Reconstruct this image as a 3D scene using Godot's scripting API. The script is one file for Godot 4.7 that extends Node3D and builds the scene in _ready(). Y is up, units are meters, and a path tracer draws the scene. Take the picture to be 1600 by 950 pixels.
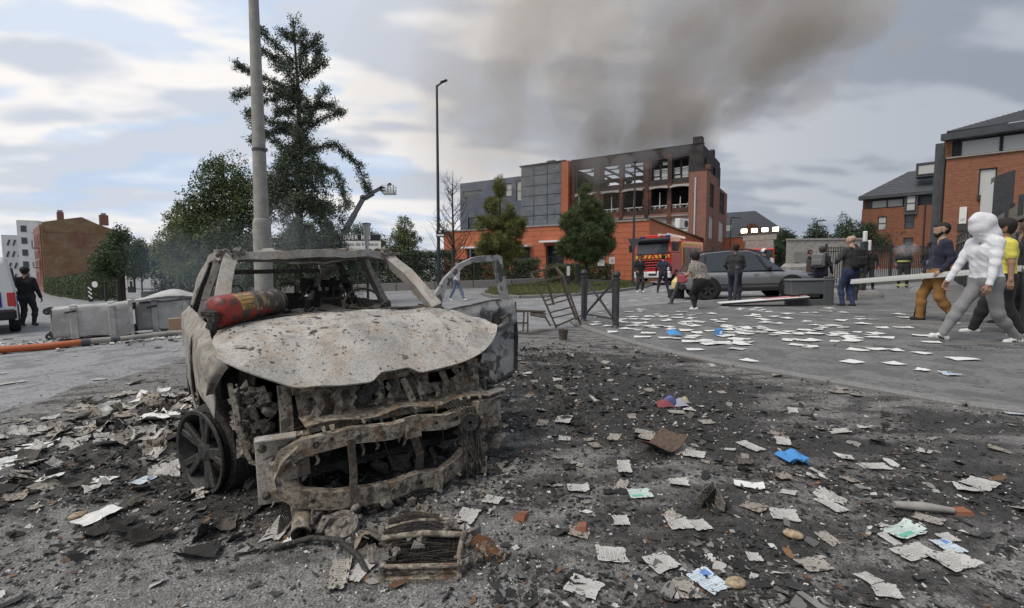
extends Node3D
# Street after a night of fire: burnt car in front, burnt brick building behind, bystanders, bins, scattered paper.

const SLOPE := 0.0331
var rng := RandomNumberGenerator.new()
var used := {}
var M := {}
var noise_a := FastNoiseLite.new()
var noise_b := FastNoiseLite.new()

class MB:
	var v := PackedVector3Array()
	var n := PackedVector3Array()
	var u := PackedVector2Array()
	var c := PackedColorArray()
	var col := Color(1, 1, 1)
	var colored := false
	func tri(a: Vector3, b: Vector3, d: Vector3, na: Vector3, nb: Vector3, nd: Vector3, ua := Vector2.ZERO, ub := Vector2.ZERO, ud := Vector2.ZERO) -> void:
		if (b - a).cross(d - a).dot(na + nb + nd) > 0.0:
			v.append(a); v.append(d); v.append(b)
			n.append(na); n.append(nd); n.append(nb)
			u.append(ua); u.append(ud); u.append(ub)
		else:
			v.append(a); v.append(b); v.append(d)
			n.append(na); n.append(nb); n.append(nd)
			u.append(ua); u.append(ub); u.append(ud)
		if colored:
			c.append(col); c.append(col); c.append(col)
	func flat(a: Vector3, b: Vector3, d: Vector3, out := Vector3.ZERO) -> void:
		var g := (b - a).cross(d - a)
		if g.length_squared() < 1e-16:
			return
		g = g.normalized()
		if out != Vector3.ZERO and g.dot(out) < 0.0:
			g = -g
		tri(a, b, d, g, g, g)
	func quad(a: Vector3, b: Vector3, d: Vector3, e: Vector3, out := Vector3.ZERO) -> void:
		var g := (d - a).cross(e - b)
		if g.length_squared() < 1e-16:
			return
		g = g.normalized()
		if out != Vector3.ZERO and g.dot(out) < 0.0:
			g = -g
		tri(a, b, d, g, g, g, Vector2(0, 0), Vector2(1, 0), Vector2(1, 1))
		tri(a, d, e, g, g, g, Vector2(0, 0), Vector2(1, 1), Vector2(0, 1))
	func hexa(p: Array) -> void:  # eight corners: bottom ring 0-3, top ring 4-7
		var m := Vector3.ZERO
		for q: Vector3 in p:
			m += q
		m /= 8.0
		for f: Array in [[0, 1, 2, 3], [4, 5, 6, 7], [0, 1, 5, 4], [1, 2, 6, 5], [2, 3, 7, 6], [3, 0, 4, 7]]:
			var mid: Vector3 = (p[f[0]] + p[f[1]] + p[f[2]] + p[f[3]]) / 4.0
			quad(p[f[0]], p[f[1]], p[f[2]], p[f[3]], mid - m)
	func box(at: Vector3, size: Vector3, b := Basis(), bevel := 0.0) -> void:
		var h := size / 2.0
		if bevel <= 0.0:
			var p := []
			for y in [-1, 1]:
				for q in [[-1, -1], [1, -1], [1, 1], [-1, 1]]:
					p.append(at + b * Vector3(h.x * q[0], h.y * y, h.z * q[1]))
			hexa(p)
			return
		var k := minf(bevel, minf(h.x, minf(h.y, h.z)) * 0.9)
		for ax in 3:
			for s in [-1.0, 1.0]:
				var o := Vector3.ZERO
				o[ax] = s
				var a1 := (ax + 1) % 3
				var a2 := (ax + 2) % 3
				var q := []
				for w in [[-1, -1], [1, -1], [1, 1], [-1, 1]]:
					var r := Vector3.ZERO
					r[ax] = s * h[ax]
					r[a1] = w[0] * (h[a1] - k)
					r[a2] = w[1] * (h[a2] - k)
					q.append(at + b * r)
				quad(q[0], q[1], q[2], q[3], b * o)
				for t in [-1.0, 1.0]:  # edge between ax and a1
					var r1 := Vector3.ZERO
					r1[ax] = s * h[ax]; r1[a1] = t * (h[a1] - k); r1[a2] = h[a2] - k
					var r2 := Vector3.ZERO
					r2[ax] = s * (h[ax] - k); r2[a1] = t * h[a1]; r2[a2] = h[a2] - k
					var r3 := r2
					r3[a2] = -r3[a2]
					var r4 := r1
					r4[a2] = -r4[a2]
					var oo := Vector3.ZERO
					oo[ax] = s; oo[a1] = t
					quad(at + b * r1, at + b * r2, at + b * r3, at + b * r4, b * oo)
		for sx in [-1.0, 1.0]:
			for sy in [-1.0, 1.0]:
				for sz in [-1.0, 1.0]:
					flat(at + b * Vector3(sx * h.x, sy * (h.y - k), sz * (h.z - k)), at + b * Vector3(sx * (h.x - k), sy * h.y, sz * (h.z - k)), at + b * Vector3(sx * (h.x - k), sy * (h.y - k), sz * h.z), b * Vector3(sx, sy, sz))
	func bar(a: Vector3, d: Vector3, w: float, h: float, upv := Vector3.UP, bevel := 0.0) -> void:
		var z := (d - a)
		var l := z.length()
		if l < 1e-5:
			return
		z /= l
		if absf(z.dot(upv)) > 0.98:
			upv = Vector3.RIGHT if absf(z.x) < 0.9 else Vector3.BACK
		var x := upv.cross(z).normalized()
		var y := z.cross(x)
		box((a + d) / 2.0, Vector3(w, h, l), Basis(x, y, z), bevel)
	func tube(p: Array, r, seg := 8, caps := true) -> void:
		var rings := []
		var nrm := []
		var prev := Vector3.ZERO
		for i in p.size():
			var t: Vector3 = (p[mini(i + 1, p.size() - 1)] - p[maxi(i - 1, 0)])
			t = t.normalized() if t.length() > 1e-6 else Vector3.UP
			var x := prev - t * prev.dot(t)
			if x.length() < 0.05:
				x = t.cross(Vector3.UP if absf(t.y) < 0.9 else Vector3.RIGHT)
			x = x.normalized()
			prev = x
			var y := t.cross(x)
			var rr: float = r[i] if r is Array else r
			var ring := []
			var nn := []
			for k in seg:
				var a := TAU * k / seg
				var d := x * cos(a) + y * sin(a)
				ring.append(p[i] + d * rr)
				nn.append(d)
			rings.append(ring)
			nrm.append(nn)
		for i in p.size() - 1:
			for k in seg:
				var l := (k + 1) % seg
				var v0 := float(i) / (p.size() - 1)
				var v1 := float(i + 1) / (p.size() - 1)
				var u0 := float(k) / seg
				var u1 := float(k + 1) / seg
				tri(rings[i][k], rings[i][l], rings[i + 1][l], nrm[i][k], nrm[i][l], nrm[i + 1][l], Vector2(v0, u0), Vector2(v0, u1), Vector2(v1, u1))
				tri(rings[i][k], rings[i + 1][l], rings[i + 1][k], nrm[i][k], nrm[i + 1][l], nrm[i + 1][k], Vector2(v0, u0), Vector2(v1, u1), Vector2(v1, u0))
		if caps:
			for e in [0, p.size() - 1]:
				var o: Vector3 = (p[0] - p[1]) if e == 0 else (p[-1] - p[-2])
				for k in range(1, seg - 1):
					flat(rings[e][0], rings[e][k], rings[e][k + 1], o)
	func lathe(prof: Array, seg: int, xf := Transform3D(), arc := TAU) -> void:  # profile of Vector2(radius, height)
		for i in prof.size() - 1:
			var a: Vector2 = prof[i]
			var d: Vector2 = prof[i + 1]
			var t := (d - a)
			if t.length() < 1e-6:
				continue
			var nn := Vector2(t.y, -t.x).normalized()
			for k in seg:
				var a0 := arc * k / seg
				var a1 := arc * (k + 1) / seg
				var c0 := Vector3(cos(a0), 0, sin(a0))
				var c1 := Vector3(cos(a1), 0, sin(a1))
				var q0 := xf * (c0 * a.x + Vector3(0, a.y, 0))
				var q1 := xf * (c1 * a.x + Vector3(0, a.y, 0))
				var q2 := xf * (c1 * d.x + Vector3(0, d.y, 0))
				var q3 := xf * (c0 * d.x + Vector3(0, d.y, 0))
				var m0 := (xf.basis * (c0 * nn.x + Vector3(0, nn.y, 0))).normalized()
				var m1 := (xf.basis * (c1 * nn.x + Vector3(0, nn.y, 0))).normalized()
				if a.x > 1e-6:
					tri(q0, q1, q2, m0, m1, m1)
				if d.x > 1e-6:
					tri(q0, q2, q3, m0, m1, m0)
	func prism(poly: PackedVector2Array, depth: float, xf := Transform3D()) -> void:  # polygon in x, y, from z -depth/2 to depth/2
		var idx := Geometry2D.triangulate_polygon(poly)
		var zz := xf.basis.z.normalized()
		for s in [-0.5, 0.5]:
			for i in range(0, idx.size(), 3):
				flat(xf * Vector3(poly[idx[i]].x, poly[idx[i]].y, s * depth), xf * Vector3(poly[idx[i + 1]].x, poly[idx[i + 1]].y, s * depth), xf * Vector3(poly[idx[i + 2]].x, poly[idx[i + 2]].y, s * depth), zz * s)
		var cw := Geometry2D.is_polygon_clockwise(poly)
		for i in poly.size():
			var a := poly[i]
			var d := poly[(i + 1) % poly.size()]
			var o := Vector2(d.y - a.y, a.x - d.x) * (-1.0 if cw else 1.0)
			quad(xf * Vector3(a.x, a.y, -depth / 2), xf * Vector3(d.x, d.y, -depth / 2), xf * Vector3(d.x, d.y, depth / 2), xf * Vector3(a.x, a.y, depth / 2), xf.basis * Vector3(o.x, o.y, 0))
	func grid(p: Array, smooth := true) -> void:  # rows of points, one sheet
		var rows := p.size()
		var cols: int = p[0].size()
		var nn := []
		for i in rows:
			var r := []
			for j in cols:
				var dx: Vector3 = p[i][mini(j + 1, cols - 1)] - p[i][maxi(j - 1, 0)]
				var dy: Vector3 = p[mini(i + 1, rows - 1)][j] - p[maxi(i - 1, 0)][j]
				var g := dx.cross(dy)
				r.append(g.normalized() if g.length() > 1e-12 else Vector3.UP)
			nn.append(r)
		for i in rows - 1:
			for j in cols - 1:
				if smooth:
					var w := Vector2(1.0 / (cols - 1), 1.0 / (rows - 1))
					var u0 := Vector2(j, i) * w
					var u1 := Vector2(j + 1, i) * w
					var u2 := Vector2(j + 1, i + 1) * w
					var u3 := Vector2(j, i + 1) * w
					tri(p[i][j], p[i][j + 1], p[i + 1][j + 1], nn[i][j], nn[i][j + 1], nn[i + 1][j + 1], u0, u1, u2)
					tri(p[i][j], p[i + 1][j + 1], p[i + 1][j], nn[i][j], nn[i + 1][j + 1], nn[i + 1][j], u0, u2, u3)
				else:
					quad(p[i][j], p[i][j + 1], p[i + 1][j + 1], p[i + 1][j])
	func ball(at: Vector3, r: Vector3, seg := 10, b := Basis()) -> void:
		var rows := []
		for i in seg / 2 + 1:
			var t := PI * i / (seg / 2)
			var row := []
			for k in seg + 1:
				var a := TAU * k / seg
				row.append(at + b * Vector3(sin(t) * cos(a) * r.x, cos(t) * r.y, sin(t) * sin(a) * r.z))
			rows.append(row)
		for i in rows.size() - 1:
			for k in seg:
				var q := [rows[i][k], rows[i][k + 1], rows[i + 1][k + 1], rows[i + 1][k]]
				var m := []
				for w: Vector3 in q:
					var e := b.inverse() * (w - at)
					m.append((b * Vector3(e.x / (r.x * r.x), e.y / (r.y * r.y), e.z / (r.z * r.z))).normalized())
				if i > 0:
					tri(q[0], q[1], q[2], m[0], m[1], m[2])
				if i < rows.size() - 2:
					tri(q[0], q[2], q[3], m[0], m[2], m[3])
				elif i > 0:
					tri(q[1], q[2], q[0], m[1], m[2], m[0])
	func mesh() -> ArrayMesh:
		var a := []
		a.resize(Mesh.ARRAY_MAX)
		a[Mesh.ARRAY_VERTEX] = v
		a[Mesh.ARRAY_NORMAL] = n
		a[Mesh.ARRAY_TEX_UV] = u
		if colored:
			a[Mesh.ARRAY_COLOR] = c
		var m := ArrayMesh.new()
		m.add_surface_from_arrays(Mesh.PRIMITIVE_TRIANGLES, a)
		return m

func lin(r: float, g: float, b: float, a := 1.0) -> Color:
	var c := Color(r, g, b).linear_to_srgb()
	c.a = a
	return c

func numbered(called: String) -> String:
	var k: int = used.get(called, 0)
	used[called] = k + 1
	return called if k == 0 else "%s_%03d" % [called, k]

func thing(called: String, label: String, category: String, at := Vector3.ZERO, turn := 0.0, group := "") -> Node3D:
	var o := Node3D.new()
	o.name = numbered(called)
	add_child(o)
	o.position = at
	o.rotation.y = turn
	meta(o, label, category, group)
	return o

func meta(o: Node, label: String, category: String, group := "", kind := "") -> void:
	if label: o.set_meta("label", label)
	if category: o.set_meta("category", category)
	if group: o.set_meta("group", group)
	if kind: o.set_meta("kind", kind)

func part(parent: Node, called: String, mb: MB, m: Material, label := "") -> MeshInstance3D:
	var o := MeshInstance3D.new()
	o.mesh = mb.mesh()
	o.material_override = m
	o.name = numbered(called) if parent == self else called
	parent.add_child(o, true)
	if label: o.set_meta("label", label)
	return o

func put(parent: Node, called: String, mesh: Mesh, m: Material, xf: Transform3D) -> MeshInstance3D:
	var o := MeshInstance3D.new()
	o.mesh = mesh
	o.material_override = m
	o.transform = xf
	o.name = numbered(called) if parent == self else called
	parent.add_child(o, true)
	return o

func boxpart(parent: Node, called: String, at: Vector3, size: Vector3, m: Material, b := Basis(), bevel := 0.0) -> MeshInstance3D:
	var mb := MB.new()
	mb.box(at, size, b, bevel)
	return part(parent, called, mb, m)

func stuff(called: String, label: String, category: String, mesh: Mesh, m: Material, xfs: Array, cols: Array, parent: Node = null) -> MultiMeshInstance3D:
	var mm := MultiMesh.new()
	mm.transform_format = MultiMesh.TRANSFORM_3D
	mm.use_colors = cols.size() > 0
	mm.mesh = mesh
	mm.instance_count = xfs.size()
	for i in xfs.size():
		mm.set_instance_transform(i, xfs[i])
		if cols.size() > 0:
			mm.set_instance_color(i, cols[i % cols.size()])
	var o := MultiMeshInstance3D.new()
	o.multimesh = mm
	o.material_override = m
	if parent == null:
		o.name = numbered(called)
		add_child(o)
		meta(o, label, category, "", "stuff")
	else:
		o.name = called
		parent.add_child(o, true)
	return o

func flat_mat(r: float, g: float, b: float, rough := 0.8, metal := 0.0) -> StandardMaterial3D:
	var m := StandardMaterial3D.new()
	m.albedo_color = lin(r, g, b)
	m.roughness = rough
	m.metallic = metal
	return m

func noise_tex(seed_: int, freq: float, stops: Array, oct := 4, size := 256, typ := FastNoiseLite.TYPE_SIMPLEX_SMOOTH) -> NoiseTexture2D:
	# stops: [[offset, r, g, b], ...] linear colours
	var f := FastNoiseLite.new()
	f.seed = seed_
	f.noise_type = typ
	f.frequency = freq
	f.fractal_octaves = oct
	var g := Gradient.new()
	var off := PackedFloat32Array()
	var cs := PackedColorArray()
	for s: Array in stops:
		off.append(s[0])
		cs.append(lin(s[1], s[2], s[3]))
	g.offsets = off
	g.colors = cs
	var t := NoiseTexture2D.new()
	t.width = size
	t.height = size
	t.seamless = true
	t.noise = f
	t.color_ramp = g
	return t

func grey_tex(seed_: int, freq: float, oct := 4, size := 256) -> NoiseTexture2D:
	return noise_tex(seed_, freq, [[0.0, 0.0, 0.0, 0.0], [1.0, 1.0, 1.0, 1.0]], oct, size)

func tex_mat(t: Texture2D, scale: float, rough := 0.85, metal := 0.0, bump: Texture2D = null, bump_cm := 0.0, world := true) -> StandardMaterial3D:
	var m := StandardMaterial3D.new()
	m.albedo_texture = t
	m.roughness = rough
	m.metallic = metal
	m.uv1_triplanar = true
	m.uv1_world_triplanar = world
	m.uv1_scale = Vector3.ONE * scale
	if bump:
		m.heightmap_enabled = true
		m.heightmap_texture = bump
		m.heightmap_scale = bump_cm
	return m

func smooth(a: float, b: float, x: float) -> float:
	return smoothstep(a, b, x)

func mound(x: float, z: float) -> float:
	# burnt heaps: left of the car, under the engine, behind the open door
	var h := 0.0
	h += 0.13 * exp(-(pow((x + 2.75) / 0.75, 2) + pow((z + 4.2) / 0.9, 2)))
	h += 0.05 * exp(-(pow((x + 2.9) / 0.9, 2) + pow((z + 3.1) / 0.7, 2)))
	h += 0.10 * exp(-(pow((x - 0.35) / 0.9, 2) + pow((z + 6.2) / 0.9, 2)))
	h += 0.05 * exp(-(pow((x - 0.5) / 0.7, 2) + pow((z + 4.2) / 0.8, 2)))
	if h < 0.004:
		return 0.0
	return h * (0.75 + 0.5 * noise_a.get_noise_2d(x * 9.0, z * 9.0))

func slope_y(x: float) -> float:
	if absf(x) < 45.0:
		return SLOPE * x
	return SLOPE * signf(x) * (45.0 + 20.0 * (1.0 - exp(-(absf(x) - 45.0) / 20.0)))

func gy(x: float, z: float) -> float:
	return slope_y(x) + mound(x, z)

func on(x: float, z: float, lift := 0.0) -> Vector3:
	return Vector3(x, gy(x, z) + lift, z)

func ground_basis(turn: float) -> Basis:
	var up := Vector3(-SLOPE, 1, 0).normalized()
	var f := Vector3(sin(turn), 0, cos(turn))
	f = (f - up * f.dot(up)).normalized()
	return Basis(up.cross(f), up, f)

# ---------------------------------------------------------------- main
func _ready() -> void:
	rng.seed = 20231
	noise_a.seed = 5
	noise_a.frequency = 0.35
	noise_a.fractal_octaves = 4
	noise_b.seed = 77
	noise_b.frequency = 1.0
	noise_b.fractal_octaves = 3
	camera_and_light()
	materials()
	ground()
	burnt_building()
	right_buildings()
	left_buildings()
	far_town()
	street_edge()
	trees()
	burnt_car()
	gas_bottle()
	vehicles()
	street_things()
	left_things()
	people()
	debris()
	smoke()

func camera_and_light() -> void:
	var cam := Camera3D.new()
	cam.name = "camera"
	cam.fov = 65.4
	cam.near = 0.05
	cam.far = 4000.0
	add_child(cam)
	cam.position = Vector3(0, 1.21, 0)
	cam.rotation = Vector3(-atan(51.6 / 740.0), 0, 0)
	cam.current = true
	var e := Environment.new()
	e.background_mode = Environment.BG_SKY
	e.tonemap_mode = Environment.TONE_MAPPER_LINEAR
	e.tonemap_exposure = 1.42
	e.sdfgi_enabled = true
	e.ssao_enabled = true
	e.ssil_enabled = true
	e.volumetric_fog_enabled = true
	e.volumetric_fog_density = 0.0
	var sm := PanoramaSkyMaterial.new()
	sm.panorama = ImageTexture.create_from_image(sky_image(1600, 800))
	sm.energy_multiplier = 1.0
	var sk := Sky.new()
	sk.sky_material = sm
	e.sky = sk
	var we := WorldEnvironment.new()
	we.name = "world"
	we.environment = e
	add_child(we)
	var sun := DirectionalLight3D.new()
	sun.name = "sun"
	sun.light_energy = 0.5
	sun.light_angular_distance = 30.0
	sun.light_color = Color(1.0, 0.965, 0.91)
	sun.shadow_enabled = true
	add_child(sun)
	sun.look_at_from_position(Vector3(-6, 12, 5), Vector3.ZERO)

func sky_image(w: int, h: int) -> Image:
	var f1 := FastNoiseLite.new()
	f1.seed = 11
	f1.frequency = 0.55
	f1.fractal_octaves = 5
	var f2 := FastNoiseLite.new()
	f2.seed = 42
	f2.frequency = 1.5
	f2.fractal_octaves = 5
	var im := Image.create(w, h, false, Image.FORMAT_RGBAF)
	im.fill(Color(0.22, 0.22, 0.22))
	for j in h / 2:
		var el := PI * (0.5 - (j + 0.5) / h)
		var y := sin(el)
		for i in w:
			var az := TAU * (i + 0.5) / w    # from the middle of the view to the right: column 0 is -z
			az = -az
			var x := -sin(az) * cos(el)
			var z := -cos(az) * cos(el)
			az = atan2(x, -z)
			var q := 1.0 / (y + 0.16)
			var wx := x * q
			var wz := z * q
			var a := f1.get_noise_3d(wx * 1.2 + 0.35 * wz, wz * 1.9, y)
			var b := f2.get_noise_3d(wx * 0.9 + 0.6 * wz, wz * 2.0, 3.0 + y)
			var side := smooth(0.3, 0.95, 0.5 + 0.5 * cos(az + 1.15))   # the cloud deck is thinner, and so lighter, on the left
			var thin := clampf(0.52 + 1.5 * a + 0.75 * b + 0.2 * (side - 0.5), 0.0, 1.0)
			var c := Color(0.22, 0.245, 0.292).lerp(Color(0.45, 0.48, 0.54), side)
			var lit := Color(0.325, 0.35, 0.395).lerp(Color(0.69, 0.67, 0.655), side)
			c = c.lerp(lit, smooth(0.3, 0.8, thin))
			var hole := smooth(0.04, 0.30, b - 0.5 * a) * smooth(0.45, 0.95, side)
			c = c.lerp(Color(0.36, 0.47, 0.63), hole * 0.6)
			c = c.lerp(Color(0.285, 0.335, 0.41).lerp(Color(0.47, 0.50, 0.54), side), 0.75 * smooth(0.13, 0.0, y))
			var up := 1.0 + 0.35 * smooth(0.3, 1.0, y)
			im.set_pixel(i, j, Color(c.r * up, c.g * up, c.b * up, 1.0))
	return im

func layered(size: int, base: Color, layers: Array, seed_: int) -> ImageTexture:
	# layers: [cycles, low, high, colour (linear), strength, octaves]; stains and grain with outlines of their own
	var maps := []
	var f := FastNoiseLite.new()
	for k in layers.size():
		f.seed = seed_ * 31 + k * 7
		f.frequency = float(layers[k][0]) / size
		f.fractal_octaves = layers[k][5] if layers[k].size() > 5 else 4
		f.fractal_gain = 0.55
		maps.append(f.get_seamless_image(size, size).get_data())
	var data := PackedByteArray()
	data.resize(size * size * 3)
	for i in size * size:
		var r := base.r
		var g := base.g
		var b := base.b
		for k in layers.size():
			var L: Array = layers[k]
			var t = clampf((maps[k][i] / 255.0 - L[1]) / (L[2] - L[1]), 0.0, 1.0) * L[4]
			if t > 0.0:
				var q: Color = L[3]
				r += (q.r - r) * t
				g += (q.g - g) * t
				b += (q.b - b) * t
		data[i * 3] = int(255.0 * pow(r, 0.4545))
		data[i * 3 + 1] = int(255.0 * pow(g, 0.4545))
		data[i * 3 + 2] = int(255.0 * pow(b, 0.4545))
	return ImageTexture.create_from_image(Image.create_from_data(size, size, false, Image.FORMAT_RGB8, data))

func materials() -> void:
	var g1 := grey_tex(3, 0.02, 5, 512)
	var g2 := grey_tex(9, 0.06, 4, 512)
	M.bump = g2
	M.bump_soft = g1
	M.hood = tex_mat(layered(512, Color(0.44, 0.42, 0.38), [
		[2, 0.42, 0.66, Color(0.27, 0.26, 0.24), 0.85], [5, 0.55, 0.70, Color(0.34, 0.235, 0.14), 0.5], [4, 0.60, 0.72, Color(0.15, 0.135, 0.12), 0.6],
		[110, 0.64, 0.74, Color(0.10, 0.09, 0.08), 0.7, 2], [40, 0.66, 0.74, Color(0.13, 0.115, 0.10), 0.6], [130, 0.66, 0.76, Color(0.62, 0.61, 0.59), 0.7, 2]], 1), 0.8, 0.9, 0.0, g2, 0.12, false)
	M.frame = tex_mat(layered(512, Color(0.31, 0.275, 0.215), [
		[3, 0.45, 0.68, Color(0.17, 0.14, 0.10), 0.8], [7, 0.56, 0.68, Color(0.43, 0.40, 0.335), 0.65],
		[9, 0.55, 0.66, Color(0.055, 0.046, 0.036), 0.85], [24, 0.60, 0.68, Color(0.04, 0.034, 0.028), 0.8], [80, 0.65, 0.74, Color(0.05, 0.042, 0.035), 0.7, 2], [6, 0.62, 0.74, Color(0.19, 0.10, 0.045), 0.6]], 2), 1.2, 0.88, 0.0, g2, 0.12, false)
	M.body = tex_mat(layered(512, Color(0.29, 0.275, 0.245), [
		[3, 0.46, 0.68, Color(0.13, 0.12, 0.105), 0.8], [6, 0.55, 0.70, Color(0.43, 0.405, 0.355), 0.7],
		[20, 0.62, 0.70, Color(0.06, 0.052, 0.045), 0.6], [7, 0.64, 0.75, Color(0.22, 0.125, 0.06), 0.5]], 3), 0.8, 0.85, 0.0, g2, 0.12, false)
	M.door = tex_mat(layered(512, Color(0.38, 0.375, 0.36), [
		[4, 0.54, 0.68, Color(0.16, 0.16, 0.158), 0.8], [5, 0.62, 0.68, Color(0.05, 0.05, 0.05), 0.9],
		[6, 0.60, 0.70, Color(0.42, 0.42, 0.42), 0.6], [40, 0.62, 0.72, Color(0.08, 0.075, 0.07), 0.5]], 4), 1.0, 0.8, 0.0, g2, 0.2, false)
	M.char = tex_mat(layered(256, Color(0.022, 0.021, 0.02), [
		[8, 0.55, 0.70, Color(0.06, 0.055, 0.05), 0.8], [24, 0.62, 0.74, Color(0.13, 0.125, 0.115), 0.6], [12, 0.6, 0.72, Color(0.05, 0.032, 0.02), 0.7]], 5), 2.0, 0.92, 0.0, g2, 0.5, false)
	M.ashlump = tex_mat(layered(256, Color(0.20, 0.185, 0.165), [
		[8, 0.5, 0.62, Color(0.06, 0.052, 0.045), 0.9], [14, 0.58, 0.7, Color(0.38, 0.36, 0.33), 0.7], [20, 0.62, 0.72, Color(0.15, 0.09, 0.045), 0.7]], 6), 3.0, 0.95, 0.0, g2, 0.6, false)
	M.rim = tex_mat(layered(256, Color(0.022, 0.021, 0.02), [
		[6, 0.5, 0.66, Color(0.013, 0.012, 0.012), 0.8], [10, 0.6, 0.72, Color(0.085, 0.08, 0.075), 0.7], [30, 0.64, 0.74, Color(0.12, 0.115, 0.105), 0.5]], 7), 2.5, 0.6, 0.1, g2, 0.2, false)
	M.near = tex_mat(layered(1024, Color(0.24, 0.233, 0.224), [
		[40, 0.50, 0.60, Color(0.085, 0.082, 0.08), 0.65, 3], [150, 0.62, 0.70, Color(0.44, 0.43, 0.415), 0.6, 2], [110, 0.62, 0.70, Color(0.03, 0.029, 0.028), 0.7, 2],
		[14, 0.50, 0.62, Color(0.115, 0.112, 0.11), 0.55], [230, 0.60, 0.70, Color(0.03, 0.03, 0.03), 0.6, 2]], 8), 0.55, 0.9, 0.0, grey_tex(21, 0.12, 4, 1024), 0.9)
	M.near.vertex_color_use_as_albedo = true
	M.asphalt = tex_mat(layered(512, Color(0.23, 0.232, 0.24), [
		[90, 0.52, 0.66, Color(0.32, 0.32, 0.325), 0.6, 2], [60, 0.58, 0.68, Color(0.06, 0.06, 0.062), 0.7, 3], [6, 0.5, 0.64, Color(0.125, 0.126, 0.13), 0.7], [4, 0.56, 0.68, Color(0.28, 0.28, 0.285), 0.6]], 9), 0.22, 0.85, 0.0, grey_tex(22, 0.15, 3, 512), 0.4)
	M.pavement = tex_mat(layered(512, Color(0.14, 0.138, 0.136), [
		[90, 0.52, 0.66, Color(0.19, 0.188, 0.185), 0.6, 2], [60, 0.58, 0.68, Color(0.05, 0.05, 0.05), 0.7, 3], [5, 0.48, 0.64, Color(0.095, 0.094, 0.093), 0.75], [8, 0.56, 0.66, Color(0.2, 0.197, 0.192), 0.5]], 10), 0.25, 0.75, 0.0, grey_tex(22, 0.15, 3, 512), 0.3)
	M.granite = tex_mat(layered(256, Color(0.21, 0.205, 0.20), [
		[40, 0.52, 0.64, Color(0.1, 0.1, 0.1), 0.7, 2], [5, 0.52, 0.68, Color(0.12, 0.118, 0.115), 0.6], [60, 0.6, 0.7, Color(0.34, 0.33, 0.32), 0.7, 2]], 11), 1.3, 0.85, 0.0, g2, 0.3)
	M.paint = tex_mat(layered(256, Color(0.62, 0.62, 0.6), [[8, 0.52, 0.64, Color(0.2, 0.2, 0.2), 0.8], [40, 0.6, 0.7, Color(0.15, 0.15, 0.15), 0.8, 3]], 12), 0.6, 0.8)
	M.grass = tex_mat(layered(512, Color(0.075, 0.095, 0.035), [
		[20, 0.5, 0.62, Color(0.16, 0.15, 0.065), 0.8], [60, 0.55, 0.66, Color(0.035, 0.05, 0.02), 0.8, 3], [10, 0.58, 0.68, Color(0.22, 0.2, 0.1), 0.6]], 13), 0.3, 0.95, 0.0, g2, 2.0)
	M.concrete = tex_mat(layered(256, Color(0.33, 0.315, 0.29), [
		[5, 0.48, 0.66, Color(0.22, 0.21, 0.19), 0.7], [50, 0.6, 0.72, Color(0.17, 0.16, 0.15), 0.6, 3]], 14), 0.5, 0.9, 0.0, g2, 0.2)
	M.brick = tex_mat(brick_image(Color(0.26, 0.088, 0.05), Color(0.19, 0.062, 0.038), Color(0.30, 0.27, 0.24), 15), 0.42, 0.9)
	M.brick_right = tex_mat(brick_image(Color(0.285, 0.11, 0.06), Color(0.21, 0.078, 0.042), Color(0.20, 0.13, 0.095), 16), 0.42, 0.9)
	M.brick_tan = tex_mat(layered(512, Color(0.30, 0.19, 0.105), [
		[70, 0.5, 0.62, Color(0.2, 0.115, 0.065), 0.7, 3], [4, 0.5, 0.7, Color(0.21, 0.105, 0.06), 0.75], [7, 0.55, 0.72, Color(0.36, 0.27, 0.165), 0.6], [70, 0.58, 0.7, Color(0.14, 0.08, 0.05), 0.6, 2]], 17), 0.09, 0.92, 0.0, g2, 1.0)
	M.brick_burnt = tex_mat(layered(512, Color(0.16, 0.06, 0.038), [
		[4, 0.42, 0.58, Color(0.022, 0.018, 0.017), 0.95], [9, 0.5, 0.62, Color(0.035, 0.026, 0.023), 0.85], [60, 0.58, 0.7, Color(0.28, 0.13, 0.09), 0.4, 3]], 18), 0.12, 0.92, 0.0, g2, 1.0)
	M.black_wall = tex_mat(layered(256, Color(0.026, 0.026, 0.028), [[6, 0.5, 0.66, Color(0.06, 0.055, 0.055), 0.8], [12, 0.6, 0.7, Color(0.11, 0.06, 0.045), 0.6]], 19), 0.12, 0.9)
	M.orange = tex_mat(layered(256, Color(0.45, 0.135, 0.062), [[6, 0.5, 0.66, Color(0.37, 0.11, 0.052), 0.7], [30, 0.6, 0.72, Color(0.38, 0.10, 0.04), 0.5, 3]], 20), 0.2, 0.75)
	M.slate = tex_mat(layered(256, Color(0.075, 0.08, 0.09), [[30, 0.5, 0.62, Color(0.045, 0.048, 0.055), 0.8, 2], [8, 0.56, 0.68, Color(0.12, 0.125, 0.135), 0.6]], 21), 0.3, 0.6)
	M.darkmetal = flat_mat(0.035, 0.037, 0.042, 0.5, 0.2)
	M.zinc = tex_mat(layered(256, Color(0.085, 0.09, 0.10), [[5, 0.5, 0.66, Color(0.06, 0.064, 0.072), 0.7]], 22), 0.3, 0.45, 0.3)
	M.blue_sheet = tex_mat(layered(256, Color(0.085, 0.115, 0.165), [[3, 0.45, 0.68, Color(0.055, 0.065, 0.085), 0.8], [8, 0.58, 0.7, Color(0.16, 0.19, 0.23), 0.5]], 30), 0.1, 0.35)
	M.white_wall = tex_mat(layered(256, Color(0.62, 0.62, 0.62), [[5, 0.5, 0.66, Color(0.52, 0.52, 0.53), 0.7]], 23), 0.1, 0.8)
	M.blind = flat_mat(0.50, 0.51, 0.50, 0.5)
	M.glass = flat_mat(0.05, 0.06, 0.07, 0.08)
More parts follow.
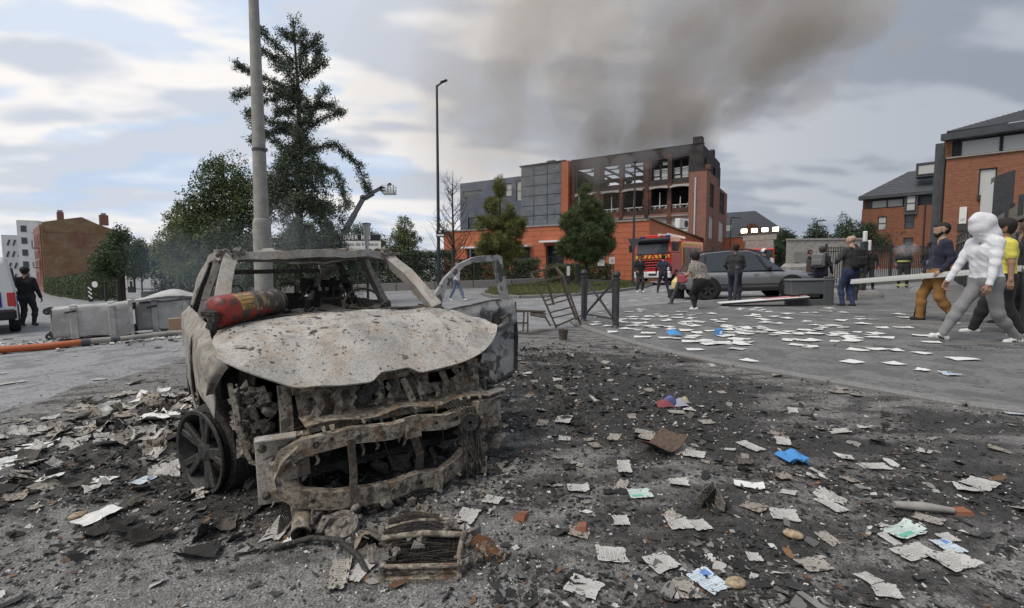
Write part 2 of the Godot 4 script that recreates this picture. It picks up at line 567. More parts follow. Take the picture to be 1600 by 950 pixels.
	M.glass_panel = tex_mat(layered(256, Color(0.15, 0.17, 0.19), [[4, 0.45, 0.66, Color(0.085, 0.10, 0.115), 0.8], [10, 0.58, 0.7, Color(0.22, 0.235, 0.25), 0.5]], 24), 0.13, 0.16)
	M.iron = tex_mat(layered(256, Color(0.042, 0.045, 0.05), [[10, 0.55, 0.7, Color(0.085, 0.085, 0.085), 0.6]], 25), 1.0, 0.55, 0.3)
	M.burnt_iron = tex_mat(layered(256, Color(0.075, 0.062, 0.05), [[10, 0.5, 0.62, Color(0.16, 0.14, 0.115), 0.8], [18, 0.58, 0.7, Color(0.025, 0.022, 0.02), 0.85], [8, 0.62, 0.72, Color(0.13, 0.06, 0.025), 0.7]], 26), 2.5, 0.85, 0.1, null, 0.0, false)
	M.bin = tex_mat(layered(256, Color(0.43, 0.425, 0.41), [[2, 0.45, 0.68, Color(0.29, 0.285, 0.275), 0.8], [5, 0.58, 0.7, Color(0.55, 0.545, 0.53), 0.6], [60, 0.66, 0.76, Color(0.16, 0.155, 0.15), 0.5, 2]], 27), 0.5, 0.6, 0.0, g1, 0.15, false)
	M.bark = tex_mat(layered(256, Color(0.07, 0.055, 0.042), [[20, 0.5, 0.65, Color(0.03, 0.024, 0.02), 0.8]], 28), 1.5, 0.95, 0.0, g2, 1.0)
	M.pole = tex_mat(layered(256, Color(0.34, 0.33, 0.30), [[5, 0.5, 0.68, Color(0.24, 0.23, 0.21), 0.7], [40, 0.6, 0.72, Color(0.18, 0.17, 0.16), 0.5, 3]], 29), 0.8, 0.85)
	M.rubber = flat_mat(0.02, 0.02, 0.021, 0.85)
	M.black = flat_mat(0.015, 0.015, 0.017, 0.7)
	M.white = flat_mat(0.72, 0.72, 0.71, 0.55)
	M.silver = flat_mat(0.27, 0.275, 0.285, 0.32, 0.5)
	M.silver.clearcoat_enabled = true
	M.silver.clearcoat = 0.6
	M.silver.clearcoat_roughness = 0.12
	M.red = flat_mat(0.48, 0.022, 0.016, 0.35)
	M.red.clearcoat_enabled = true
	M.red.clearcoat = 0.5
	M.yellow = flat_mat(0.70, 0.50, 0.06, 0.5)
	M.blue = flat_mat(0.02, 0.03, 0.22, 0.45)
	M.pane = StandardMaterial3D.new()
	M.pane.transparency = BaseMaterial3D.TRANSPARENCY_ALPHA
	M.pane.albedo_color = Color(0.12, 0.14, 0.15, 0.35)
	M.pane.roughness = 0.04
	M.paper = []
	for k in 7:
		var pm := StandardMaterial3D.new()
		pm.albedo_texture = paper_image(k)
		pm.roughness = 0.85
		pm.backlight_enabled = true
		pm.backlight = Color(0.15, 0.15, 0.14)
		pm.cull_mode = BaseMaterial3D.CULL_DISABLED
		M.paper.append(pm)
	M.flake = StandardMaterial3D.new()
	M.flake.vertex_color_use_as_albedo = true
	M.flake.roughness = 0.9
	M.flake.cull_mode = BaseMaterial3D.CULL_DISABLED
	M.leaf = StandardMaterial3D.new()
	M.leaf.vertex_color_use_as_albedo = true
	M.leaf.roughness = 0.7
	M.leaf.cull_mode = BaseMaterial3D.CULL_DISABLED
	M.leaf.backlight_enabled = true
	M.leaf.backlight = Color(0.3, 0.3, 0.3)

func brick_image(a: Color, b: Color, mortar: Color, seed_: int) -> ImageTexture:
	# far brickwork: courses too small to pick apart at this distance
	var im := Image.create(512, 512, false, Image.FORMAT_RGB8)
	var r := RandomNumberGenerator.new()
	r.seed = seed_
	var ms := mortar.linear_to_srgb()
	im.fill(ms)
	for j in 32:
		for i in range(-1, 12):
			var t := r.randf()
			var k := r.randf_range(0.75, 1.25)
			var c := Color(lerpf(a.r, b.r, t) * k, lerpf(a.g, b.g, t) * k, lerpf(a.b, b.b, t) * k).linear_to_srgb()
			var x := i * 46 + (23 if j % 2 else 0) - 3
			im.fill_rect(Rect2i(x, j * 16, 43, 13), c)
	return ImageTexture.create_from_image(im)

func paper_image(kind: int) -> ImageTexture:
	# printed sheets: rows of grey print, some with a coloured block, some scorched brown and black at the rim
	var im := Image.create(128, 128, false, Image.FORMAT_RGB8)
	var r := RandomNumberGenerator.new()
	r.seed = 100 + kind
	var base: Color = [lin(0.68, 0.68, 0.66), lin(0.47, 0.46, 0.435), lin(0.34, 0.315, 0.275), lin(0.55, 0.62, 0.68), lin(0.52, 0.60, 0.56), lin(0.30, 0.265, 0.22), lin(0.52, 0.52, 0.5)][kind]
	im.fill(base)
	if kind != 0:
		var y := 10
		while y < 118:
			var x := 10
			var stop := r.randi_range(70, 118)
			while x < stop:
				var w := r.randi_range(3, 12)
				im.fill_rect(Rect2i(x, y, mini(w, stop - x), 2), base.darkened(r.randf_range(0.35, 0.6)))
				x += w + 3
			y += r.randi_range(5, 9)
		if kind == 3:
			im.fill_rect(Rect2i(70, 14, 44, 30), lin(0.12, 0.25, 0.55))
		if kind == 4:
			im.fill_rect(Rect2i(14, 80, 60, 26), lin(0.14, 0.42, 0.32))
	if kind != 0:
		var f := FastNoiseLite.new()
		f.seed = 300 + kind
		f.frequency = 0.03
		f.fractal_octaves = 4
		var amount: float = [0.0, 0.40, 0.30, 0.42, 0.42, 0.22, 0.5][kind]
		for j in 128:
			for i in 128:
				var rim := 1.0 - minf(minf(i, 127 - i), minf(j, 127 - j)) / 64.0
				var t := f.get_noise_2d(i, j) + 0.45 * (rim - 0.6)
				if t > amount:
					var p := im.get_pixel(i, j)
					im.set_pixel(i, j, p.lerp(lin(0.09, 0.06, 0.04) if t < amount + 0.1 else lin(0.02, 0.018, 0.016), 0.85))
	return ImageTexture.create_from_image(im)

# ---------------------------------------------------------------- ground
func kerb_line() -> Array:
	var c := Curve3D.new()
	for p in [[14, -0.4], [8.5, -1.7], [5.4, -2.6], [3.83, -3.48], [3.14, -4.58], [2.4, -5.86], [1.85, -7.6], [1.5, -9.4], [1.55, -11.2], [2.6, -13.3], [5.2, -14.9], [10, -16.6], [20, -20], [40, -27]]:
		c.add_point(Vector3(p[0], 0, p[1]))
	for i in range(1, c.point_count - 1):
		var t := (c.get_point_position(i + 1) - c.get_point_position(i - 1)) * 0.16
		c.set_point_in(i, -t)
		c.set_point_out(i, t)
	var pts := []
	var l := c.get_baked_length()
	var d := 0.0
	while d < l:
		pts.append(c.sample_baked(d, true))
		d += 0.5
	return pts

func ground() -> void:
	# one sheet to the horizon
	var xs := []
	var zs := []
	for k in 41:
		var t := (k - 20) / 20.0
		xs.append(1500.0 * signf(t) * pow(absf(t), 3.0) + 40.0 * t)
	for k in 41:
		var t := k / 40.0
		zs.append(60.0 - 60.0 * t * 3.0 - 1700.0 * pow(t, 4.0))
	var rows := []
	for z: float in zs:
		var row := []
		for x: float in xs:
			row.append(Vector3(x, slope_y(x) - 0.012, z))
		rows.append(row)
	var mb := MB.new()
	mb.grid(rows)
	part(self, "ground", mb, M.asphalt).set_meta("kind", "structure")
	# the burnt part of the road close by, with its heaps, soot and ash
	var nb := MB.new()
	nb.colored = true
	var n1 := FastNoiseLite.new()
	n1.seed = 8
	n1.frequency = 0.55
	n1.fractal_octaves = 5
	var n2 := FastNoiseLite.new()
	n2.seed = 18
	n2.frequency = 2.6
	n2.fractal_octaves = 4
	var x0 := -5.4
	var x1 := 5.4
	var nx := 240
	var nz := 250
	var pts := PackedVector3Array()
	var cs := PackedColorArray()
	for j in nz + 1:
		var t := float(j) / nz
		var z := -0.7 - 9.3 * pow(t, 1.25)
		for i in nx + 1:
			var x := lerpf(x0, x1, float(i) / nx)
			var a := n1.get_noise_2d(x * 0.8, z * 1.5)
			var b := n2.get_noise_2d(x * 0.7, z * 1.6)
			var y := gy(x, z) + 0.004 + 0.010 * (n2.get_noise_2d(x * 3.0, z * 3.0 + 40.0)) + 0.010
			# fade the sheet into the road at its rim by sinking it
			var rim := minf(minf(x - x0, x1 - x) / 0.5, (z + 10.0) / 0.6)
			y -= 0.05 * (1.0 - smooth(0.0, 1.0, rim + 0.5 * a))
			# soot round the car and over the middle, pale grit in front and at the left
			var soot := 0.0
			soot = maxf(soot, 1.2 * exp(-(pow((x + 1.45) / 0.75, 2) + pow((z + 2.65) / 0.6, 2))))
			soot = maxf(soot, 1.0 * exp(-(pow((x + 1.5) / 1.5, 2) + pow((z + 4.3) / 1.5, 2))))
			soot = maxf(soot, 1.05 * exp(-(pow((x - 1.1) / 1.5, 2) + pow((z + 4.4) / 2.4, 2))))
			soot = maxf(soot, 0.75 * exp(-(pow((x - 1.1) / 1.1, 2) + pow((z + 2.1) / 0.9, 2))))
			soot = maxf(soot, 0.7 * exp(-(pow((x - 2.8) / 1.4, 2) + pow((z + 2.8) / 1.5, 2))))
			soot = maxf(soot, 0.8 * exp(-(pow((x + 2.6) / 0.9, 2) + pow((z + 3.6) / 1.2, 2))))
			var s := smooth(0.15, 0.75, soot + 0.55 * a + 0.35 * b)
			var grit := smooth(0.1, 0.5, exp(-(pow((x + 0.35) / 0.75, 2) + pow((z + 1.75) / 0.5, 2))) + 0.9 * exp(-(pow((x + 1.5) / 0.8, 2) + pow((z + 1.75) / 0.5, 2))) + 0.5 * exp(-(pow((x - 1.5) / 0.5, 2) + pow((z + 2.3) / 0.35, 2))) + 0.45 * b + 0.2 * a - 0.15)
			var c := Color(1.08, 1.07, 1.07).lerp(Color(0.21, 0.205, 0.20), s)
			c = c.lerp(Color(1.75, 1.72, 1.66), grit * (1.0 - 0.4 * s))
			c = c.lerp(Color(0.22, 0.215, 0.21), smooth(0.06, 0.3, b - 0.3 * a) * 0.75)
			pts.append(Vector3(x, y, z))
			cs.append(c)
	var st := nx + 1
	var norm := PackedVector3Array()
	norm.resize(pts.size())
	for j in nz + 1:
		for i in st:
			var dx := pts[j * st + mini(i + 1, nx)] - pts[j * st + maxi(i - 1, 0)]
			var dz := pts[mini(j + 1, nz) * st + i] - pts[maxi(j - 1, 0) * st + i]
			norm[j * st + i] = dx.cross(dz).normalized() * (1.0 if dx.cross(dz).y > 0 else -1.0)
	var idx := PackedInt32Array()
	for j in nz:
		for i in nx:
			var a := j * st + i
			idx.append_array([a, a + st, a + 1, a + 1, a + st, a + st + 1])
	# clockwise from above
	if (pts[idx[1]] - pts[idx[0]]).cross(pts[idx[2]] - pts[idx[0]]).y > 0.0:
		for k in range(0, idx.size(), 3):
			var w := idx[k + 1]
			idx[k + 1] = idx[k + 2]
			idx[k + 2] = w
	var arr := []
	arr.resize(Mesh.ARRAY_MAX)
	arr[Mesh.ARRAY_VERTEX] = pts
	arr[Mesh.ARRAY_NORMAL] = norm
	arr[Mesh.ARRAY_COLOR] = cs
	arr[Mesh.ARRAY_INDEX] = idx
	var am := ArrayMesh.new()
	am.add_surface_from_arrays(Mesh.PRIMITIVE_TRIANGLES, arr)
	var o := MeshInstance3D.new()
	o.name = "road_surface"
	o.mesh = am
	o.material_override = M.near
	o.set_meta("kind", "structure")
	add_child(o)
	# pavement on the right of the kerb
	var k := kerb_line()
	var pv := MB.new()
	for i in k.size() - 1:
		var a: Vector3 = k[i]
		var b: Vector3 = k[i + 1]
		var far := 45.0
		var r := 14
		for q in r:
			var t0 := pow(float(q) / r, 1.6)
			var t1 := pow(float(q + 1) / r, 1.6)
			var p := [Vector3(lerpf(a.x, far, t0), 0, lerpf(a.z, -8.0, t0)), Vector3(lerpf(a.x, far, t1), 0, lerpf(a.z, -8.0, t1)), Vector3(lerpf(b.x, far, t1), 0, lerpf(b.z, -8.0, t1)), Vector3(lerpf(b.x, far, t0), 0, lerpf(b.z, -8.0, t0))]
			for w in 4:
				p[w].y = slope_y(p[w].x) + 0.035
			pv.quad(p[0], p[1], p[2], p[3], Vector3.UP)
	var pave := part(self, "pavement", pv, M.pavement)
	pave.set_meta("kind", "structure")
	for i in range(0, k.size() - 2, 2):
		var a: Vector3 = k[i]
		var b: Vector3 = k[i + 2]
		if a.x > 16.0:
			continue
		var kb := MB.new()
		var d := (b - a).normalized()
		kb.bar(on(a.x, a.z, -0.03) + d * 0.006, on(b.x, b.z, -0.03) - d * 0.006, 0.16, 0.15 + rng.randf() * 0.008, Vector3.UP, 0.012)
		part(pave, "kerb_stone", kb, M.granite)
	# granite strips set in the pavement
	for s in [[[5.0, -13.6], [6.7, -10.0], 0.32], [[7.6, -11.6], [10.2, -8.6], 0.3], [[5.6, -9.2], [9.8, -6.4], 0.18], [[4.6, -6.4], [8.5, -5.0], 0.16], [[9.8, -17.0], [13.6, -9.0], 0.3]]:
		var a := Vector3(s[0][0], 0, s[0][1])
		var b := Vector3(s[1][0], 0, s[1][1])
		var nn := int((b - a).length() / 0.9)
		for q in nn:
			var p := a.lerp(b, (q + 0.01) / nn)
			var r := a.lerp(b, (q + 0.985) / nn)
			p.y = slope_y(p.x) + 0.012
			r.y = slope_y(r.x) + 0.012
			var kb := MB.new()
			kb.bar(p, r, s[2], 0.06, Vector3.UP, 0.005)
			part(pave, "granite_slab", kb, M.granite)
	# tactile slabs close to the right edge
	for q in 10:
		var kb := MB.new()
		var c := Vector3(5.0 + q * 0.41, 0, -6.15 + q * 0.06)
		c.y = slope_y(c.x) + 0.038
		kb.box(c, Vector3(0.40, 0.012, 0.40), Basis(Vector3.UP, -0.14) * Basis(Vector3.BACK, SLOPE), 0.004)
		for i in 5:
			for j in 5:
				kb.box(c + Vector3((i - 2) * 0.07, 0.008, (j - 2) * 0.07), Vector3(0.03, 0.008, 0.03))
		part(pave, "tactile_slab", kb, M.pavement)
	# white line on the far side of the road, and broken lines by the crossing
	var line := [[-12, -15.9], [-4.6, -16.2], [1.6, -17.6], [6.6, -22.2], [10, -27.5], [14, -40]]
	var wl := MB.new()
	for i in line.size() - 1:
		var a := Vector3(line[i][0], slope_y(line[i][0]), line[i][1])
		var b := Vector3(line[i + 1][0], slope_y(line[i + 1][0]), line[i + 1][1])
		var d := (b - a).normalized().cross(Vector3.UP).normalized() * 0.07
		wl.quad(a + d, b + d, b - d, a - d, Vector3.UP)
	for w in wl.v.size():
		wl.v[w].y = slope_y(wl.v[w].x) - 0.004
	part(self, "road_line", wl, M.paint).set_meta("kind", "structure")
	var wb := MB.new()
	for q in 9:
		for s in [0.0, 1.7]:
			var c := Vector3(3.2 + q * 0.62 + s * 0.9, 0, -16.2 - q * 0.55 + s * 0.8)
			c.y = slope_y(c.x) - 0.004
			var e := Vector3(0.62, 0, -0.55).normalized()
			var f := e.cross(Vector3.UP) * 0.08
			e *= 0.2
			wb.quad(c - e - f, c + e - f, c + e + f, c - e + f, Vector3.UP)
	for w in wb.v.size():
		wb.v[w].y = slope_y(wb.v[w].x) - 0.004
	part(self, "crossing_mark", wb, M.paint).set_meta("kind", "structure")

# ---------------------------------------------------------------- burnt car (x to the right as seen, y up, z out of its front)
func V(x: float, y: float, z: float) -> Vector3:
	return Vector3(x, y, z)

func crumple(p: Vector3, k: float, s := 0.0) -> Vector3:
	return p + Vector3(noise_b.get_noise_3d(p.x * 2.2 + s, p.y * 2.2, p.z * 2.2), noise_b.get_noise_3d(p.x * 2.2, p.y * 2.2 + 9.0 + s, p.z * 2.2), noise_b.get_noise_3d(p.x * 2.2, p.y * 2.2, p.z * 2.2 + 21.0 + s)) * k

func bent(parent: Node, called: String, pts: Array, w: float, h: float, m: Material, jitter := 0.012, upv := Vector3.UP, channel := false) -> MeshInstance3D:
	# a pressed-steel beam along a path, its section w wide and h high, cut fine enough to look warped
	var path := []
	for i in pts.size() - 1:
		var seg := maxi(2, int((pts[i + 1] - pts[i]).length() / 0.05))
		for k in seg:
			path.append((pts[i] as Vector3).lerp(pts[i + 1], float(k) / seg))
	path.append(pts[-1])
	var rings := []
	var sec := [[-0.5, -0.5], [0.5, -0.5], [0.5, 0.5], [-0.5, 0.5]]
	if channel:
		sec = [[-0.5, -0.5], [0.5, -0.5], [0.5, -0.32], [0.05, -0.28], [0.05, 0.28], [0.5, 0.32], [0.5, 0.5], [-0.5, 0.5]]
	for i in path.size():
		var t: Vector3 = (path[mini(i + 1, path.size() - 1)] - path[maxi(i - 1, 0)]).normalized()
		var x := upv.cross(t)
		if x.length() < 0.1:
			x = Vector3.BACK.cross(t)
		x = x.normalized()
		var y := t.cross(x)
		var ring := []
		for q in sec:
			ring.append(crumple(path[i] + x * q[0] * w + y * q[1] * h, jitter, h * 7.0))
		ring.append(ring[0])
		rings.append(ring)
	var mb := MB.new()
	mb.grid(rings, false)
	for e in [0, rings.size() - 1]:
		for k in range(1, sec.size() - 1):
			mb.flat(rings[e][0], rings[e][k], rings[e][k + 1])
	return part(parent, called, mb, m)

func sheet(parent: Node, called: String, fn: Callable, nu: int, nv: int, thick: float, m: Material) -> MeshInstance3D:
	# a plate given by fn(u, v), with thickness and rim
	var top := []
	var bot := []
	for j in nv + 1:
		var a := []
		for i in nu + 1:
			a.append(fn.call(float(i) / nu, float(j) / nv))
		top.append(a)
	for j in nv + 1:
		var a := []
		for i in nu + 1:
			var dx: Vector3 = top[j][mini(i + 1, nu)] - top[j][maxi(i - 1, 0)]
			var dy: Vector3 = top[mini(j + 1, nv)][i] - top[maxi(j - 1, 0)][i]
			a.append(top[j][i] - dx.cross(dy).normalized() * thick)
		bot.append(a)
	var mb := MB.new()
	mb.grid(top)
	mb.grid(bot)
	for i in nu:
		mb.quad(top[0][i], top[0][i + 1], bot[0][i + 1], bot[0][i])
		mb.quad(top[nv][i], top[nv][i + 1], bot[nv][i + 1], bot[nv][i])
	for j in nv:
		mb.quad(top[j][0], top[j + 1][0], bot[j + 1][0], bot[j][0])
		mb.quad(top[j][nu], top[j + 1][nu], bot[j + 1][nu], bot[j][nu])
	return part(parent, called, mb, m)

func lumps(mb: MB, lo: Vector3, hi: Vector3, count: int, smin: float, smax: float) -> void:
	# burnt scraps: crushed boxes, stubs of pipe and curled strips
	for k in count:
		var p := Vector3(rng.randf_range(lo.x, hi.x), rng.randf_range(lo.y, hi.y), rng.randf_range(lo.z, hi.z))
		var b := Basis.from_euler(Vector3(rng.randf() * TAU, rng.randf() * TAU, rng.randf() * TAU))
		var s := rng.randf_range(smin, smax)
		match rng.randi() % 4:
			0:
				var q := []
				for y in [-1, 1]:
					for w in [[-1, -1], [1, -1], [1, 1], [-1, 1]]:
						q.append(p + b * Vector3(w[0] * s * rng.randf_range(0.3, 0.7), y * s * rng.randf_range(0.15, 0.5), w[1] * s * rng.randf_range(0.3, 0.8)))
				mb.hexa(q)
			1:
				mb.tube([p - b.x * s * 0.7, p + b.y * s * 0.15, p + b.x * s * 0.7], s * rng.randf_range(0.08, 0.22), 6)
			2:
				var r := []
				var curl := rng.randf_range(1.0, 3.0)
				for i in 6:
					var t := i / 5.0 - 0.5
					r.append([p + b * Vector3(t * s * 1.6, sin(t * curl) * s * 0.5, -s * 0.35), p + b * Vector3(t * s * 1.6, sin(t * curl) * s * 0.5 + 0.1 * s, s * 0.35)])
				mb.grid(r, false)
			_:
				mb.ball(p, Vector3(s * 0.5, s * 0.32, s * 0.42), 6, b)

func rim(parent: Node, called: String, xf: Transform3D, spokes := 5) -> Node3D:
	# bare alloy rim without its tyre; axis along local x, outer face towards -x
	var w := Node3D.new()
	w.name = called
	w.transform = xf
	parent.add_child(w, true)
	var R := 0.243
	var mb := MB.new()
	var t := Transform3D(Basis(Vector3.BACK, PI / 2), Vector3.ZERO)  # lathe axis y becomes -x
	mb.lathe([Vector2(R - 0.02, 0.115), Vector2(R, 0.118), Vector2(R + 0.004, 0.108), Vector2(R - 0.004, 0.098), Vector2(R - 0.022, 0.085), Vector2(R - 0.035, 0.02), Vector2(R - 0.03, -0.06), Vector2(R - 0.008, -0.09), Vector2(R - 0.004, -0.11), Vector2(R - 0.014, -0.112), Vector2(R - 0.036, -0.08), Vector2(R - 0.048, -0.01), Vector2(R - 0.05, 0.04), Vector2(R - 0.03, 0.09), Vector2(R - 0.02, 0.115)], 36, t)
	part(w, "barrel", mb, M.rim)
	for k in spokes:
		var a := TAU * k / spokes + 0.3
		for s in [-0.55, 0.55]:
			var sb := MB.new()
			var d0 := Vector3(0, cos(a + s * 0.10), sin(a + s * 0.10))
			var d1 := Vector3(0, cos(a + s * 0.27), sin(a + s * 0.27))
			sb.bar(d0 * 0.04 + Vector3(-0.075, 0, 0), d1 * (R - 0.025) + Vector3(-0.095, 0, 0), 0.042, 0.026, Vector3.LEFT, 0.006)
			part(w, "spoke", sb, M.rim)
	var hb := MB.new()
	hb.lathe([Vector2(0.0, 0.1), Vector2(0.035, 0.098), Vector2(0.07, 0.085), Vector2(0.075, 0.03), Vector2(0.0, 0.03)], 16, t)
	part(w, "hub", hb, M.rim)
	var yb := MB.new()
	yb.lathe([Vector2(R - 0.02, 0.06), Vector2(R + 0.018, 0.05), Vector2(R + 0.024, -0.02), Vector2(R + 0.012, -0.11), Vector2(R - 0.03, -0.15), Vector2(R - 0.04, -0.05)], 28, t)
	part(w, "burnt_tyre", yb, M.char)
	var db := MB.new()
	db.lathe([Vector2(0.05, 0.0), Vector2(0.155, 0.0), Vector2(0.155, -0.025), Vector2(0.05, -0.025)], 24, t)
	db.box(Vector3(-0.0, 0.05, -0.13), Vector3(0.09, 0.14, 0.07), Basis(Vector3.RIGHT, 0.4), 0.02)
	part(w, "brake_disc", db, M.burnt_iron)
	return w

func hood_point(u: float, v: float) -> Vector3:
	# u across from -1 to 1, v from the front edge to the windscreen
	var ax := absf(u)
	var hw := lerpf(0.81, 0.755, smooth(0.4, 1.0, v))
	var x := u * hw
	var zf := 0.055 - 0.27 * pow(ax, 4.0)
	var yf := 0.668 + 0.175 * pow(ax, 3.0)
	if x > -0.17 and x < 0.12:  # the notch where the badge sat
		var t := 1.0 - absf((x + 0.025) / 0.145)
		yf += 0.035 * smooth(0.0, 0.5, t)
		zf -= 0.03 * smooth(0.0, 0.6, t)
	var yc := 0.968 - 0.03 * ax * ax
	var z := lerpf(zf, -1.0, v)
	var y := lerpf(yf, yc, 1.0 - pow(1.0 - v, 2.3))
	y += 0.018 * sin(v * PI) * (1.0 - ax * ax)
	y -= 0.035 * smooth(0.86, 1.0, ax) * smooth(0.1, 0.5, v)
	# crease running up from the left corner and dents from the heat
	y -= 0.02 * exp(-pow((x + 0.52 - 0.35 * v) / 0.07, 2.0)) * smooth(0.75, 0.1, v)
	y += 0.016 * exp(-pow((x - 0.45) / 0.12, 2.0)) * sin(v * 5.0)
	y += 0.005 * noise_a.get_noise_2d(x * 7.0, z * 7.0) + 0.014 * noise_a.get_noise_2d(x * 2.0 + 40.0, z * 2.0)
	if ax > 0.85:
		y += 0.012 * noise_a.get_noise_2d(z * 14.0, u * 3.0)
	return Vector3(x, y, z)

func burnt_car() -> void:
	var car := thing("burnt_car", "burnt out car shell with ash grey bonnet and its front stripped bare", "car", Vector3(-0.60, slope_y(-0.6), -2.55))
	car.basis = ground_basis(deg_to_rad(36.0))
	# bonnet
	sheet(car, "bonnet", func(u, v): return hood_point(u * 2.0 - 1.0, v), 64, 40, 0.008, M.hood)
	# wings
	for s in [-1.0, 1.0]:
		var side := func(a, b):
			# a along z from -0.35 back to -1.42, b from the arch up to the shoulder
			var z := lerpf(-0.44, -1.45, a)
			var dz := z + 0.80
			var arch := 0.22 + sqrt(maxf(0.0, 0.40 * 0.40 - dz * dz)) * 0.92 if absf(dz) < 0.40 else 0.24
			arch = lerpf(arch, 0.60, smooth(-0.52, -0.44, z))
			var y := lerpf(arch, lerpf(0.84, 0.945, smooth(0.0, 0.6, a)), b)
			var bulge := 0.045 * sin(b * PI * 0.75 + 0.35) + 0.03 * exp(-pow((y - arch) / 0.06, 2))
			var x := 0.835 + bulge - 0.05 * smooth(0.86, 1.0, b) - 0.06 * smooth(0.3, 0.0, a)
			return crumple(V(s * x, y, z), 0.009, s)
		sheet(car, "wing", side, 30, 16, 0.006 * s, M.body)
		# crumpled front corner of the wing
		var flap := func(a, b):
			var p0 := V(s * 0.82, 0.84, -0.40).lerp(V(s * 0.86, 0.62, -0.46), b)
			var p1 := V(s * 0.765, 0.76, -0.31).lerp(V(s * 0.82, 0.62, -0.42), b)
			return crumple(p0.lerp(p1, a) + V(0, 0, 0.03 * sin(a * 3.0 + b * 2.0)), 0.03, 3.0)
		sheet(car, "wing_corner", flap, 8, 8, 0.005 * s, M.body)
		# side of the body behind the front wheel
		var flank := func(a, b):
			var z := lerpf(-1.45, -4.15, a)
			var dz := z + 3.42
			var low := 0.2 + (sqrt(maxf(0.0, 0.41 * 0.41 - dz * dz)) * 0.95 if absf(dz) < 0.41 else 0.0)
			var y := lerpf(low, 0.945 + 0.02 * a, b)
			var x := 0.87 + 0.03 * sin(b * PI) - 0.06 * smooth(0.8, 1.0, b) - 0.1 * smooth(0.85, 1.0, a)
			return crumple(V(s * x, y, z), 0.016, 5.0)
		if s < 0.0:
			sheet(car, "door", flank, 44, 12, 0.006 * s, M.body)
		else:
			sheet(car, "rear_door", func(a, b): return flank.call(0.32 + 0.68 * a, b), 30, 12, 0.006 * s, M.body)
			bent(car, "sill", [V(0.84, 0.24, -1.2), V(0.86, 0.22, -2.3)], 0.1, 0.1, M.body)
		# pillars and roof rails
		bent(car, "windscreen_pillar", [V(s * 0.745, 0.93, -0.98), V(s * 0.665, 1.20, -1.32), V(s * 0.60, 1.375, -1.64)], 0.10, 0.085, M.hood, 0.014, V(s, 0.3, 0))
		bent(car, "roof_rail", [V(s * 0.60, 1.385, -1.60), V(s * 0.605, 1.43, -2.4), V(s * 0.60, 1.415, -3.3), V(s * 0.585, 1.37, -3.75)], 0.085, 0.065, M.body, 0.014)
		bent(car, "middle_pillar", [V(s * 0.80, 0.3, -2.16), V(s * 0.79, 0.9, -2.2), V(s * 0.615, 1.41, -2.32)], 0.13, 0.05, M.body, 0.014, V(s, 0, 0))
		bent(car, "rear_pillar", [V(s * 0.80, 0.9, -3.2), V(s * 0.60, 1.41, -3.12)], 0.08, 0.05, M.char, 0.014, V(s, 0, 0))
		bent(car, "tail_pillar", [V(s * 0.75, 0.9, -4.1), V(s * 0.68, 1.18, -3.98), V(s * 0.585, 1.37, -3.75)], 0.16, 0.08, M.body, 0.014, V(s, 0, 0))
	# windscreen header, torn and rolled
	bent(car, "roof_header", [V(-0.61, 1.372, -1.60), V(-0.3, 1.388, -1.56), V(0.1, 1.39, -1.55), V(0.4, 1.385, -1.57), V(0.61, 1.372, -1.62)], 0.11, 0.06, M.hood, 0.03)
	var roof := func(a, b):
		var p := V(lerpf(-0.6, 0.6, a), 0, lerpf(-1.66, -3.72, b))
		p.y = 1.40 + 0.035 * sin(b * PI) + 0.02 * sin(a * PI) - 0.07 * sin(a * PI) * smooth(0.1, 0.45, b) * smooth(1.0, 0.6, b)
		return crumple(p, 0.03, 2.0)
	sheet(car, "roof", roof, 24, 30, -0.004, M.body)
	bent(car, "sunroof_frame", [V(-0.30, 1.425, -1.85), V(-0.28, 1.455, -2.1), V(0.42, 1.45, -2.05), V(0.5, 1.43, -1.8)], 0.09, 0.02, M.body, 0.03)
	bent(car, "sunroof_frame", [V(-0.35, 1.43, -2.5), V(0.1, 1.45, -2.6), V(0.5, 1.44, -2.45)], 0.07, 0.02, M.char, 0.03)
	bent(car, "hanging_lining", [V(-0.48, 1.35, -1.66), V(-0.2, 1.325, -1.7), V(0.06, 1.315, -1.68), V(0.25, 1.345, -1.66)], 0.12, 0.012, M.body, 0.03)
	# flakes peeled up over the corners of the roof
	var peel := MB.new()
	for s in [-1.0, 1.0]:
		for k in 46:
			var c := V(s * rng.randf_range(0.5, 0.66), rng.randf_range(1.385, 1.43), rng.randf_range(-1.75, -1.52))
			var b := Basis.from_euler(V(rng.randf() * TAU, rng.randf() * TAU, rng.randf() * TAU))
			var r := []
			for i in 4:
				var t := i / 3.0 - 0.5
				r.append([c + b * V(t * 0.075, 0.02 * cos(t * 4.0), -0.012), c + b * V(t * 0.075, 0.02 * cos(t * 4.0), 0.012)])
			peel.grid(r, false)
	part(car, "peeled_trim", peel, M.ashlump)
	# tailgate and what is left of the inside
	bent(car, "tailgate", [V(-0.72, 0.72, -4.16), V(0.72, 0.72, -4.16)], 0.06, 0.5, M.char, 0.02)
	bent(car, "tailgate_frame", [V(-0.66, 1.0, -4.1), V(-0.60, 1.30, -3.86), V(0.60, 1.30, -3.86), V(0.66, 1.0, -4.1)], 0.05, 0.12, M.char, 0.012, V(0, 0, 1))
	boxpart(car, "floor", V(0, 0.22, -2.6), V(1.6, 0.05, 3.2), M.char)
	boxpart(car, "bulkhead", V(0, 0.58, -1.12), V(1.5, 0.66, 0.04), M.char)
	bent(car, "cowl", [V(-0.74, 0.93, -1.06), V(0.0, 0.945, -1.04), V(0.74, 0.93, -1.06)], 0.18, 0.05, M.char, 0.02)
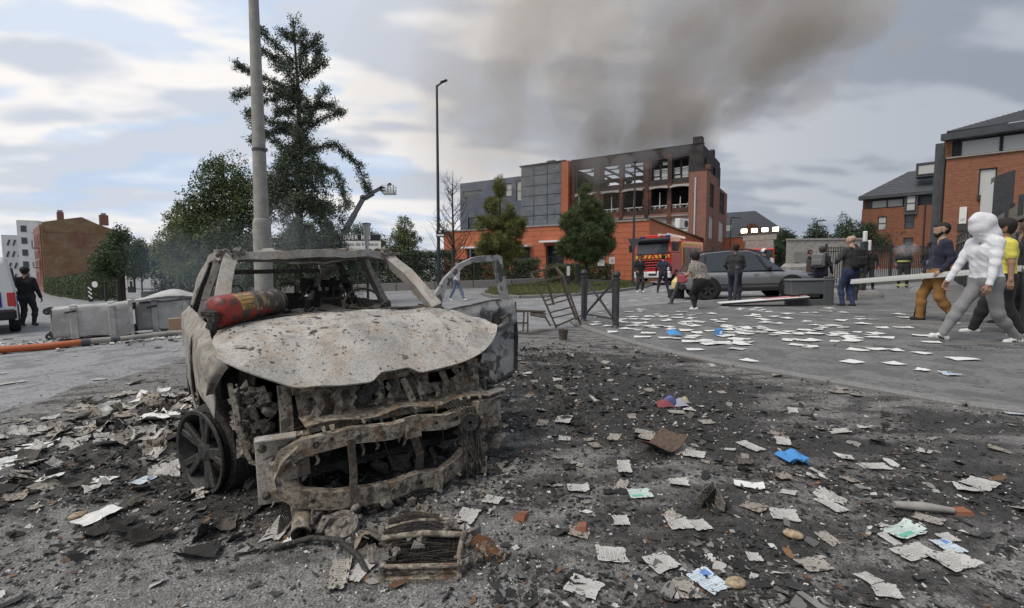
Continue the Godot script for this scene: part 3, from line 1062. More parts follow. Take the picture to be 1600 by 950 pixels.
	bent(car, "dash_beam", [V(-0.68, 0.90, -1.38), V(0.68, 0.90, -1.38)], 0.07, 0.07, M.char, 0.015)
	bent(car, "dash_remains", [V(-0.68, 0.80, -1.27), V(0.68, 0.82, -1.27)], 0.16, 0.18, M.char, 0.05)
	for s in [-0.36, 0.36]:
		var seat := Node3D.new()
		seat.name = "front_seat"
		car.add_child(seat, true)
		var fr := MB.new()
		fr.tube([V(s - 0.22, 0.45, -2.05), V(s - 0.22, 0.82, -2.2), V(s - 0.16, 1.0, -2.28), V(s + 0.16, 1.0, -2.28), V(s + 0.22, 0.82, -2.2), V(s + 0.22, 0.45, -2.05)], 0.018, 6)
		for k in 5:
			fr.tube([V(s - 0.21, 0.55 + k * 0.08, -2.1 - k * 0.025), V(s + 0.21, 0.56 + k * 0.08, -2.1 - k * 0.025)], 0.006, 5)
		fr.tube([V(s - 0.05, 1.0, -2.28), V(s - 0.05, 1.10, -2.3), V(s + 0.05, 1.10, -2.3), V(s + 0.05, 1.0, -2.28)], 0.009, 6)
		part(seat, "seat_frame", fr, M.burnt_iron)
		var cu := MB.new()
		cu.box(V(s, 0.38, -1.85), V(0.46, 0.12, 0.46), Basis(), 0.04)
		part(seat, "seat_base", cu, M.char)
	for s in [-0.42, 0.12, 0.52]:
		var back := func(a, b): return crumple(V(s + (a - 0.5) * (0.5 if s < 0.0 else 0.34), lerpf(0.45, 1.05 - 0.06 * pow(absf(a * 2 - 1), 4), b), -3.3 - 0.12 * b), 0.02, s)
		sheet(car, "rear_seat_back", back, 10, 10, 0.05, M.char)
		var hr := MB.new()
		hr.tube([V(s - 0.08, 1.02, -3.42), V(s - 0.08, 1.12, -3.43), V(s - 0.05, 1.15, -3.43), V(s + 0.05, 1.15, -3.43), V(s + 0.08, 1.12, -3.43), V(s + 0.08, 1.02, -3.42)], 0.008, 6)
		part(car, "headrest_frame", hr, M.char)
	var wheelframe := MB.new()
	var ring := []
	for k in 25:
		var a := TAU * k / 24
		ring.append(V(0.36 + 0.17 * cos(a), 0.955 + 0.145 * sin(a), -1.55 - 0.075 * sin(a)))
	wheelframe.tube(ring, 0.011, 6)
	wheelframe.tube([V(0.2, 0.955, -1.55), V(0.36, 0.93, -1.53), V(0.52, 0.955, -1.55)], 0.012, 6)
	wheelframe.tube([V(0.36, 0.93, -1.53), V(0.36, 0.86, -1.38)], 0.02, 6)
	part(car, "steering_wheel", wheelframe, M.burnt_iron)
	var clutter := MB.new()
	lumps(clutter, V(-0.6, 0.85, -1.7), V(0.6, 0.97, -1.25), 40, 0.03, 0.12)
	lumps(clutter, V(0.1, 0.9, -2.9), V(0.6, 1.25, -2.5), 16, 0.04, 0.16)
	part(car, "cabin_remains", clutter, M.char)
	bent(car, "belt_post", [V(0.2, 0.98, -2.7), V(0.3, 1.2, -2.75), V(0.46, 1.33, -2.6)], 0.06, 0.03, M.body, 0.03)
	# open front door, standing straight out from the hinge
	var door := Node3D.new()
	door.name = "open_door"
	door.position = V(0.765, 0, -1.05)
	car.add_child(door, true)
	var fo := PackedVector2Array()
	for p in [[-0.052, 0.93], [-0.011, 1.03], [0.091, 1.166], [0.227, 1.28], [0.373, 1.337], [0.50, 1.352], [0.629, 1.357], [0.668, 1.335], [0.69, 1.2], [0.735, 0.95], [0.66, 0.95], [0.62, 1.15], [0.585, 1.301], [0.392, 1.293], [0.277, 1.262], [0.164, 1.164], [0.085, 1.055], [0.05, 0.93]]:
		fo.append(Vector2(p[0], p[1]))
	var fm := MB.new()
	fm.prism(fo, 0.045)
	part(door, "window_frame", fm, M.door)
	var panel := func(a, b):
		var x := lerpf(0.0, 0.755, a)
		var top := lerpf(0.90, 0.968, a)
		var low := lerpf(0.20, 0.29, smooth(0.5, 1.0, a) * smooth(0.5, 1.0, a)) + 0.03 * pow(a, 8.0)
		var y := lerpf(low, top, b)
		x += 0.02 * smooth(0.8, 1.0, a) * sin(b * PI)
		var z := 0.03 + 0.045 * smooth(0.62, 0.70, b) - 0.02 * smooth(0.9, 1.0, b)
		# pressed recesses of the bare inner skin
		z -= 0.05 * smooth(0.12, 0.05, absf(a - 0.76)) * smooth(0.10, 0.04, absf(b - 0.78))
		z -= 0.03 * smooth(0.09, 0.05, absf(a - 0.35)) * smooth(0.16, 0.1, absf(b - 0.42))
		z -= 0.03 * smooth(0.08, 0.05, absf(a - 0.62)) * smooth(0.2, 0.12, absf(b - 0.3))
		return crumple(V(x, y, z), 0.016, 8.0)
	sheet(door, "inner_panel", panel, 40, 40, 0.004, M.door)
	sheet(door, "outer_panel", func(a, b): return panel.call(a, b) * V(1, 1, 0) + V(0, 0, -0.05 - 0.03 * sin(b * 2.6)), 14, 14, 0.004, M.body)
	bent(door, "rear_edge", [V(0.765, 0.32, 0.0), V(0.785, 0.6, 0.0), V(0.77, 0.93, 0.0)], 0.10, 0.03, M.char, 0.01, V(1, 0, 0))
	bent(door, "lower_edge", [V(0.25, 0.215, 0.0), V(0.55, 0.235, 0.0), V(0.72, 0.27, 0.0)], 0.11, 0.03, M.char, 0.01)
	var hd := MB.new()
	hd.tube([V(0.60, 0.80, 0.05), V(0.60, 0.80, 0.10), V(0.66, 0.83, 0.10), V(0.70, 0.83, 0.06)], 0.01, 6)
	hd.ball(V(0.58, 0.77, 0.04), V(0.05, 0.06, 0.02), 10)
	part(door, "lock", hd, M.burnt_iron)
	# front wheels turned to the car's right
	rim(car, "front_wheel", Transform3D(Basis(Vector3.UP, deg_to_rad(24.0)), V(-0.80, 0.235, -0.80)))
	rim(car, "front_wheel", Transform3D(Basis(Vector3.UP, deg_to_rad(24.0 + 180.0)), V(0.76, 0.24, -0.80)))
	rim(car, "rear_wheel", Transform3D(Basis(), V(-0.77, 0.245, -3.42)))
	rim(car, "rear_wheel", Transform3D(Basis(Vector3.UP, PI), V(0.77, 0.245, -3.42)))
	var wires := MB.new()
	for k in 26:   # steel cords left of the tyre, in loops behind the rim
		var a0 := rng.randf() * TAU
		var pts := []
		for i in 9:
			var a := a0 + i * 0.22
			pts.append(V(-0.72 + 0.004 * k - 0.03 * sin(i * 0.7 + k), 0.235 + 0.26 * sin(a) * rng.randf_range(0.94, 1.03), -0.80 + 0.26 * cos(a)))
		wires.tube(pts, 0.0035, 4)
	part(car, "tyre_wires", wires, M.rim)
	# inner arch, strut and engine
	for s in [-1.0, 1.0]:
		var inner := func(a, b): return crumple(V(s * (0.60 + 0.04 * sin(b * 3.0)), lerpf(0.25, 0.86, b), lerpf(-0.35, -1.3, a)), 0.03, s * 2.0)
		sheet(car, "inner_arch", inner, 14, 10, 0.006, M.char)
		bent(car, "strut", [V(s * 0.66, 0.25, -0.82), V(s * 0.60, 0.82, -0.86)], 0.07, 0.07, M.char, 0.012)
		bent(car, "chassis_rail", [V(s * 0.50, 0.38, -0.02), V(s * 0.50, 0.40, -1.1)], 0.09, 0.12, M.frame, 0.015)
	var eng := MB.new()
	eng.box(V(0.05, 0.48, -0.55), V(0.75, 0.36, 0.42), Basis(), 0.05)
	lumps(eng, V(-0.45, 0.3, -0.85), V(0.5, 0.74, -0.2), 90, 0.05, 0.18)
	part(car, "engine", eng, M.char)
	boxpart(car, "underside", V(0, 0.17, -1.5), V(1.2, 0.04, 2.6), M.char)
	# burnt headlamp remains beside the left post
	var hl := MB.new()
	lumps(hl, V(-0.75, 0.34, -0.32), V(-0.60, 0.66, -0.16), 130, 0.015, 0.065)
	part(car, "headlamp_remains", hl, M.ashlump)
	bent(car, "headlamp_bracket", [V(-0.765, 0.72, -0.16), V(-0.755, 0.5, -0.14), V(-0.71, 0.33, -0.13), V(-0.62, 0.27, -0.12)], 0.022, 0.04, M.frame, 0.02, V(0, 0, 1))
	var hr2 := MB.new()
	lumps(hr2, V(0.55, 0.28, -0.35), V(0.72, 0.62, -0.08), 100, 0.015, 0.07)
	part(car, "headlamp_remains", hr2, M.ashlump)
	bent(car, "lamp_post", [V(-0.55, 0.68, -0.12), V(-0.555, 0.40, -0.10)], 0.055, 0.05, M.frame, 0.008, V(0, 0, 1), true)
	bent(car, "lamp_post", [V(0.53, 0.66, -0.12), V(0.54, 0.40, -0.10)], 0.055, 0.05, M.frame, 0.008, V(0, 0, 1), true)
	# upper panel with its slots, built of strips round the openings
	var up_z := -0.09
	bent(car, "slam_panel", [V(-0.52, 0.655, up_z), V(0.55, 0.655, up_z)], 0.05, 0.045, M.frame, 0.012)
	bent(car, "slam_panel_foot", [V(-0.50, 0.52, up_z), V(0.20, 0.525, up_z), V(0.54, 0.50, up_z)], 0.03, 0.03, M.frame, 0.012)
	for q in [[-0.50, -0.155, 0.535, 0.64], [-0.11, -0.055, 0.52, 0.64], [-0.02, 0.20, 0.53, 0.565], [-0.02, 0.04, 0.53, 0.64], [0.09, 0.22, 0.53, 0.64], [0.44, 0.56, 0.49, 0.64], [0.21, 0.45, 0.515, 0.565]]:
		var pp := func(a, b): return crumple(V(lerpf(q[0], q[1], a), lerpf(q[2], q[3], b), up_z + 0.01 + 0.012 * sin(a * 9.0) * sin(b * 5.0)), 0.012, 4.0)
		sheet(car, "grille_panel", pp, maxi(3, int((q[1] - q[0]) / 0.03)), 5, 0.004, M.frame)
	for q in [[-0.36, 0.55, 0.05], [-0.14, 0.60, 0.02]]:
		var bb := MB.new()
		bb.lathe([Vector2(0, 0.02), Vector2(0.03, 0.018), Vector2(0.046, 0.008), Vector2(0.048, -0.01), Vector2(0, -0.012)], 16, Transform3D(Basis(Vector3.RIGHT, PI / 2), V(q[0] + (0.18 if q[2] > 0.03 else 0.0), q[1] + 0.015, -0.045)))
		part(car, "horn", bb, M.char)
	for x in [-0.42, -0.33, -0.03, 0.05, 0.12, 0.30]:
		bent(car, "latch_bracket", [V(x, 0.63, -0.06), V(x + 0.015, 0.57, -0.035), V(x + 0.04 * sin(x * 20.0), 0.50, -0.02)], 0.035, 0.018, M.frame, 0.014, V(0, 0, 1))
	# shelf-like middle flange
	var flange := func(a, b):
		var x := lerpf(-0.50, 0.56, a)
		return V(x, 0.515 - 0.03 * a + 0.012 * sin(a * 17.0) * b - 0.015 * b, lerpf(-0.08, 0.075, b) + 0.008 * sin(a * 23.0) * b)
	sheet(car, "middle_flange", flange, 50, 6, 0.006, M.frame)
	bent(car, "middle_beam", [V(-0.48, 0.475, 0.0), V(0.1, 0.47, 0.02), V(0.54, 0.44, 0.0)], 0.05, 0.04, M.frame, 0.012)
	# ring of the crash beam: upper bar, turned end, lower bar
	bent(car, "crash_beam", [V(-0.60, 0.33, 0.03), V(-0.585, 0.385, 0.06), V(-0.52, 0.418, 0.09), V(-0.3, 0.432, 0.12), V(-0.1, 0.412, 0.135), V(0.05, 0.418, 0.12), V(0.2, 0.392, 0.12), V(0.33, 0.40, 0.10), V(0.45, 0.385, 0.06)], 0.05, 0.08, M.frame, 0.005, Vector3.UP, true)
	bent(car, "beam_end", [V(-0.63, 0.22, 0.04), V(-0.635, 0.30, 0.05), V(-0.60, 0.38, 0.08), V(-0.54, 0.43, 0.10)], 0.02, 0.07, M.frame, 0.006, V(0, 0, 1))
	bent(car, "beam_end", [V(0.42, 0.42, 0.07), V(0.55, 0.41, 0.02), V(0.60, 0.34, -0.05), V(0.60, 0.22, -0.06)], 0.08, 0.10, M.frame, 0.015, V(0, 0, 1))
	bent(car, "lower_beam", [V(-0.635, 0.34, 0.02), V(-0.62, 0.25, 0.05), V(-0.55, 0.185, 0.09), V(-0.42, 0.145, 0.12), V(-0.28, 0.13, 0.15), V(-0.12, 0.108, 0.14), V(0.02, 0.112, 0.12), V(0.16, 0.092, 0.13), V(0.28, 0.118, 0.10), V(0.36, 0.15, 0.06)], 0.05, 0.085, M.frame, 0.005, Vector3.UP, true)
	bent(car, "tie_strap", [V(-0.325, 0.43, 0.165), V(-0.315, 0.30, 0.16), V(-0.325, 0.14, 0.175)], 0.035, 0.012, M.burnt_iron, 0.008, V(0, 0, 1))
	bent(car, "tie_strap", [V(0.0, 0.47, 0.16), V(0.0, 0.36, 0.165)], 0.09, 0.012, M.frame, 0.008, V(0, 0, 1))
	bent(car, "tie_strap", [V(0.05, 0.34, 0.06), V(0.09, 0.22, 0.05), V(0.08, 0.05, 0.03)], 0.045, 0.015, M.burnt_iron, 0.012, V(0, 0, 1))
	bent(car, "hanging_bracket", [V(-0.33, 0.09, 0.12), V(-0.32, 0.0, 0.11)], 0.06, 0.05, M.burnt_iron, 0.012, V(0, 0, 1))
	# punched holes, studs and small brackets along the beams
	for q in [[-0.47, 0.425, 0.128, 0.016], [-0.40, 0.44, 0.138, 0.009], [-0.28, 0.425, 0.15, 0.008], [-0.16, 0.418, 0.158, 0.012], [0.14, 0.405, 0.158, 0.010], [0.27, 0.40, 0.145, 0.014], [-0.5, 0.165, 0.135, 0.010], [-0.12, 0.112, 0.168, 0.009], [0.03, 0.11, 0.168, 0.012], [0.22, 0.125, 0.15, 0.009], [-0.44, 0.60, -0.058, 0.010], [-0.30, 0.61, -0.058, 0.008], [0.50, 0.58, -0.058, 0.012], [0.15, 0.60, -0.058, 0.010]]:
		var hb := MB.new()
		hb.lathe([Vector2(q[3] * 0.55, -0.012), Vector2(q[3] * 0.6, 0.0), Vector2(q[3], 0.002), Vector2(q[3] * 1.1, -0.003)], 10, Transform3D(Basis(Vector3.RIGHT, PI / 2), V(q[0], q[1], q[2])))
		hb.lathe([Vector2(0, -0.008), Vector2(q[3] * 0.6, -0.008)], 10, Transform3D(Basis(Vector3.RIGHT, PI / 2), V(q[0], q[1], q[2])))
		part(car, "eyelet", hb, M.char)
	for k in 22:
		var x := rng.randf_range(-0.5, 0.52)
		var y := rng.randf_range(0.5, 0.64) if k % 2 else rng.randf_range(0.44, 0.5)
		bent(car, "small_bracket", [V(x, y + 0.03, -0.05), V(x + rng.randf_range(-0.02, 0.02), y, -0.01), V(x + rng.randf_range(-0.03, 0.03), y - 0.035, 0.0)], rng.randf_range(0.012, 0.035), rng.randf_range(0.006, 0.014), M.frame if k % 3 else M.char, 0.01, V(0, 0, 1))
	var rag := MB.new()   # torn strips hanging from the beams
	for k in 40:
		var x := rng.randf_range(-0.6, 0.45)
		var y: float = [0.47, 0.37, 0.10, 0.50][k % 4]
		var c := V(x, y, 0.10 if k % 4 else 0.03)
		var l := rng.randf_range(0.02, 0.07)
		rag.grid([[c, c + V(rng.randf_range(0.008, 0.03), 0, 0)], [c + V(0.006, -l * 0.5, 0.012), c + V(0.02, -l * 0.45, 0.016)], [c + V(rng.randf_range(-0.01, 0.02), -l, 0.0), c + V(0.015, -l * 0.9, 0.006)]], false)
	part(car, "torn_strips", rag, M.frame).set_meta("kind", "stuff")
	# bolted mounting plates and crash boxes
	for s in [-1.0, 1.0]:
		var mp := MB.new()
		var bz := Basis(Vector3.UP, s * 0.25)
		mp.box(V(s * 0.615, 0.30, -0.035), V(0.18, 0.33, 0.014), bz, 0.004)
		mp.box(V(s * 0.615, 0.46, -0.01), V(0.18, 0.014, 0.07), bz, 0.004)
		part(car, "mounting_plate", mp, M.hood)
		for q in [[-0.06, 0.40], [0.06, 0.40], [-0.055, 0.17], [0.06, 0.17]]:
			var bo := MB.new()
			bo.lathe([Vector2(0, 0.014), Vector2(0.01, 0.013), Vector2(0.013, 0.006), Vector2(0.02, 0.002), Vector2(0.02, 0)], 8, Transform3D(Basis(Vector3.RIGHT, PI / 2), V(s * 0.615 + q[0], q[1] + 0.01, -0.02 - s * q[0] * 0.25)))
			part(car, "bolt", bo, M.burnt_iron)
		bent(car, "crash_box", [V(s * 0.56, 0.33, -0.03), V(s * 0.55, 0.34, 0.06)], 0.11, 0.14, M.frame, 0.016)
	bent(car, "lower_arm", [V(0.44, 0.30, -0.02), V(0.47, 0.16, 0.0), V(0.52, 0.1, 0.02)], 0.13, 0.03, M.frame, 0.03, V(0, 0, 1))
	var pul := MB.new()
	pul.lathe([Vector2(0.01, 0.022), Vector2(0.03, 0.02), Vector2(0.05, 0.024), Vector2(0.055, 0.012), Vector2(0.047, 0.0), Vector2(0.055, -0.012), Vector2(0.05, -0.02), Vector2(0, -0.02)], 20, Transform3D(Basis(Vector3.RIGHT, PI / 2) * Basis(Vector3.BACK, 0.3), V(0.36, 0.36, 0.13)))
	part(car, "pulley", pul, M.char)
	# loose wiring
	var wi := MB.new()
	for k in 16:
		var a := V(0.36 + rng.randf_range(-0.04, 0.05), 0.33, 0.13 + rng.randf_range(-0.02, 0.03))
		wi.tube([a, a + V(rng.randf_range(-0.03, 0.03), -0.12, 0.02), a + V(rng.randf_range(-0.06, 0.06), -0.24 - rng.randf() * 0.05, 0.02)], 0.0035, 4)
	for k in 7:
		var a := V(-0.68 + k * 0.012, 0.36, -0.15)
		wi.tube([a, a + V(0.04, -0.13, 0.05), a + V(0.09 + 0.01 * k, -0.26, 0.07), a + V(0.05 - 0.02 * k, -0.345, 0.12 + 0.02 * k)], 0.004, 5)
	for k in 10:
		var a := V(rng.randf_range(-0.4, 0.4), 0.38, 0.05)
		wi.tube([a, a + V(0.02, -0.1, 0.0), a + V(rng.randf_range(-0.1, 0.1), -0.2, -0.03)], 0.003, 4)
	for k in 8:
		var x := 0.22 + k * 0.02
		wi.tube([V(x, 0.47, 0.08), V(x + 0.03, 0.44, 0.13), V(x + 0.05, 0.39, 0.12)], 0.004, 4)
	part(car, "loose_wires", wi, M.char)
	var pipe := MB.new()
	pipe.tube([V(-0.52, 0.12, -0.05), V(-0.54, 0.08, 0.08), V(-0.575, 0.06, 0.2)], [0.05, 0.046, 0.042], 14, false)
	pipe.tube([V(-0.52, 0.12, -0.05), V(-0.54, 0.08, 0.08), V(-0.575, 0.06, 0.2)], [0.044, 0.04, 0.036], 14, false)
	part(car, "intake_pipe", pipe, M.frame)
	var drop := MB.new()
	lumps(drop, V(-0.55, 0.0, -0.02), V(0.5, 0.1, 0.2), 70, 0.015, 0.07)
	lumps(drop, V(0.36, 0.12, -0.05), V(0.66, 0.45, 0.06), 46, 0.02, 0.08)
	lumps(drop, V(-0.66, 0.12, -0.02), V(-0.5, 0.4, 0.06), 20, 0.015, 0.05)
	lumps(drop, V(-0.7, 0.0, -0.9), V(0.5, 0.06, -0.1), 70, 0.02, 0.10)
	part(car, "dripped_remains", drop, M.ashlump)
	# mirror stub and side trim on the near flank
	# flakes of burnt paint and cinder lying on the bonnet
	var xf := []
	var cs := []
	for k in 620:
		var u := rng.randf_range(-0.92, 0.92)
		var v := pow(rng.randf(), 0.75)
		var p := hood_point(u, v)
		var px := (hood_point(u + 0.02, v) - p).normalized()
		var pz := (p - hood_point(u, minf(v + 0.02, 1.0))).normalized()
		var up := pz.cross(px).normalized()
		var s := rng.randf_range(0.004, 0.013) * (2.6 if rng.randf() < 0.06 else 1.0)
		var bb := Basis(px, up, px.cross(up)) * Basis(Vector3.UP, rng.randf() * TAU)
		xf.append(Transform3D(bb.scaled_local(V(s, s * 0.6, s * rng.randf_range(0.5, 1.2))), p + up * 0.002))
		var g := rng.randf_range(0.03, 0.3)
		cs.append(Color(g, g * 0.94, g * 0.87))
	var fl := stuff("cinder_flakes", "", "", flake_mesh(3), M.flake, xf, cs, car)
	fl.set_meta("kind", "stuff")

func flake_mesh(seed_: int) -> ArrayMesh:
	# one curled scrap about two units across
	var r := RandomNumberGenerator.new()
	r.seed = seed_
	var mb := MB.new()
	mb.colored = true
	var n := 7
	var ring := []
	for k in n:
		var a := TAU * k / n
		var q := r.randf_range(0.55, 1.0)
		ring.append(Vector3(cos(a) * q, r.randf_range(0.0, 0.45), sin(a) * q * 0.8))
	var c := Vector3(0, r.randf_range(-0.05, 0.25), 0)
	for k in n:
		mb.flat(c, ring[k], ring[(k + 1) % n], Vector3.UP)
	return mb.mesh()

const GAS_TURN := 0.12
func gas_bottle() -> void:
	var o := thing("gas_tank", "scorched red gas tank with a yellow label lying at the corner of the burnt bonnet", "gas tank")
	var a := Transform3D(ground_basis(deg_to_rad(36.0)), Vector3(-0.60, slope_y(-0.6), -2.55))
	var p0 := a * V(-0.75, 0.985, -0.83)
	var p1 := a * V(-0.43, 1.005, -1.13)
	var ax := (p1 - p0).normalized()
	var z := ax.cross(Vector3.UP).normalized()
	o.transform = Transform3D(Basis(z.cross(ax) * -1.0, ax, z).orthonormalized(), p0 + Vector3(0, 0.045, 0))
	if o.basis.determinant() < 0.0:
		o.basis = Basis(-o.basis.x, o.basis.y, o.basis.z)
	var L := (p1 - p0).length() + 0.02
	var R := 0.094
	var prof := [Vector2(0.0, -0.055)]
	for k in 9:
		var t := PI / 2 * k / 8
		prof.append(Vector2(R * sin(t), 0.0 - 0.055 * cos(t)))
	for k in 9:
		var t := PI / 2 * k / 8
		prof.append(Vector2(R * cos(t), L + 0.055 * sin(t)))
	# lathe with texture: u along the axis, v round it
	var im := Image.create(512, 256, false, Image.FORMAT_RGB8)
	var f := FastNoiseLite.new()
	f.seed = 4
	f.frequency = 0.014
	f.fractal_octaves = 5
	for y in 256:
		for x in 512:
			var n := f.get_noise_2d(x, y * 1.3)
			var c := Color(0.25, 0.024, 0.016)
			c = c.lerp(Color(0.10, 0.022, 0.016), smooth(0.0, 0.28, n))
			if x > 120 and x < 250 and y > 92 and y < 150:
				c = Color(0.36, 0.24, 0.06)
				if (y - 92) % 13 < 5 and n < 0.12 and x > 130 and x < 240:
					c = Color(0.2, 0.07, 0.03)
			if x > 285 and x < 325 and y > 100 and y < 140:
				c = Color(0.30, 0.21, 0.06)
			var s := smooth(0.30, 0.50, x / 512.0 + 0.6 * n + 0.34 * smooth(0.0, 0.3, absf(y / 256.0 - 0.45) - 0.12))
			var grime := Color(0.045, 0.036, 0.03).lerp(Color(0.22, 0.18, 0.12), smooth(0.2, 0.42, f.get_noise_2d(x * 2.0 + 90, y * 2.0)))
			c = c.lerp(grime, s * (0.7 if c.g > 0.15 else 1.0))
			im.set_pixel(x, y, c.linear_to_srgb())
	var m := StandardMaterial3D.new()
	m.albedo_texture = ImageTexture.create_from_image(im)
	m.roughness = 0.45
	var mb := MB.new()
	var seg := 32
	for i in prof.size() - 1:
		for k in seg:
			var q := []
			var nn := []
			var uu := []
			for w in [[i, k], [i, k + 1], [i + 1, k + 1], [i + 1, k]]:
				var an: float = TAU * w[1] / seg
				var pr: Vector2 = prof[w[0]]
				var d := V(cos(an), 0, sin(an))
				q.append(d * pr.x + V(0, pr.y, 0))
				var cy := clampf(pr.y, 0.0, L)
				nn.append((d * pr.x / (R * R) + V(0, (pr.y - cy) / 0.003, 0)).normalized() if pr.x > 0.001 else V(0, signf(pr.y - L / 2), 0))
				uu.append(Vector2((pr.y + 0.055) / (L + 0.11), float(w[1]) / seg + GAS_TURN))
			mb.tri(q[0], q[1], q[2], nn[0], nn[1], nn[2], uu[0], uu[1], uu[2])
			mb.tri(q[0], q[2], q[3], nn[0], nn[2], nn[3], uu[0], uu[2], uu[3])
	part(o, "shell", mb, m)
	var vb := MB.new()
	vb.lathe([Vector2(0.0, -0.085), Vector2(0.022, -0.085), Vector2(0.024, -0.05), Vector2(0.0, -0.05)], 10)
	vb.box(V(0.0, -0.09, 0.02), V(0.03, 0.03, 0.10), Basis(), 0.006)
	vb.box(V(0.05, -0.085, 0.03), V(0.10, 0.03, 0.05), Basis(Vector3.UP, 0.5), 0.006)
	part(o, "valve", vb, M.char)
	var cb := MB.new()
	cb.lathe([Vector2(0.06, L + 0.03), Vector2(0.075, L + 0.07), Vector2(0.07, L + 0.07), Vector2(0.055, L + 0.03)], 20)
	part(o, "foot_ring", cb, M.char)

# ---------------------------------------------------------------- buildings
func wall_with_holes(parent: Node, called: String, x0: float, x1: float, y0: float, y1: float, z: float, th: float, holes: Array, m: Material) -> void:
	# piers and bands round rectangular openings [x0, x1, y0, y1]; one mesh, real openings
	var xs := [x0, x1]
	var ys := [y0, y1]
	for h: Array in holes:
		xs.append_array([h[0], h[1]])
		ys.append_array([h[2], h[3]])
	xs.sort()
	ys.sort()
	var mb := MB.new()
	for i in xs.size() - 1:
		if xs[i + 1] - xs[i] < 0.002:
			continue
		var run := -99.0
		var top := 0.0
		for j in ys.size() - 1:
			if ys[j + 1] - ys[j] < 0.002:
				continue
			var cx: float = (xs[i] + xs[i + 1]) / 2
			var cy: float = (ys[j] + ys[j + 1]) / 2
			var open := false
			for h: Array in holes:
				if cx > h[0] and cx < h[1] and cy > h[2] and cy < h[3]:
					open = true
			if open:
				if run > -98.0:
					mb.box(V((xs[i] + xs[i + 1]) / 2, (run + top) / 2 - 0.0, z), V(xs[i + 1] - xs[i], top - run, th))
				run = -99.0
			else:
				if run < -98.0:
					run = ys[j]
				top = ys[j + 1]
		if run > -98.0:
			mb.box(V((xs[i] + xs[i + 1]) / 2, (run + top) / 2, z), V(xs[i + 1] - xs[i], top - run, th))
	part(parent, called, mb, m)

func window(parent: Node, x0: float, x1: float, y0: float, y1: float, z: float, fm: Material, pm: Material, cols := 1, rows := 1, fr := 0.07) -> void:
	var w := Node3D.new()
	w.name = "window"
	parent.add_child(w, true)
	var mb := MB.new()
	mb.box(V((x0 + x1) / 2, y0 + fr / 2, z), V(x1 - x0, fr, 0.08))
	mb.box(V((x0 + x1) / 2, y1 - fr / 2, z), V(x1 - x0, fr, 0.08))
	mb.box(V(x0 + fr / 2, (y0 + y1) / 2, z), V(fr, y1 - y0 - 2 * fr, 0.08))
	mb.box(V(x1 - fr / 2, (y0 + y1) / 2, z), V(fr, y1 - y0 - 2 * fr, 0.08))
	for i in range(1, cols):
		mb.box(V(lerpf(x0, x1, float(i) / cols), (y0 + y1) / 2, z + 0.003), V(fr * 0.8, y1 - y0 - 2 * fr, 0.07))
	for j in range(1, rows):
		mb.box(V((x0 + x1) / 2, lerpf(y0, y1, float(j) / rows), z - 0.003), V(x1 - x0 - 2 * fr, fr * 0.8, 0.07))
	part(w, "frame", mb, fm)
	if pm:
		var pb := MB.new()
		pb.quad(V(x0 + fr, y0 + fr, z - 0.02), V(x1 - fr, y0 + fr, z - 0.02), V(x1 - fr, y1 - fr, z - 0.02), V(x0 + fr, y1 - fr, z - 0.02), V(0, 0, 1))
		part(w, "pane", pb, pm)

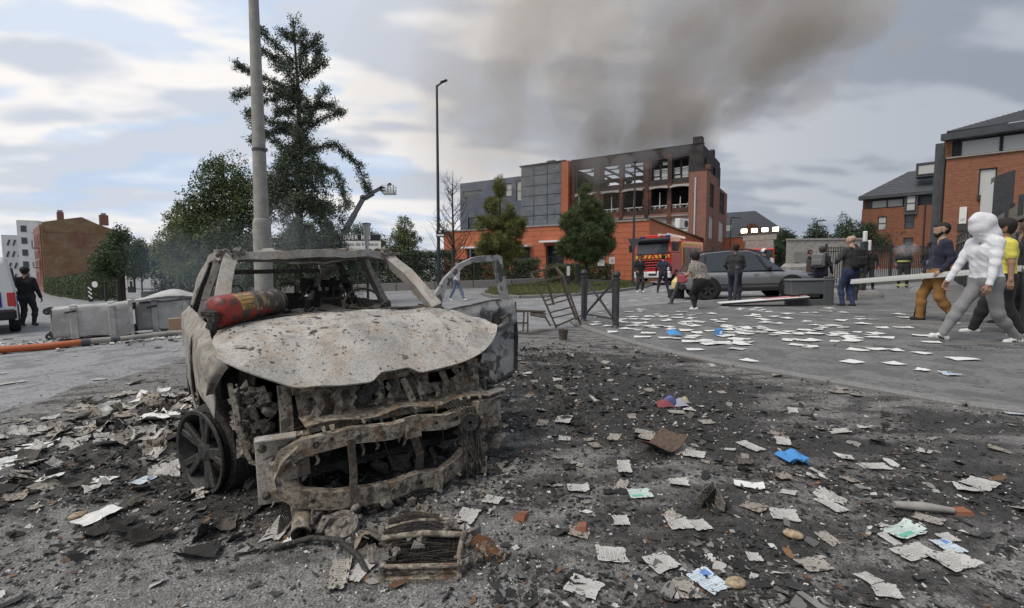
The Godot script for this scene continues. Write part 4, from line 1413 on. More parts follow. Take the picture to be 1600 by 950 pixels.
func burnt_building() -> void:
	var o := thing("burnt_brick_building", "burnt out brick office block with blackened top floors and a glass stair tower", "building", Vector3(19, 0.3, -48), deg_to_rad(-32.5))
	var bays := [[-13.64, -11.6], [-10.46, -8.62], [-8.1, -6.0], [-5.1, -3.37], [-3.0, -1.3]]
	var top := []
	var mid := []
	var low := []
	for b: Array in bays:
		top.append([b[0], b[1], 10.35, 12.5])
		mid.append([b[0], b[1], 7.4, 9.5])
		low.append([b[0], b[1], 4.4, 6.4])
	# front, storey by storey: brick below, scorched brick, black parapet
	wall_with_holes(o, "wall", -14.4, -0.9, -0.5, 6.9, -0.2, 0.4, low, M.brick)
	wall_with_holes(o, "wall", -14.4, -0.9, 6.9, 9.95, -0.2, 0.4, mid, M.brick_burnt)
	wall_with_holes(o, "wall", -14.4, 0.0, 9.95, 12.62, -0.2, 0.4, top, M.black_wall)
	boxpart(o, "parapet", V(-7.2, 13.1, -0.2), V(14.4, 0.96, 0.42), M.black_wall)
	boxpart(o, "parapet_cap", V(-7.2, 13.62, -0.2), V(14.5, 0.08, 0.55), M.darkmetal)
	for b in [-14.1, -11.03, -8.36, -5.55, -3.19]:
		boxpart(o, "pier", V(b, 8.4, 0.06), V(0.42, 9.2, 0.12), M.brick_burnt)
	for y in [6.62, 9.72]:
		boxpart(o, "string_course", V(-7.6, y, 0.035), V(13.2, 0.14, 0.07), M.concrete)
	var sills := MB.new()
	for b: Array in bays:   # buckled light sheets hanging under the top windows
		var q := func(a, c): return V(lerpf(b[0] - 0.1, b[1] + 0.1, a), 9.62 + 0.12 * sin(a * 3.0) - 0.25 * c * c, 0.05 + 0.45 * c)
		sheet(o, "buckled_sheet", q, 8, 3, 0.02, M.concrete)
	# what is left of the windows
	for i in 5:
		var b: Array = bays[i]
		var fr := MB.new()
		fr.box(V((b[0] + b[1]) / 2, 7.75, -0.25), V(b[1] - b[0], 0.07, 0.06))
		fr.box(V(lerpf(b[0], b[1], 0.5), 8.0 + 0.3 * (i % 2), -0.25), V(0.07, 1.1 + 0.6 * (i % 2), 0.05))
		fr.box(V(lerpf(b[0], b[1], 0.22), 7.58, -0.25), V(0.05, 0.3, 0.05))
		part(o, "broken_window_frame", fr, M.white)
		var rb := MB.new()
		lumps(rb, V(b[0], 7.42, -0.8), V(b[1], 7.7, -0.4), 12, 0.15, 0.5)
		part(o, "rubble", rb, M.concrete).set_meta("kind", "stuff")
		window(o, b[0], b[1], 4.4, 6.4, -0.25, M.white, M.blind if i != 2 else M.glass, 2, 3, 0.08)
	for i in [3, 4]:
		var b: Array = bays[i]
		window(o, b[0] + 0.05, b[1] - 0.05, 10.4, 12.4, -0.3, M.darkmetal, null, 2, 2, 0.07)
		for q in [[0.08, 0.42, 10.9, 11.55], [0.55, 0.92, 10.75, 11.6], [0.1, 0.45, 10.45, 10.75], [0.55, 0.95, 10.45, 10.7]] + ([[0.6, 0.9, 11.95, 12.3]] if i == 3 else []):
			boxpart(o, "grey_panel", V(lerpf(b[0], b[1], (q[0] + q[1]) / 2), (q[2] + q[3]) / 2, -0.45), V((q[1] - q[0]) * (b[1] - b[0]), q[3] - q[2], 0.03), M.blind)
	# inside: floors, black partitions, bare roof beams over the open bays
	for y in [3.6, 6.85, 9.85]:
		boxpart(o, "floor_slab", V(-7.6, y, -5.2), V(12.9, 0.25, 9.4), M.black_wall)
	boxpart(o, "partition", V(-7.6, 8.3, -3.2), V(12.9, 2.8, 0.2), M.black_wall)
	boxpart(o, "partition", V(-3.1, 11.3, -1.6), V(4.6, 2.6, 0.2), M.black_wall)
	boxpart(o, "roof_slab", V(-2.8, 12.75, -5.2), V(5.4, 0.2, 9.6), M.black_wall)
	for k in 6:
		boxpart(o, "roof_beam", V(-13.6 + k * 1.55, 12.35, -5.2), V(0.16, 0.22, 9.4), M.burnt_iron)
	for k in 3:
		boxpart(o, "roof_purlin", V(-9.9, 12.55, -2.2 - k * 2.8), V(8.8, 0.12, 0.14), M.burnt_iron)
	wall_with_holes(o, "rear_wall", -14.4, 0.0, -0.5, 13.0, -10.2, 0.4, [[-13.9, -11.4, 10.1, 12.6], [-10.8, -8.4, 10.1, 12.6], [-7.9, -5.6, 10.1, 12.6]], M.black_wall)
	for x in [-14.2, -5.5]:
		boxpart(o, "cross_wall", V(x, 11.2, -5.2), V(0.3, 2.6, 9.5), M.black_wall)
	# right side of the high part
	wall_with_holes(o, "side_wall_base", -14.4, -0.9, -0.5, 3.0, -10.6, 0.2, [], M.brick)
	var side := Node3D.new()
	side.name = "gable"
	side.rotation.y = PI / 2
	o.add_child(side, true)
	# its x runs to the back of the building
	wall_with_holes(side, "wall", 0.42, 10.0, -0.5, 13.5, -0.2, 0.38, [[0.9, 1.9, 10.4, 12.4], [5.6, 7.0, 10.4, 12.3]], M.black_wall)
	window(side, 0.9, 1.9, 10.4, 12.4, -0.2, M.zinc, M.blind, 2, 2, 0.07)
	window(side, 5.6, 7.0, 10.4, 12.3, -0.2, M.darkmetal, M.glass, 2, 2, 0.07)
	boxpart(o, "chimney_stub", V(-0.55, 13.95, -0.35), V(0.9, 0.7, 0.9), M.black_wall, Basis(), 0.05)
	boxpart(o, "chimney_stub", V(-0.2, 13.8, -6.0), V(0.5, 0.8, 0.6), M.black_wall, Basis(), 0.05)
	# lower wing at the corner
	var w := Node3D.new()
	w.name = "corner_wing"
	o.add_child(w, true)
	boxpart(w, "wall", V(-0.35, 5.2, 0.15), V(1.7, 11.4, 0.5), M.brick)
	boxpart(w, "wall_cap", V(-0.35, 10.95, 0.15), V(1.84, 0.12, 0.64), M.darkmetal)
	boxpart(w, "corner_pier", V(0.55, 11.1, 0.2), V(0.5, 0.5, 0.5), M.brick_burnt)
	var wing := Node3D.new()
	wing.name = "wing_side"
	wing.position = V(0.5, 0, -0.12)
	wing.rotation.y = PI / 2
	w.add_child(wing, true)
	var holes := []
	for y in [[1.2, 3.4], [4.3, 6.6], [7.5, 9.9]]:
		for x in [[1.2, 3.6], [5.6, 9.0]]:
			holes.append([x[0], x[1], y[0], y[1]])
	wall_with_holes(wing, "wall", 0.0, 6.0, -0.5, 10.9, -0.15, 0.3, holes.filter(func(h): return h[0] < 3.0), M.brick)
	wall_with_holes(wing, "wall", 6.0, 12.4, -0.5, 10.2, -0.15, 0.3, holes.filter(func(h): return h[0] > 3.0).map(func(h): return [h[0] + 1.4, h[1] + 1.4, h[2], h[3]]), M.brick)
	for h: Array in holes:
		var dx := 0.0 if h[0] < 3.0 else 1.4
		window(wing, h[0] + dx, h[1] + dx, h[2], h[3], -0.15, M.white if h[2] < 7.0 else M.darkmetal, (M.blind if h[2] > 4.0 else M.glass) if h[2] < 7.0 else M.black_wall, 2, 2, 0.08)
	var dp := MB.new()
	dp.tube([V(-0.55, 10.2, 0.48), V(-0.55, 2.0, 0.48)], 0.09, 8)
	part(w, "downpipe", dp, M.blind)
	# glass stair tower
	var g := Node3D.new()
	g.name = "glass_tower"
	o.add_child(g, true)
	boxpart(g, "core", V(-18.1, 6.6, -1.0), V(5.4, 13.6, 3.0), M.darkmetal)
	for i in 3:
		for j in 6:
			var pb := MB.new()
			var tilt := Basis(V(0, 1, 0), rng.randf_range(-0.012, 0.012)) * Basis(V(1, 0, 0), rng.randf_range(-0.012, 0.012))
			pb.box(V(-20.9 + 0.95 + i * 1.83, 6.35 + 0.58 + j * 1.195, 0.57), V(1.76, 1.13, 0.05), tilt, 0.01)
			part(g, "glass_panel", pb, M.glass_panel)
	boxpart(g, "orange_edge", V(-14.88, 6.7, -0.4), V(0.9, 13.7, 2.2), M.orange)
	boxpart(g, "roof_edge", V(-17.9, 13.58, 0.0), V(6.2, 0.14, 1.5), M.darkmetal)
	boxpart(g, "roof_vent", V(-17.2, 13.85, -0.6), V(1.0, 0.4, 0.8), M.zinc)
	# lower left part, clad in blue grey sheet
	var lw := Node3D.new()
	lw.name = "left_wing"
	o.add_child(lw, true)
	var lh := [[-23.6, -22.6, 10.3, 11.9], [-21.9, -21.2, 9.6, 12.1], [-26.8, -25.2, 9.0, 9.8], [-26.0, -23.4, 6.4, 8.2], [-29.5, -27.6, 6.2, 8.0], [-30.4, -27.2, 11.1, 11.5]]
	wall_with_holes(lw, "wall", -30.8, -20.85, -0.5, 12.6, -0.2, 0.4, lh, M.blue_sheet)
	for h: Array in lh:
		window(lw, h[0], h[1], h[2], h[3], -0.15, M.darkmetal, M.blind if h[2] > 9.5 else M.glass, 1, 2, 0.07)
	boxpart(lw, "flank", V(-30.6, 6.0, -5.4), V(0.4, 13.0, 10.0), M.zinc)
	boxpart(lw, "roof", V(-25.8, 12.4, -5.4), V(9.8, 0.2, 10.0), M.zinc)
	# orange annex
	var an := thing("orange_annex", "low orange clad annex standing in front of the burnt building", "building", Vector3(10.93, 0.3, -38), deg_to_rad(-32.5))
	var doors := [[-12.75, -11.1, -0.5, 3.1], [-9.4, -7.6, -0.5, 3.4], [-18.4, -16.6, -0.5, 3.1]]
	wall_with_holes(an, "backing_wall", -21.5, -0.2, -0.5, 4.9, -0.35, 0.3, doors, M.orange)
	for j in 11:
		var x := -21.5
		while x < -0.1:
			var x1 := minf(x + 2.9 + 0.35 * (j % 3), -0.05)
			if x1 - x < 0.4:
				break
			var segs := [[x, x1]]
			var y0 := 0.05 + j * 0.45
			for d: Array in doors:
				if y0 + 0.2 < d[3]:
					var cut := []
					for s: Array in segs:
						if d[0] > s[0] and d[0] < s[1]:
							cut.append([s[0], d[0]])
						if d[1] > s[0] and d[1] < s[1]:
							cut.append([d[1], s[1]])
						if s[1] <= d[0] or s[0] >= d[1]:
							cut.append(s)
					segs = cut
			for s: Array in segs:
				if s[1] - s[0] > 0.12:
					boxpart(an, "cladding_board", V((s[0] + s[1]) / 2, y0 + 0.21, -0.17 + rng.randf_range(-0.006, 0.006)), V(s[1] - s[0] - 0.02, 0.43, 0.05), M.orange)
			x = x1
	boxpart(an, "coping", V(-10.8, 5.0, -0.3), V(21.6, 0.12, 0.5), M.concrete)
	for d: Array in doors:
		boxpart(an, "door", V((d[0] + d[1]) / 2, d[3] / 2 - 0.2, -0.8), V(d[1] - d[0], d[3] + 0.4, 0.06), M.darkmetal)
		boxpart(an, "door_rail", V((d[0] + d[1]) / 2, d[3] * 0.62, -0.74), V(d[1] - d[0], 0.06, 0.06), M.zinc)
		boxpart(an, "canopy", V((d[0] + d[1]) / 2, d[3] + 0.12, 0.25), V(d[1] - d[0] + 0.5, 0.16, 1.0), M.white)
	var fl := MB.new()
	fl.hexa([V(-0.25, -0.5, -0.2), V(-0.05, -0.5, -0.15), V(1.55, -0.5, -12.4), V(1.35, -0.5, -12.4), V(-0.25, 5.05, -0.2), V(-0.05, 5.05, -0.15), V(1.55, 4.05, -12.4), V(1.35, 4.05, -12.4)])
	part(an, "side_wall", fl, M.orange)
	var cp := MB.new()
	cp.bar(V(-0.05, 5.1, 0), V(1.6, 4.1, -12.4), 0.42, 0.1)
	part(an, "coping", cp, M.darkmetal)
	var rf := MB.new()
	rf.quad(V(-21.4, 4.85, -0.3), V(-0.2, 4.85, -0.3), V(1.4, 3.9, -12.5), V(-21.4, 3.9, -12.5), V(0, 1, 0))
	part(an, "roof", rf, M.zinc)
	var ac := thing("air_conditioner", "white air conditioning unit on the roof edge of the orange annex", "air conditioner", an.transform * V(0.6, 4.85, -8.2), deg_to_rad(-32.5 - 90.0 + 160.0))
	var ab := MB.new()
	ab.box(V(0, 0.45, 0), V(1.5, 0.9, 0.5), Basis(), 0.04)
	part(ac, "case", ab, M.white)
	for s in [-1.0, 1.0]:
		var fb := MB.new()
		fb.lathe([Vector2(0.0, 0.02), Vector2(0.28, 0.02), Vector2(0.32, 0.0)], 20, Transform3D(Basis(Vector3.RIGHT, PI / 2 * s), V(0.35, 0.45, 0.26 * s)))
		part(ac, "fan_grille", fb, M.darkmetal)

func right_buildings() -> void:
	# near one at the right edge
	var o := thing("brick_block", "large brick block with slate roof and a long glazed band at the right edge", "building", Vector3(35.0, 0, -38.4), deg_to_rad(-40.5))
	wall_with_holes(o, "wall", -0.3, 14.0, -0.5, 10.14, -0.2, 0.4, [[1.62, 2.62, 6.95, 9.1], [1.75, 2.7, 3.2, 5.3], [6.0, 7.2, 6.95, 9.1], [10, 11.2, 6.95, 9.1]], M.brick_right)
	window(o, 1.62, 2.62, 6.95, 9.1, -0.15, M.darkmetal, M.blind, 1, 1, 0.09)
	window(o, 1.75, 2.7, 3.2, 5.3, -0.15, M.darkmetal, M.blind, 1, 1, 0.09)
	window(o, 6.0, 7.2, 6.95, 9.1, -0.15, M.darkmetal, M.blind, 1, 1, 0.09)
	window(o, 10.0, 11.2, 6.95, 9.1, -0.15, M.darkmetal, M.blind, 1, 1, 0.09)
	boxpart(o, "balcony_box", V(2.05, 6.9, 0.1), V(0.9, 0.35, 0.25), M.darkmetal)
	boxpart(o, "wall_cap", V(6.85, 10.19, -0.1), V(14.4, 0.1, 0.5), M.concrete)
	boxpart(o, "attic_wall", V(6.4, 10.9, -0.9), V(13.8, 1.5, 0.2), M.darkmetal)
	for k in 6:
		window(o, 0.5 + k * 2.3, 2.75 + k * 2.3, 10.3, 11.55, -0.55, M.darkmetal, M.blind, 1, 1, 0.08)
	var fas := MB.new()
	fas.hexa([V(-0.75, 11.55, 0.5), V(14.5, 11.85, 0.5), V(14.5, 11.85, -1.2), V(0.0, 11.55, -1.2), V(-0.75, 12.05, 0.55), V(14.5, 12.45, 0.55), V(14.5, 12.45, -1.2), V(0.0, 12.05, -1.2)])
	part(o, "eave", fas, M.zinc)
	var rows := MB.new()
	for j in 18:   # slate courses, each lapping the one below
		var t0 := j / 18.0
		var y := 12.2 + t0 * 2.6
		var z := 0.35 - t0 * 7.0
		var x := -0.4 + t0 * 6.0
		var cb := MB.new()
		cb.hexa([V(x, y, z), V(14.5, y + 0.2, z), V(14.5, y + 0.30, z - 0.42), V(x + 0.3, y + 0.15, z - 0.42), V(x, y + 0.08, z), V(14.5, y + 0.28, z), V(14.5, y + 0.36, z - 0.42), V(x + 0.3, y + 0.19, z - 0.42)])
		part(o, "slate_course", cb, M.slate)
	var hip := MB.new()
	hip.quad(V(-0.4, 12.2, 0.35), V(-0.4, 12.2, -8.0), V(5.6, 14.8, -8.0), V(5.6, 14.8, -6.65), V(-1, 1, 0))
	part(o, "hip_roof", hip, M.slate)
	boxpart(o, "left_flank", V(-0.2, 5.4, -4.4), V(0.4, 12.4, 8.0), M.brick_right)
	boxpart(o, "corner_cladding", V(-0.75, 6.9, -1.6), V(0.5, 9.6, 0.7), M.zinc)
	var dp := MB.new()
	dp.tube([V(-0.42, 10.3, -0.3), V(-0.42, 0.5, -0.3)], 0.08, 8)
	part(o, "downpipe", dp, M.darkmetal)
	# the one behind it
	var p := thing("brick_house", "two storey brick house with a slate roof behind the iron railings", "building", Vector3(44.4, 0, -60.0), deg_to_rad(-45.0))
	var holes := [[1.2, 2.07, 6.24, 7.9], [1.2, 2.07, 3.63, 5.2], [3.77, 4.66, 6.24, 7.9], [3.77, 4.66, 3.63, 5.2]]
	wall_with_holes(p, "wall", -0.45, 7.2, -0.5, 8.9, -0.2, 0.4, holes, M.brick_right)
	for h: Array in holes:
		window(p, h[0], h[1], h[2], h[3], -0.12, M.darkmetal, M.blind if h[0] < 3.0 else M.glass, 1, 2, 0.09)
	window(p, 0.45, 2.0, 8.98, 9.95, -0.3, M.darkmetal, M.blind, 1, 1, 0.08)
	window(p, 2.0, 3.55, 8.98, 9.95, -0.3, M.darkmetal, M.blind, 1, 1, 0.08)
	boxpart(p, "attic_wall", V(3.4, 9.5, -0.6), V(7.4, 1.3, 0.2), M.zinc)
	boxpart(p, "window_box", V(4.3, 9.1, 0.1), V(1.2, 2.4, 0.4), M.zinc)
	window(p, 3.85, 4.75, 8.3, 10.15, 0.33, M.darkmetal, M.blind, 1, 2, 0.09)
	boxpart(p, "eave", V(3.3, 10.25, 0.0), V(8.2, 0.3, 1.2), M.zinc)
	var rf := MB.new()
	rf.quad(V(-0.8, 10.4, 0.5), V(7.4, 10.4, 0.5), V(7.4, 13.6, -4.0), V(3.6, 13.6, -4.0), V(0, 1, 1))
	rf.flat(V(-0.8, 10.4, 0.5), V(3.6, 13.6, -4.0), V(-0.8, 10.4, -8.5), V(-1, 1, 0))
	part(p, "roof", rf, M.slate)
	for j in 9:
		var t := j / 9.0
		var cb := MB.new()
		cb.hexa([V(-0.8 + 4.4 * t, 10.42 + 3.2 * t, 0.5 - 4.5 * t), V(7.4, 10.42 + 3.2 * t, 0.5 - 4.5 * t), V(7.4, 10.76 + 3.2 * t, 0.02 - 4.5 * t), V(-0.4 + 4.4 * t, 10.76 + 3.2 * t, 0.02 - 4.5 * t), V(-0.8 + 4.4 * t, 10.5 + 3.2 * t, 0.5 - 4.5 * t), V(7.4, 10.5 + 3.2 * t, 0.5 - 4.5 * t), V(7.4, 10.8 + 3.2 * t, 0.02 - 4.5 * t), V(-0.4 + 4.4 * t, 10.8 + 3.2 * t, 0.02 - 4.5 * t)])
		part(p, "slate_course", cb, M.slate)
	boxpart(p, "dormer", V(5.5, 13.0, -0.6), V(1.9, 1.6, 1.6), M.zinc)
	window(p, 4.7, 6.3, 12.4, 13.6, 0.24, M.darkmetal, M.blind, 1, 1, 0.09)
	boxpart(p, "left_flank", V(-0.25, 4.8, -4.2), V(0.4, 11.0, 7.6), M.brick_right)
	var dq := MB.new()
	dq.tube([V(5.6, 8.9, 0.08), V(5.6, 0.3, 0.08)], 0.07, 8)
	part(p, "downpipe", dq, M.darkmetal)
	# iron railings in front of it
	var fx := [[15.6, -21.2], [26.0, -31.0]]
	var r := thing("iron_railing", "dark iron railing behind the people at the brick house", "railing", Vector3.ZERO)
	var a := Vector3(13.6, 0, -20.6)
	var b := Vector3(23.5, 0, -25.5)
	var n := 64
	for k in n + 1:
		var c := a.lerp(b, float(k) / n)
		c.y = slope_y(c.x)
		var mb := MB.new()
		mb.box(c + V(0, 0.95, 0), V(0.025, 1.7, 0.025) if k % 10 else V(0.07, 1.95, 0.07))
		part(r, "railing_bar" if k % 10 else "railing_post", mb, M.iron)
	for y in [0.25, 1.6, 1.75]:
		var mb := MB.new()
		mb.bar(Vector3(a.x, slope_y(a.x) + y, a.z), Vector3(b.x, slope_y(b.x) + y, b.z), 0.04, 0.03)
		part(r, "rail", mb, M.iron)
	var pl := MB.new()
	pl.bar(Vector3(a.x, slope_y(a.x) + 0.02, a.z), Vector3(b.x, slope_y(b.x) + 0.02, b.z), 0.25, 0.22)
	part(r, "plinth", pl, M.concrete)
	# tall dark panel fence along the right edge
	var f := thing("panel_fence", "tall dark metal panel fence running in along the right edge", "fence", Vector3.ZERO)
	var c0 := Vector3(22.0, 0, -23.5)
	var c1 := Vector3(7.6, 0, -6.85)
	for k in 12:
		var p0 := c0.lerp(c1, k / 12.0)
		var p1 := c0.lerp(c1, (k + 0.96) / 12.0)
		var mb := MB.new()
		p0.y = slope_y(p0.x) + 1.05
		p1.y = slope_y(p1.x) + 1.05
		mb.bar(p0, p1, 0.04, 2.1)
		part(f, "panel", mb, M.iron)
		var pb := MB.new()
		pb.box(p0 + V(0, 0.03, 0), V(0.1, 2.3, 0.1))
		part(f, "post", pb, M.iron)
		var rb := MB.new()
		rb.bar(p0 + V(-0.06, 0.75, -0.05), p1 + V(-0.06, 0.75, -0.05), 0.05, 0.06)
		part(f, "rail", rb, M.iron)
	# gate pillar with a pale face, and the little white sign beside it
	var gp := thing("gate_pillar", "tall dark gate pillar with a pale grey face beyond the hooded man", "pillar", on(14.6, -14.6), deg_to_rad(-35.0))
	var g1 := MB.new()
	g1.hexa([V(0.0, 0, -0.25), V(0.42, 0, -0.25), V(0.42, 0, 0.25), V(0.0, 0, 0.25), V(0.0, 3.55, -0.25), V(0.42, 3.7, -0.25), V(0.42, 3.7, 0.25), V(0.0, 3.55, 0.25)])
	part(gp, "post", g1, M.iron)
	var g2 := MB.new()
	g2.hexa([V(-0.24, 0.2, -0.02), V(-0.01, 0.2, 0.1), V(-0.01, 0.2, 0.2), V(-0.24, 0.2, 0.08), V(-0.24, 3.05, -0.02), V(-0.01, 3.4, 0.1), V(-0.01, 3.4, 0.2), V(-0.24, 3.05, 0.08)])
	part(gp, "face", g2, M.blind)
	var ws := thing("wall_sign", "small white upright sign on the brick wall left of the gate pillar", "sign", Vector3(35.0, 0, -38.4) + Basis(Vector3.UP, deg_to_rad(-40.5)) * V(0.85, 5.0, 0.12), deg_to_rad(-40.5))
	boxpart(ws, "board", V(0, 0.6, 0), V(0.42, 1.3, 0.08), M.white)
	boxpart(ws, "print", V(0, 0.25, 0.045), V(0.26, 0.22, 0.01), M.blind)
	boxpart(ws, "backing_box", V(0, -0.35, -0.02), V(0.55, 0.5, 0.12), M.iron)

func left_buildings() -> void:
	var o := thing("brick_gable_house", "old house end with a bare tan brick gable and two chimneys behind the hedge", "building", Vector3(-69.0, -2.2, -70.0), deg_to_rad(48.0))
	o.scale = Vector3(0.83, 1.0, 1.0)
	var mb := MB.new()
	mb.prism(PackedVector2Array([Vector2(0, 0), Vector2(9.8, 0), Vector2(9.8, 10.0), Vector2(7.8, 10.6), Vector2(5.4, 11.6), Vector2(0.3, 10.6), Vector2(0, 10.2)]), 0.5, Transform3D(Basis(), V(0, 0, -0.25)))
	part(o, "gable_wall", mb, M.brick_tan)
	var rm := MB.new()
	rm.prism(PackedVector2Array([Vector2(0.4, 9.2), Vector2(9.7, 9.2), Vector2(9.7, 10.05), Vector2(7.8, 10.65), Vector2(5.4, 11.65), Vector2(0.4, 10.65)]), 0.1, Transform3D(Basis(), V(0, 0, 0.03)))
	part(o, "upper_brickwork", rm, M.brick_tan)
	boxpart(o, "chimney_breast", V(5.0, 8.3, 0.05), V(0.9, 2.4, 0.14), M.brick)
	for x in [2.6, 8.6]:
		boxpart(o, "chimney", V(x, 11.4, -0.4), V(0.9 if x < 5 else 1.3, 1.6, 0.8), M.brick)
		boxpart(o, "chimney_pot", V(x, 12.35, -0.4), V(0.7, 0.3, 0.6), M.concrete)
	var rf := MB.new()
	rf.quad(V(0, 10.2, -0.5), V(5.4, 11.6, -0.5), V(5.4, 11.6, -14), V(0, 10.2, -14), V(0, 1, 0))
	rf.quad(V(9.8, 10.0, -0.5), V(5.4, 11.6, -0.5), V(5.4, 11.6, -14), V(9.8, 10.0, -14), V(0, 1, 0))
	part(o, "roof", rf, M.slate)
	var st := Node3D.new()
	st.name = "street_front"
	st.rotation.y = -PI / 2
	o.add_child(st, true)
	var holes := []
	for y in [[1.0, 3.2], [4.2, 6.4], [7.2, 9.0]]:
		for x in [1.5, 4.5, 7.5, 10.5]:
			holes.append([-x - 1.2, -x, y[0], y[1]])
	wall_with_holes(st, "wall", -14.0, -0.5, 0, 10.2, 0.0, 0.4, holes, M.brick)
	for h: Array in holes:
		window(st, h[0], h[1], h[2], h[3], 0.0, M.white, M.glass, 2, 1, 0.09)
	for y in [3.9, 6.9]:
		boxpart(o, "balcony", V(-0.6, y, -4.0), V(1.0, 0.15, 2.6), M.concrete)
		boxpart(o, "balcony_rail", V(-1.05, y + 0.55, -4.0), V(0.06, 1.0, 2.6), M.iron)
	boxpart(o, "awning", V(-0.9, 4.9, -2.2), V(1.2, 0.08, 2.2), M.blind, Basis(Vector3.BACK, 0.5))
	# white modern block with slanted slit windows
	var w := thing("white_office_block", "white modern block with rows of slanted slit windows at the far left", "building", Vector3(-128.5, -2.2, -120.0), deg_to_rad(30.0))
	boxpart(w, "wall", V(4.4, 6.2, -5.0), V(8.8, 12.6, 10.0), M.white_wall)
	for j in 4:
		for i in 7:
			var sb := MB.new()
			sb.box(V(1.0 + i * 1.05 + 0.25 * (j % 2), 1.9 + j * 2.9, 0.02), V(0.36, 1.5, 0.12), Basis(Vector3.BACK, -0.28), 0.02)
			part(w, "slit_window", sb, M.glass)
	boxpart(w, "side_wall", V(8.79, 6.2, -5.0), V(0.05, 12.5, 9.9), M.white_wall)
	for q in [[-2.2, 11.4, 3.2], [-4.5, 8.6, 8.0], [-2.0, 5.0, 3.0], [-2.4, 1.9, 3.6]]:
		boxpart(w, "ribbon_window", V(8.84, q[1], q[0]), V(0.08, 1.0, q[2]), M.glass)
	var t := thing("white_tower", "narrow pale tower block between the white block and the brick gable", "building", Vector3(-112.0, -2.2, -108.0), deg_to_rad(20.0))
	boxpart(t, "wall", V(1.8, 7.4, -3.0), V(3.6, 15.0, 6.0), M.white_wall)
	for j in 5:
		boxpart(t, "window", V(1.2, 2.2 + j * 2.7, 0.02), V(1.0, 1.4, 0.08), M.glass)
	boxpart(t, "lit_cap", V(3.2, 13.4, 0.05), V(1.3, 2.4, 0.2), M.white_wall)

func far_town() -> void:
	# old brick house beyond the lighting truck
	var o := thing("gabled_house", "grey roofed brick house with a curved gable beyond the lighting truck", "building", Vector3(33.5, 1.0, -76.0), deg_to_rad(-35.0))
	boxpart(o, "wall", V(3.5, 2.6, -5.0), V(11.0, 5.8, 10.0), M.brick_right)
	var rf := MB.new()
	rf.hexa([V(-2.6, 5.5, 0.5), V(9.6, 5.5, 0.5), V(9.6, 5.5, -10.5), V(-2.6, 5.5, -10.5), V(-1.4, 9.9, -4.4), V(4.0, 9.9, -4.4), V(4.0, 9.9, -5.6), V(-1.4, 9.9, -5.6)])
	part(o, "roof", rf, M.slate)
	var gb := MB.new()
	gb.prism(PackedVector2Array([Vector2(2.2, 4.6), Vector2(6.4, 4.6), Vector2(6.3, 5.8), Vector2(5.4, 6.3), Vector2(5.0, 7.2), Vector2(4.3, 7.5), Vector2(3.6, 7.2), Vector2(3.2, 6.3), Vector2(2.3, 5.8)]), 0.5, Transform3D(Basis(), V(0, 0, 0.3)))
	part(o, "curved_gable", gb, M.brick_right)
	boxpart(o, "cornice", V(3.5, 5.5, 0.45), V(12.4, 0.2, 0.4), M.concrete)
	boxpart(o, "roof_window", V(0.4, 7.0, -0.9), V(1.6, 0.9, 0.6), M.white)
	for x in [-0.8, 1.2, 7.6]:
		window(o, x, x + 1.1, 2.6, 4.6, 0.05, M.white, M.glass, 2, 2, 0.09)
	var p := thing("concrete_wall", "bare concrete wall behind the bald man left of the brick house", "wall", Vector3(22.6, 0.6, -34.5), deg_to_rad(-8.0))
	boxpart(p, "wall", V(0.0, 1.35, 0), V(5.0, 3.0, 0.3), M.concrete)
	boxpart(p, "recess_panel", V(-1.5, 1.5, 0.17), V(1.1, 0.9, 0.04), M.granite)
	boxpart(p, "cap", V(0.0, 2.9, 0.02), V(5.1, 0.12, 0.42), M.concrete)
	var q := thing("small_outbuilding", "small grey brown outbuilding among the trees down the far street", "building", Vector3(37.5, 1.2, -64), deg_to_rad(-25.0))
	boxpart(q, "wall", V(0, 1.9, -2), V(4.5, 3.8, 4), M.granite)
	boxpart(q, "roof", V(0, 3.9, -2), V(4.9, 0.25, 4.4), M.zinc)
	var mid := thing("orange_shed", "low orange wall end between the burnt building and the far street", "building", Vector3(23.5, 0.7, -58), deg_to_rad(-32.5))
	boxpart(mid, "wall", V(1.5, 2.2, -2), V(6.0, 4.6, 3.0), M.orange)
	boxpart(mid, "coping", V(1.5, 4.55, -2), V(6.2, 0.14, 3.2), M.concrete)
	# grey slab of concrete and block down the street
	var cb := thing("concrete_block", "pale rounded concrete block standing in the street behind the silver car", "block", on(15.3, -25.5))
	var m := MB.new()
	m.box(V(0, 0.55, 0), V(1.5, 1.1, 0.8), Basis(), 0.18)
	part(cb, "block", m, M.concrete)
	boxpart(cb, "lifting_eye", V(0, 1.12, 0), V(0.2, 0.08, 0.06), M.iron)

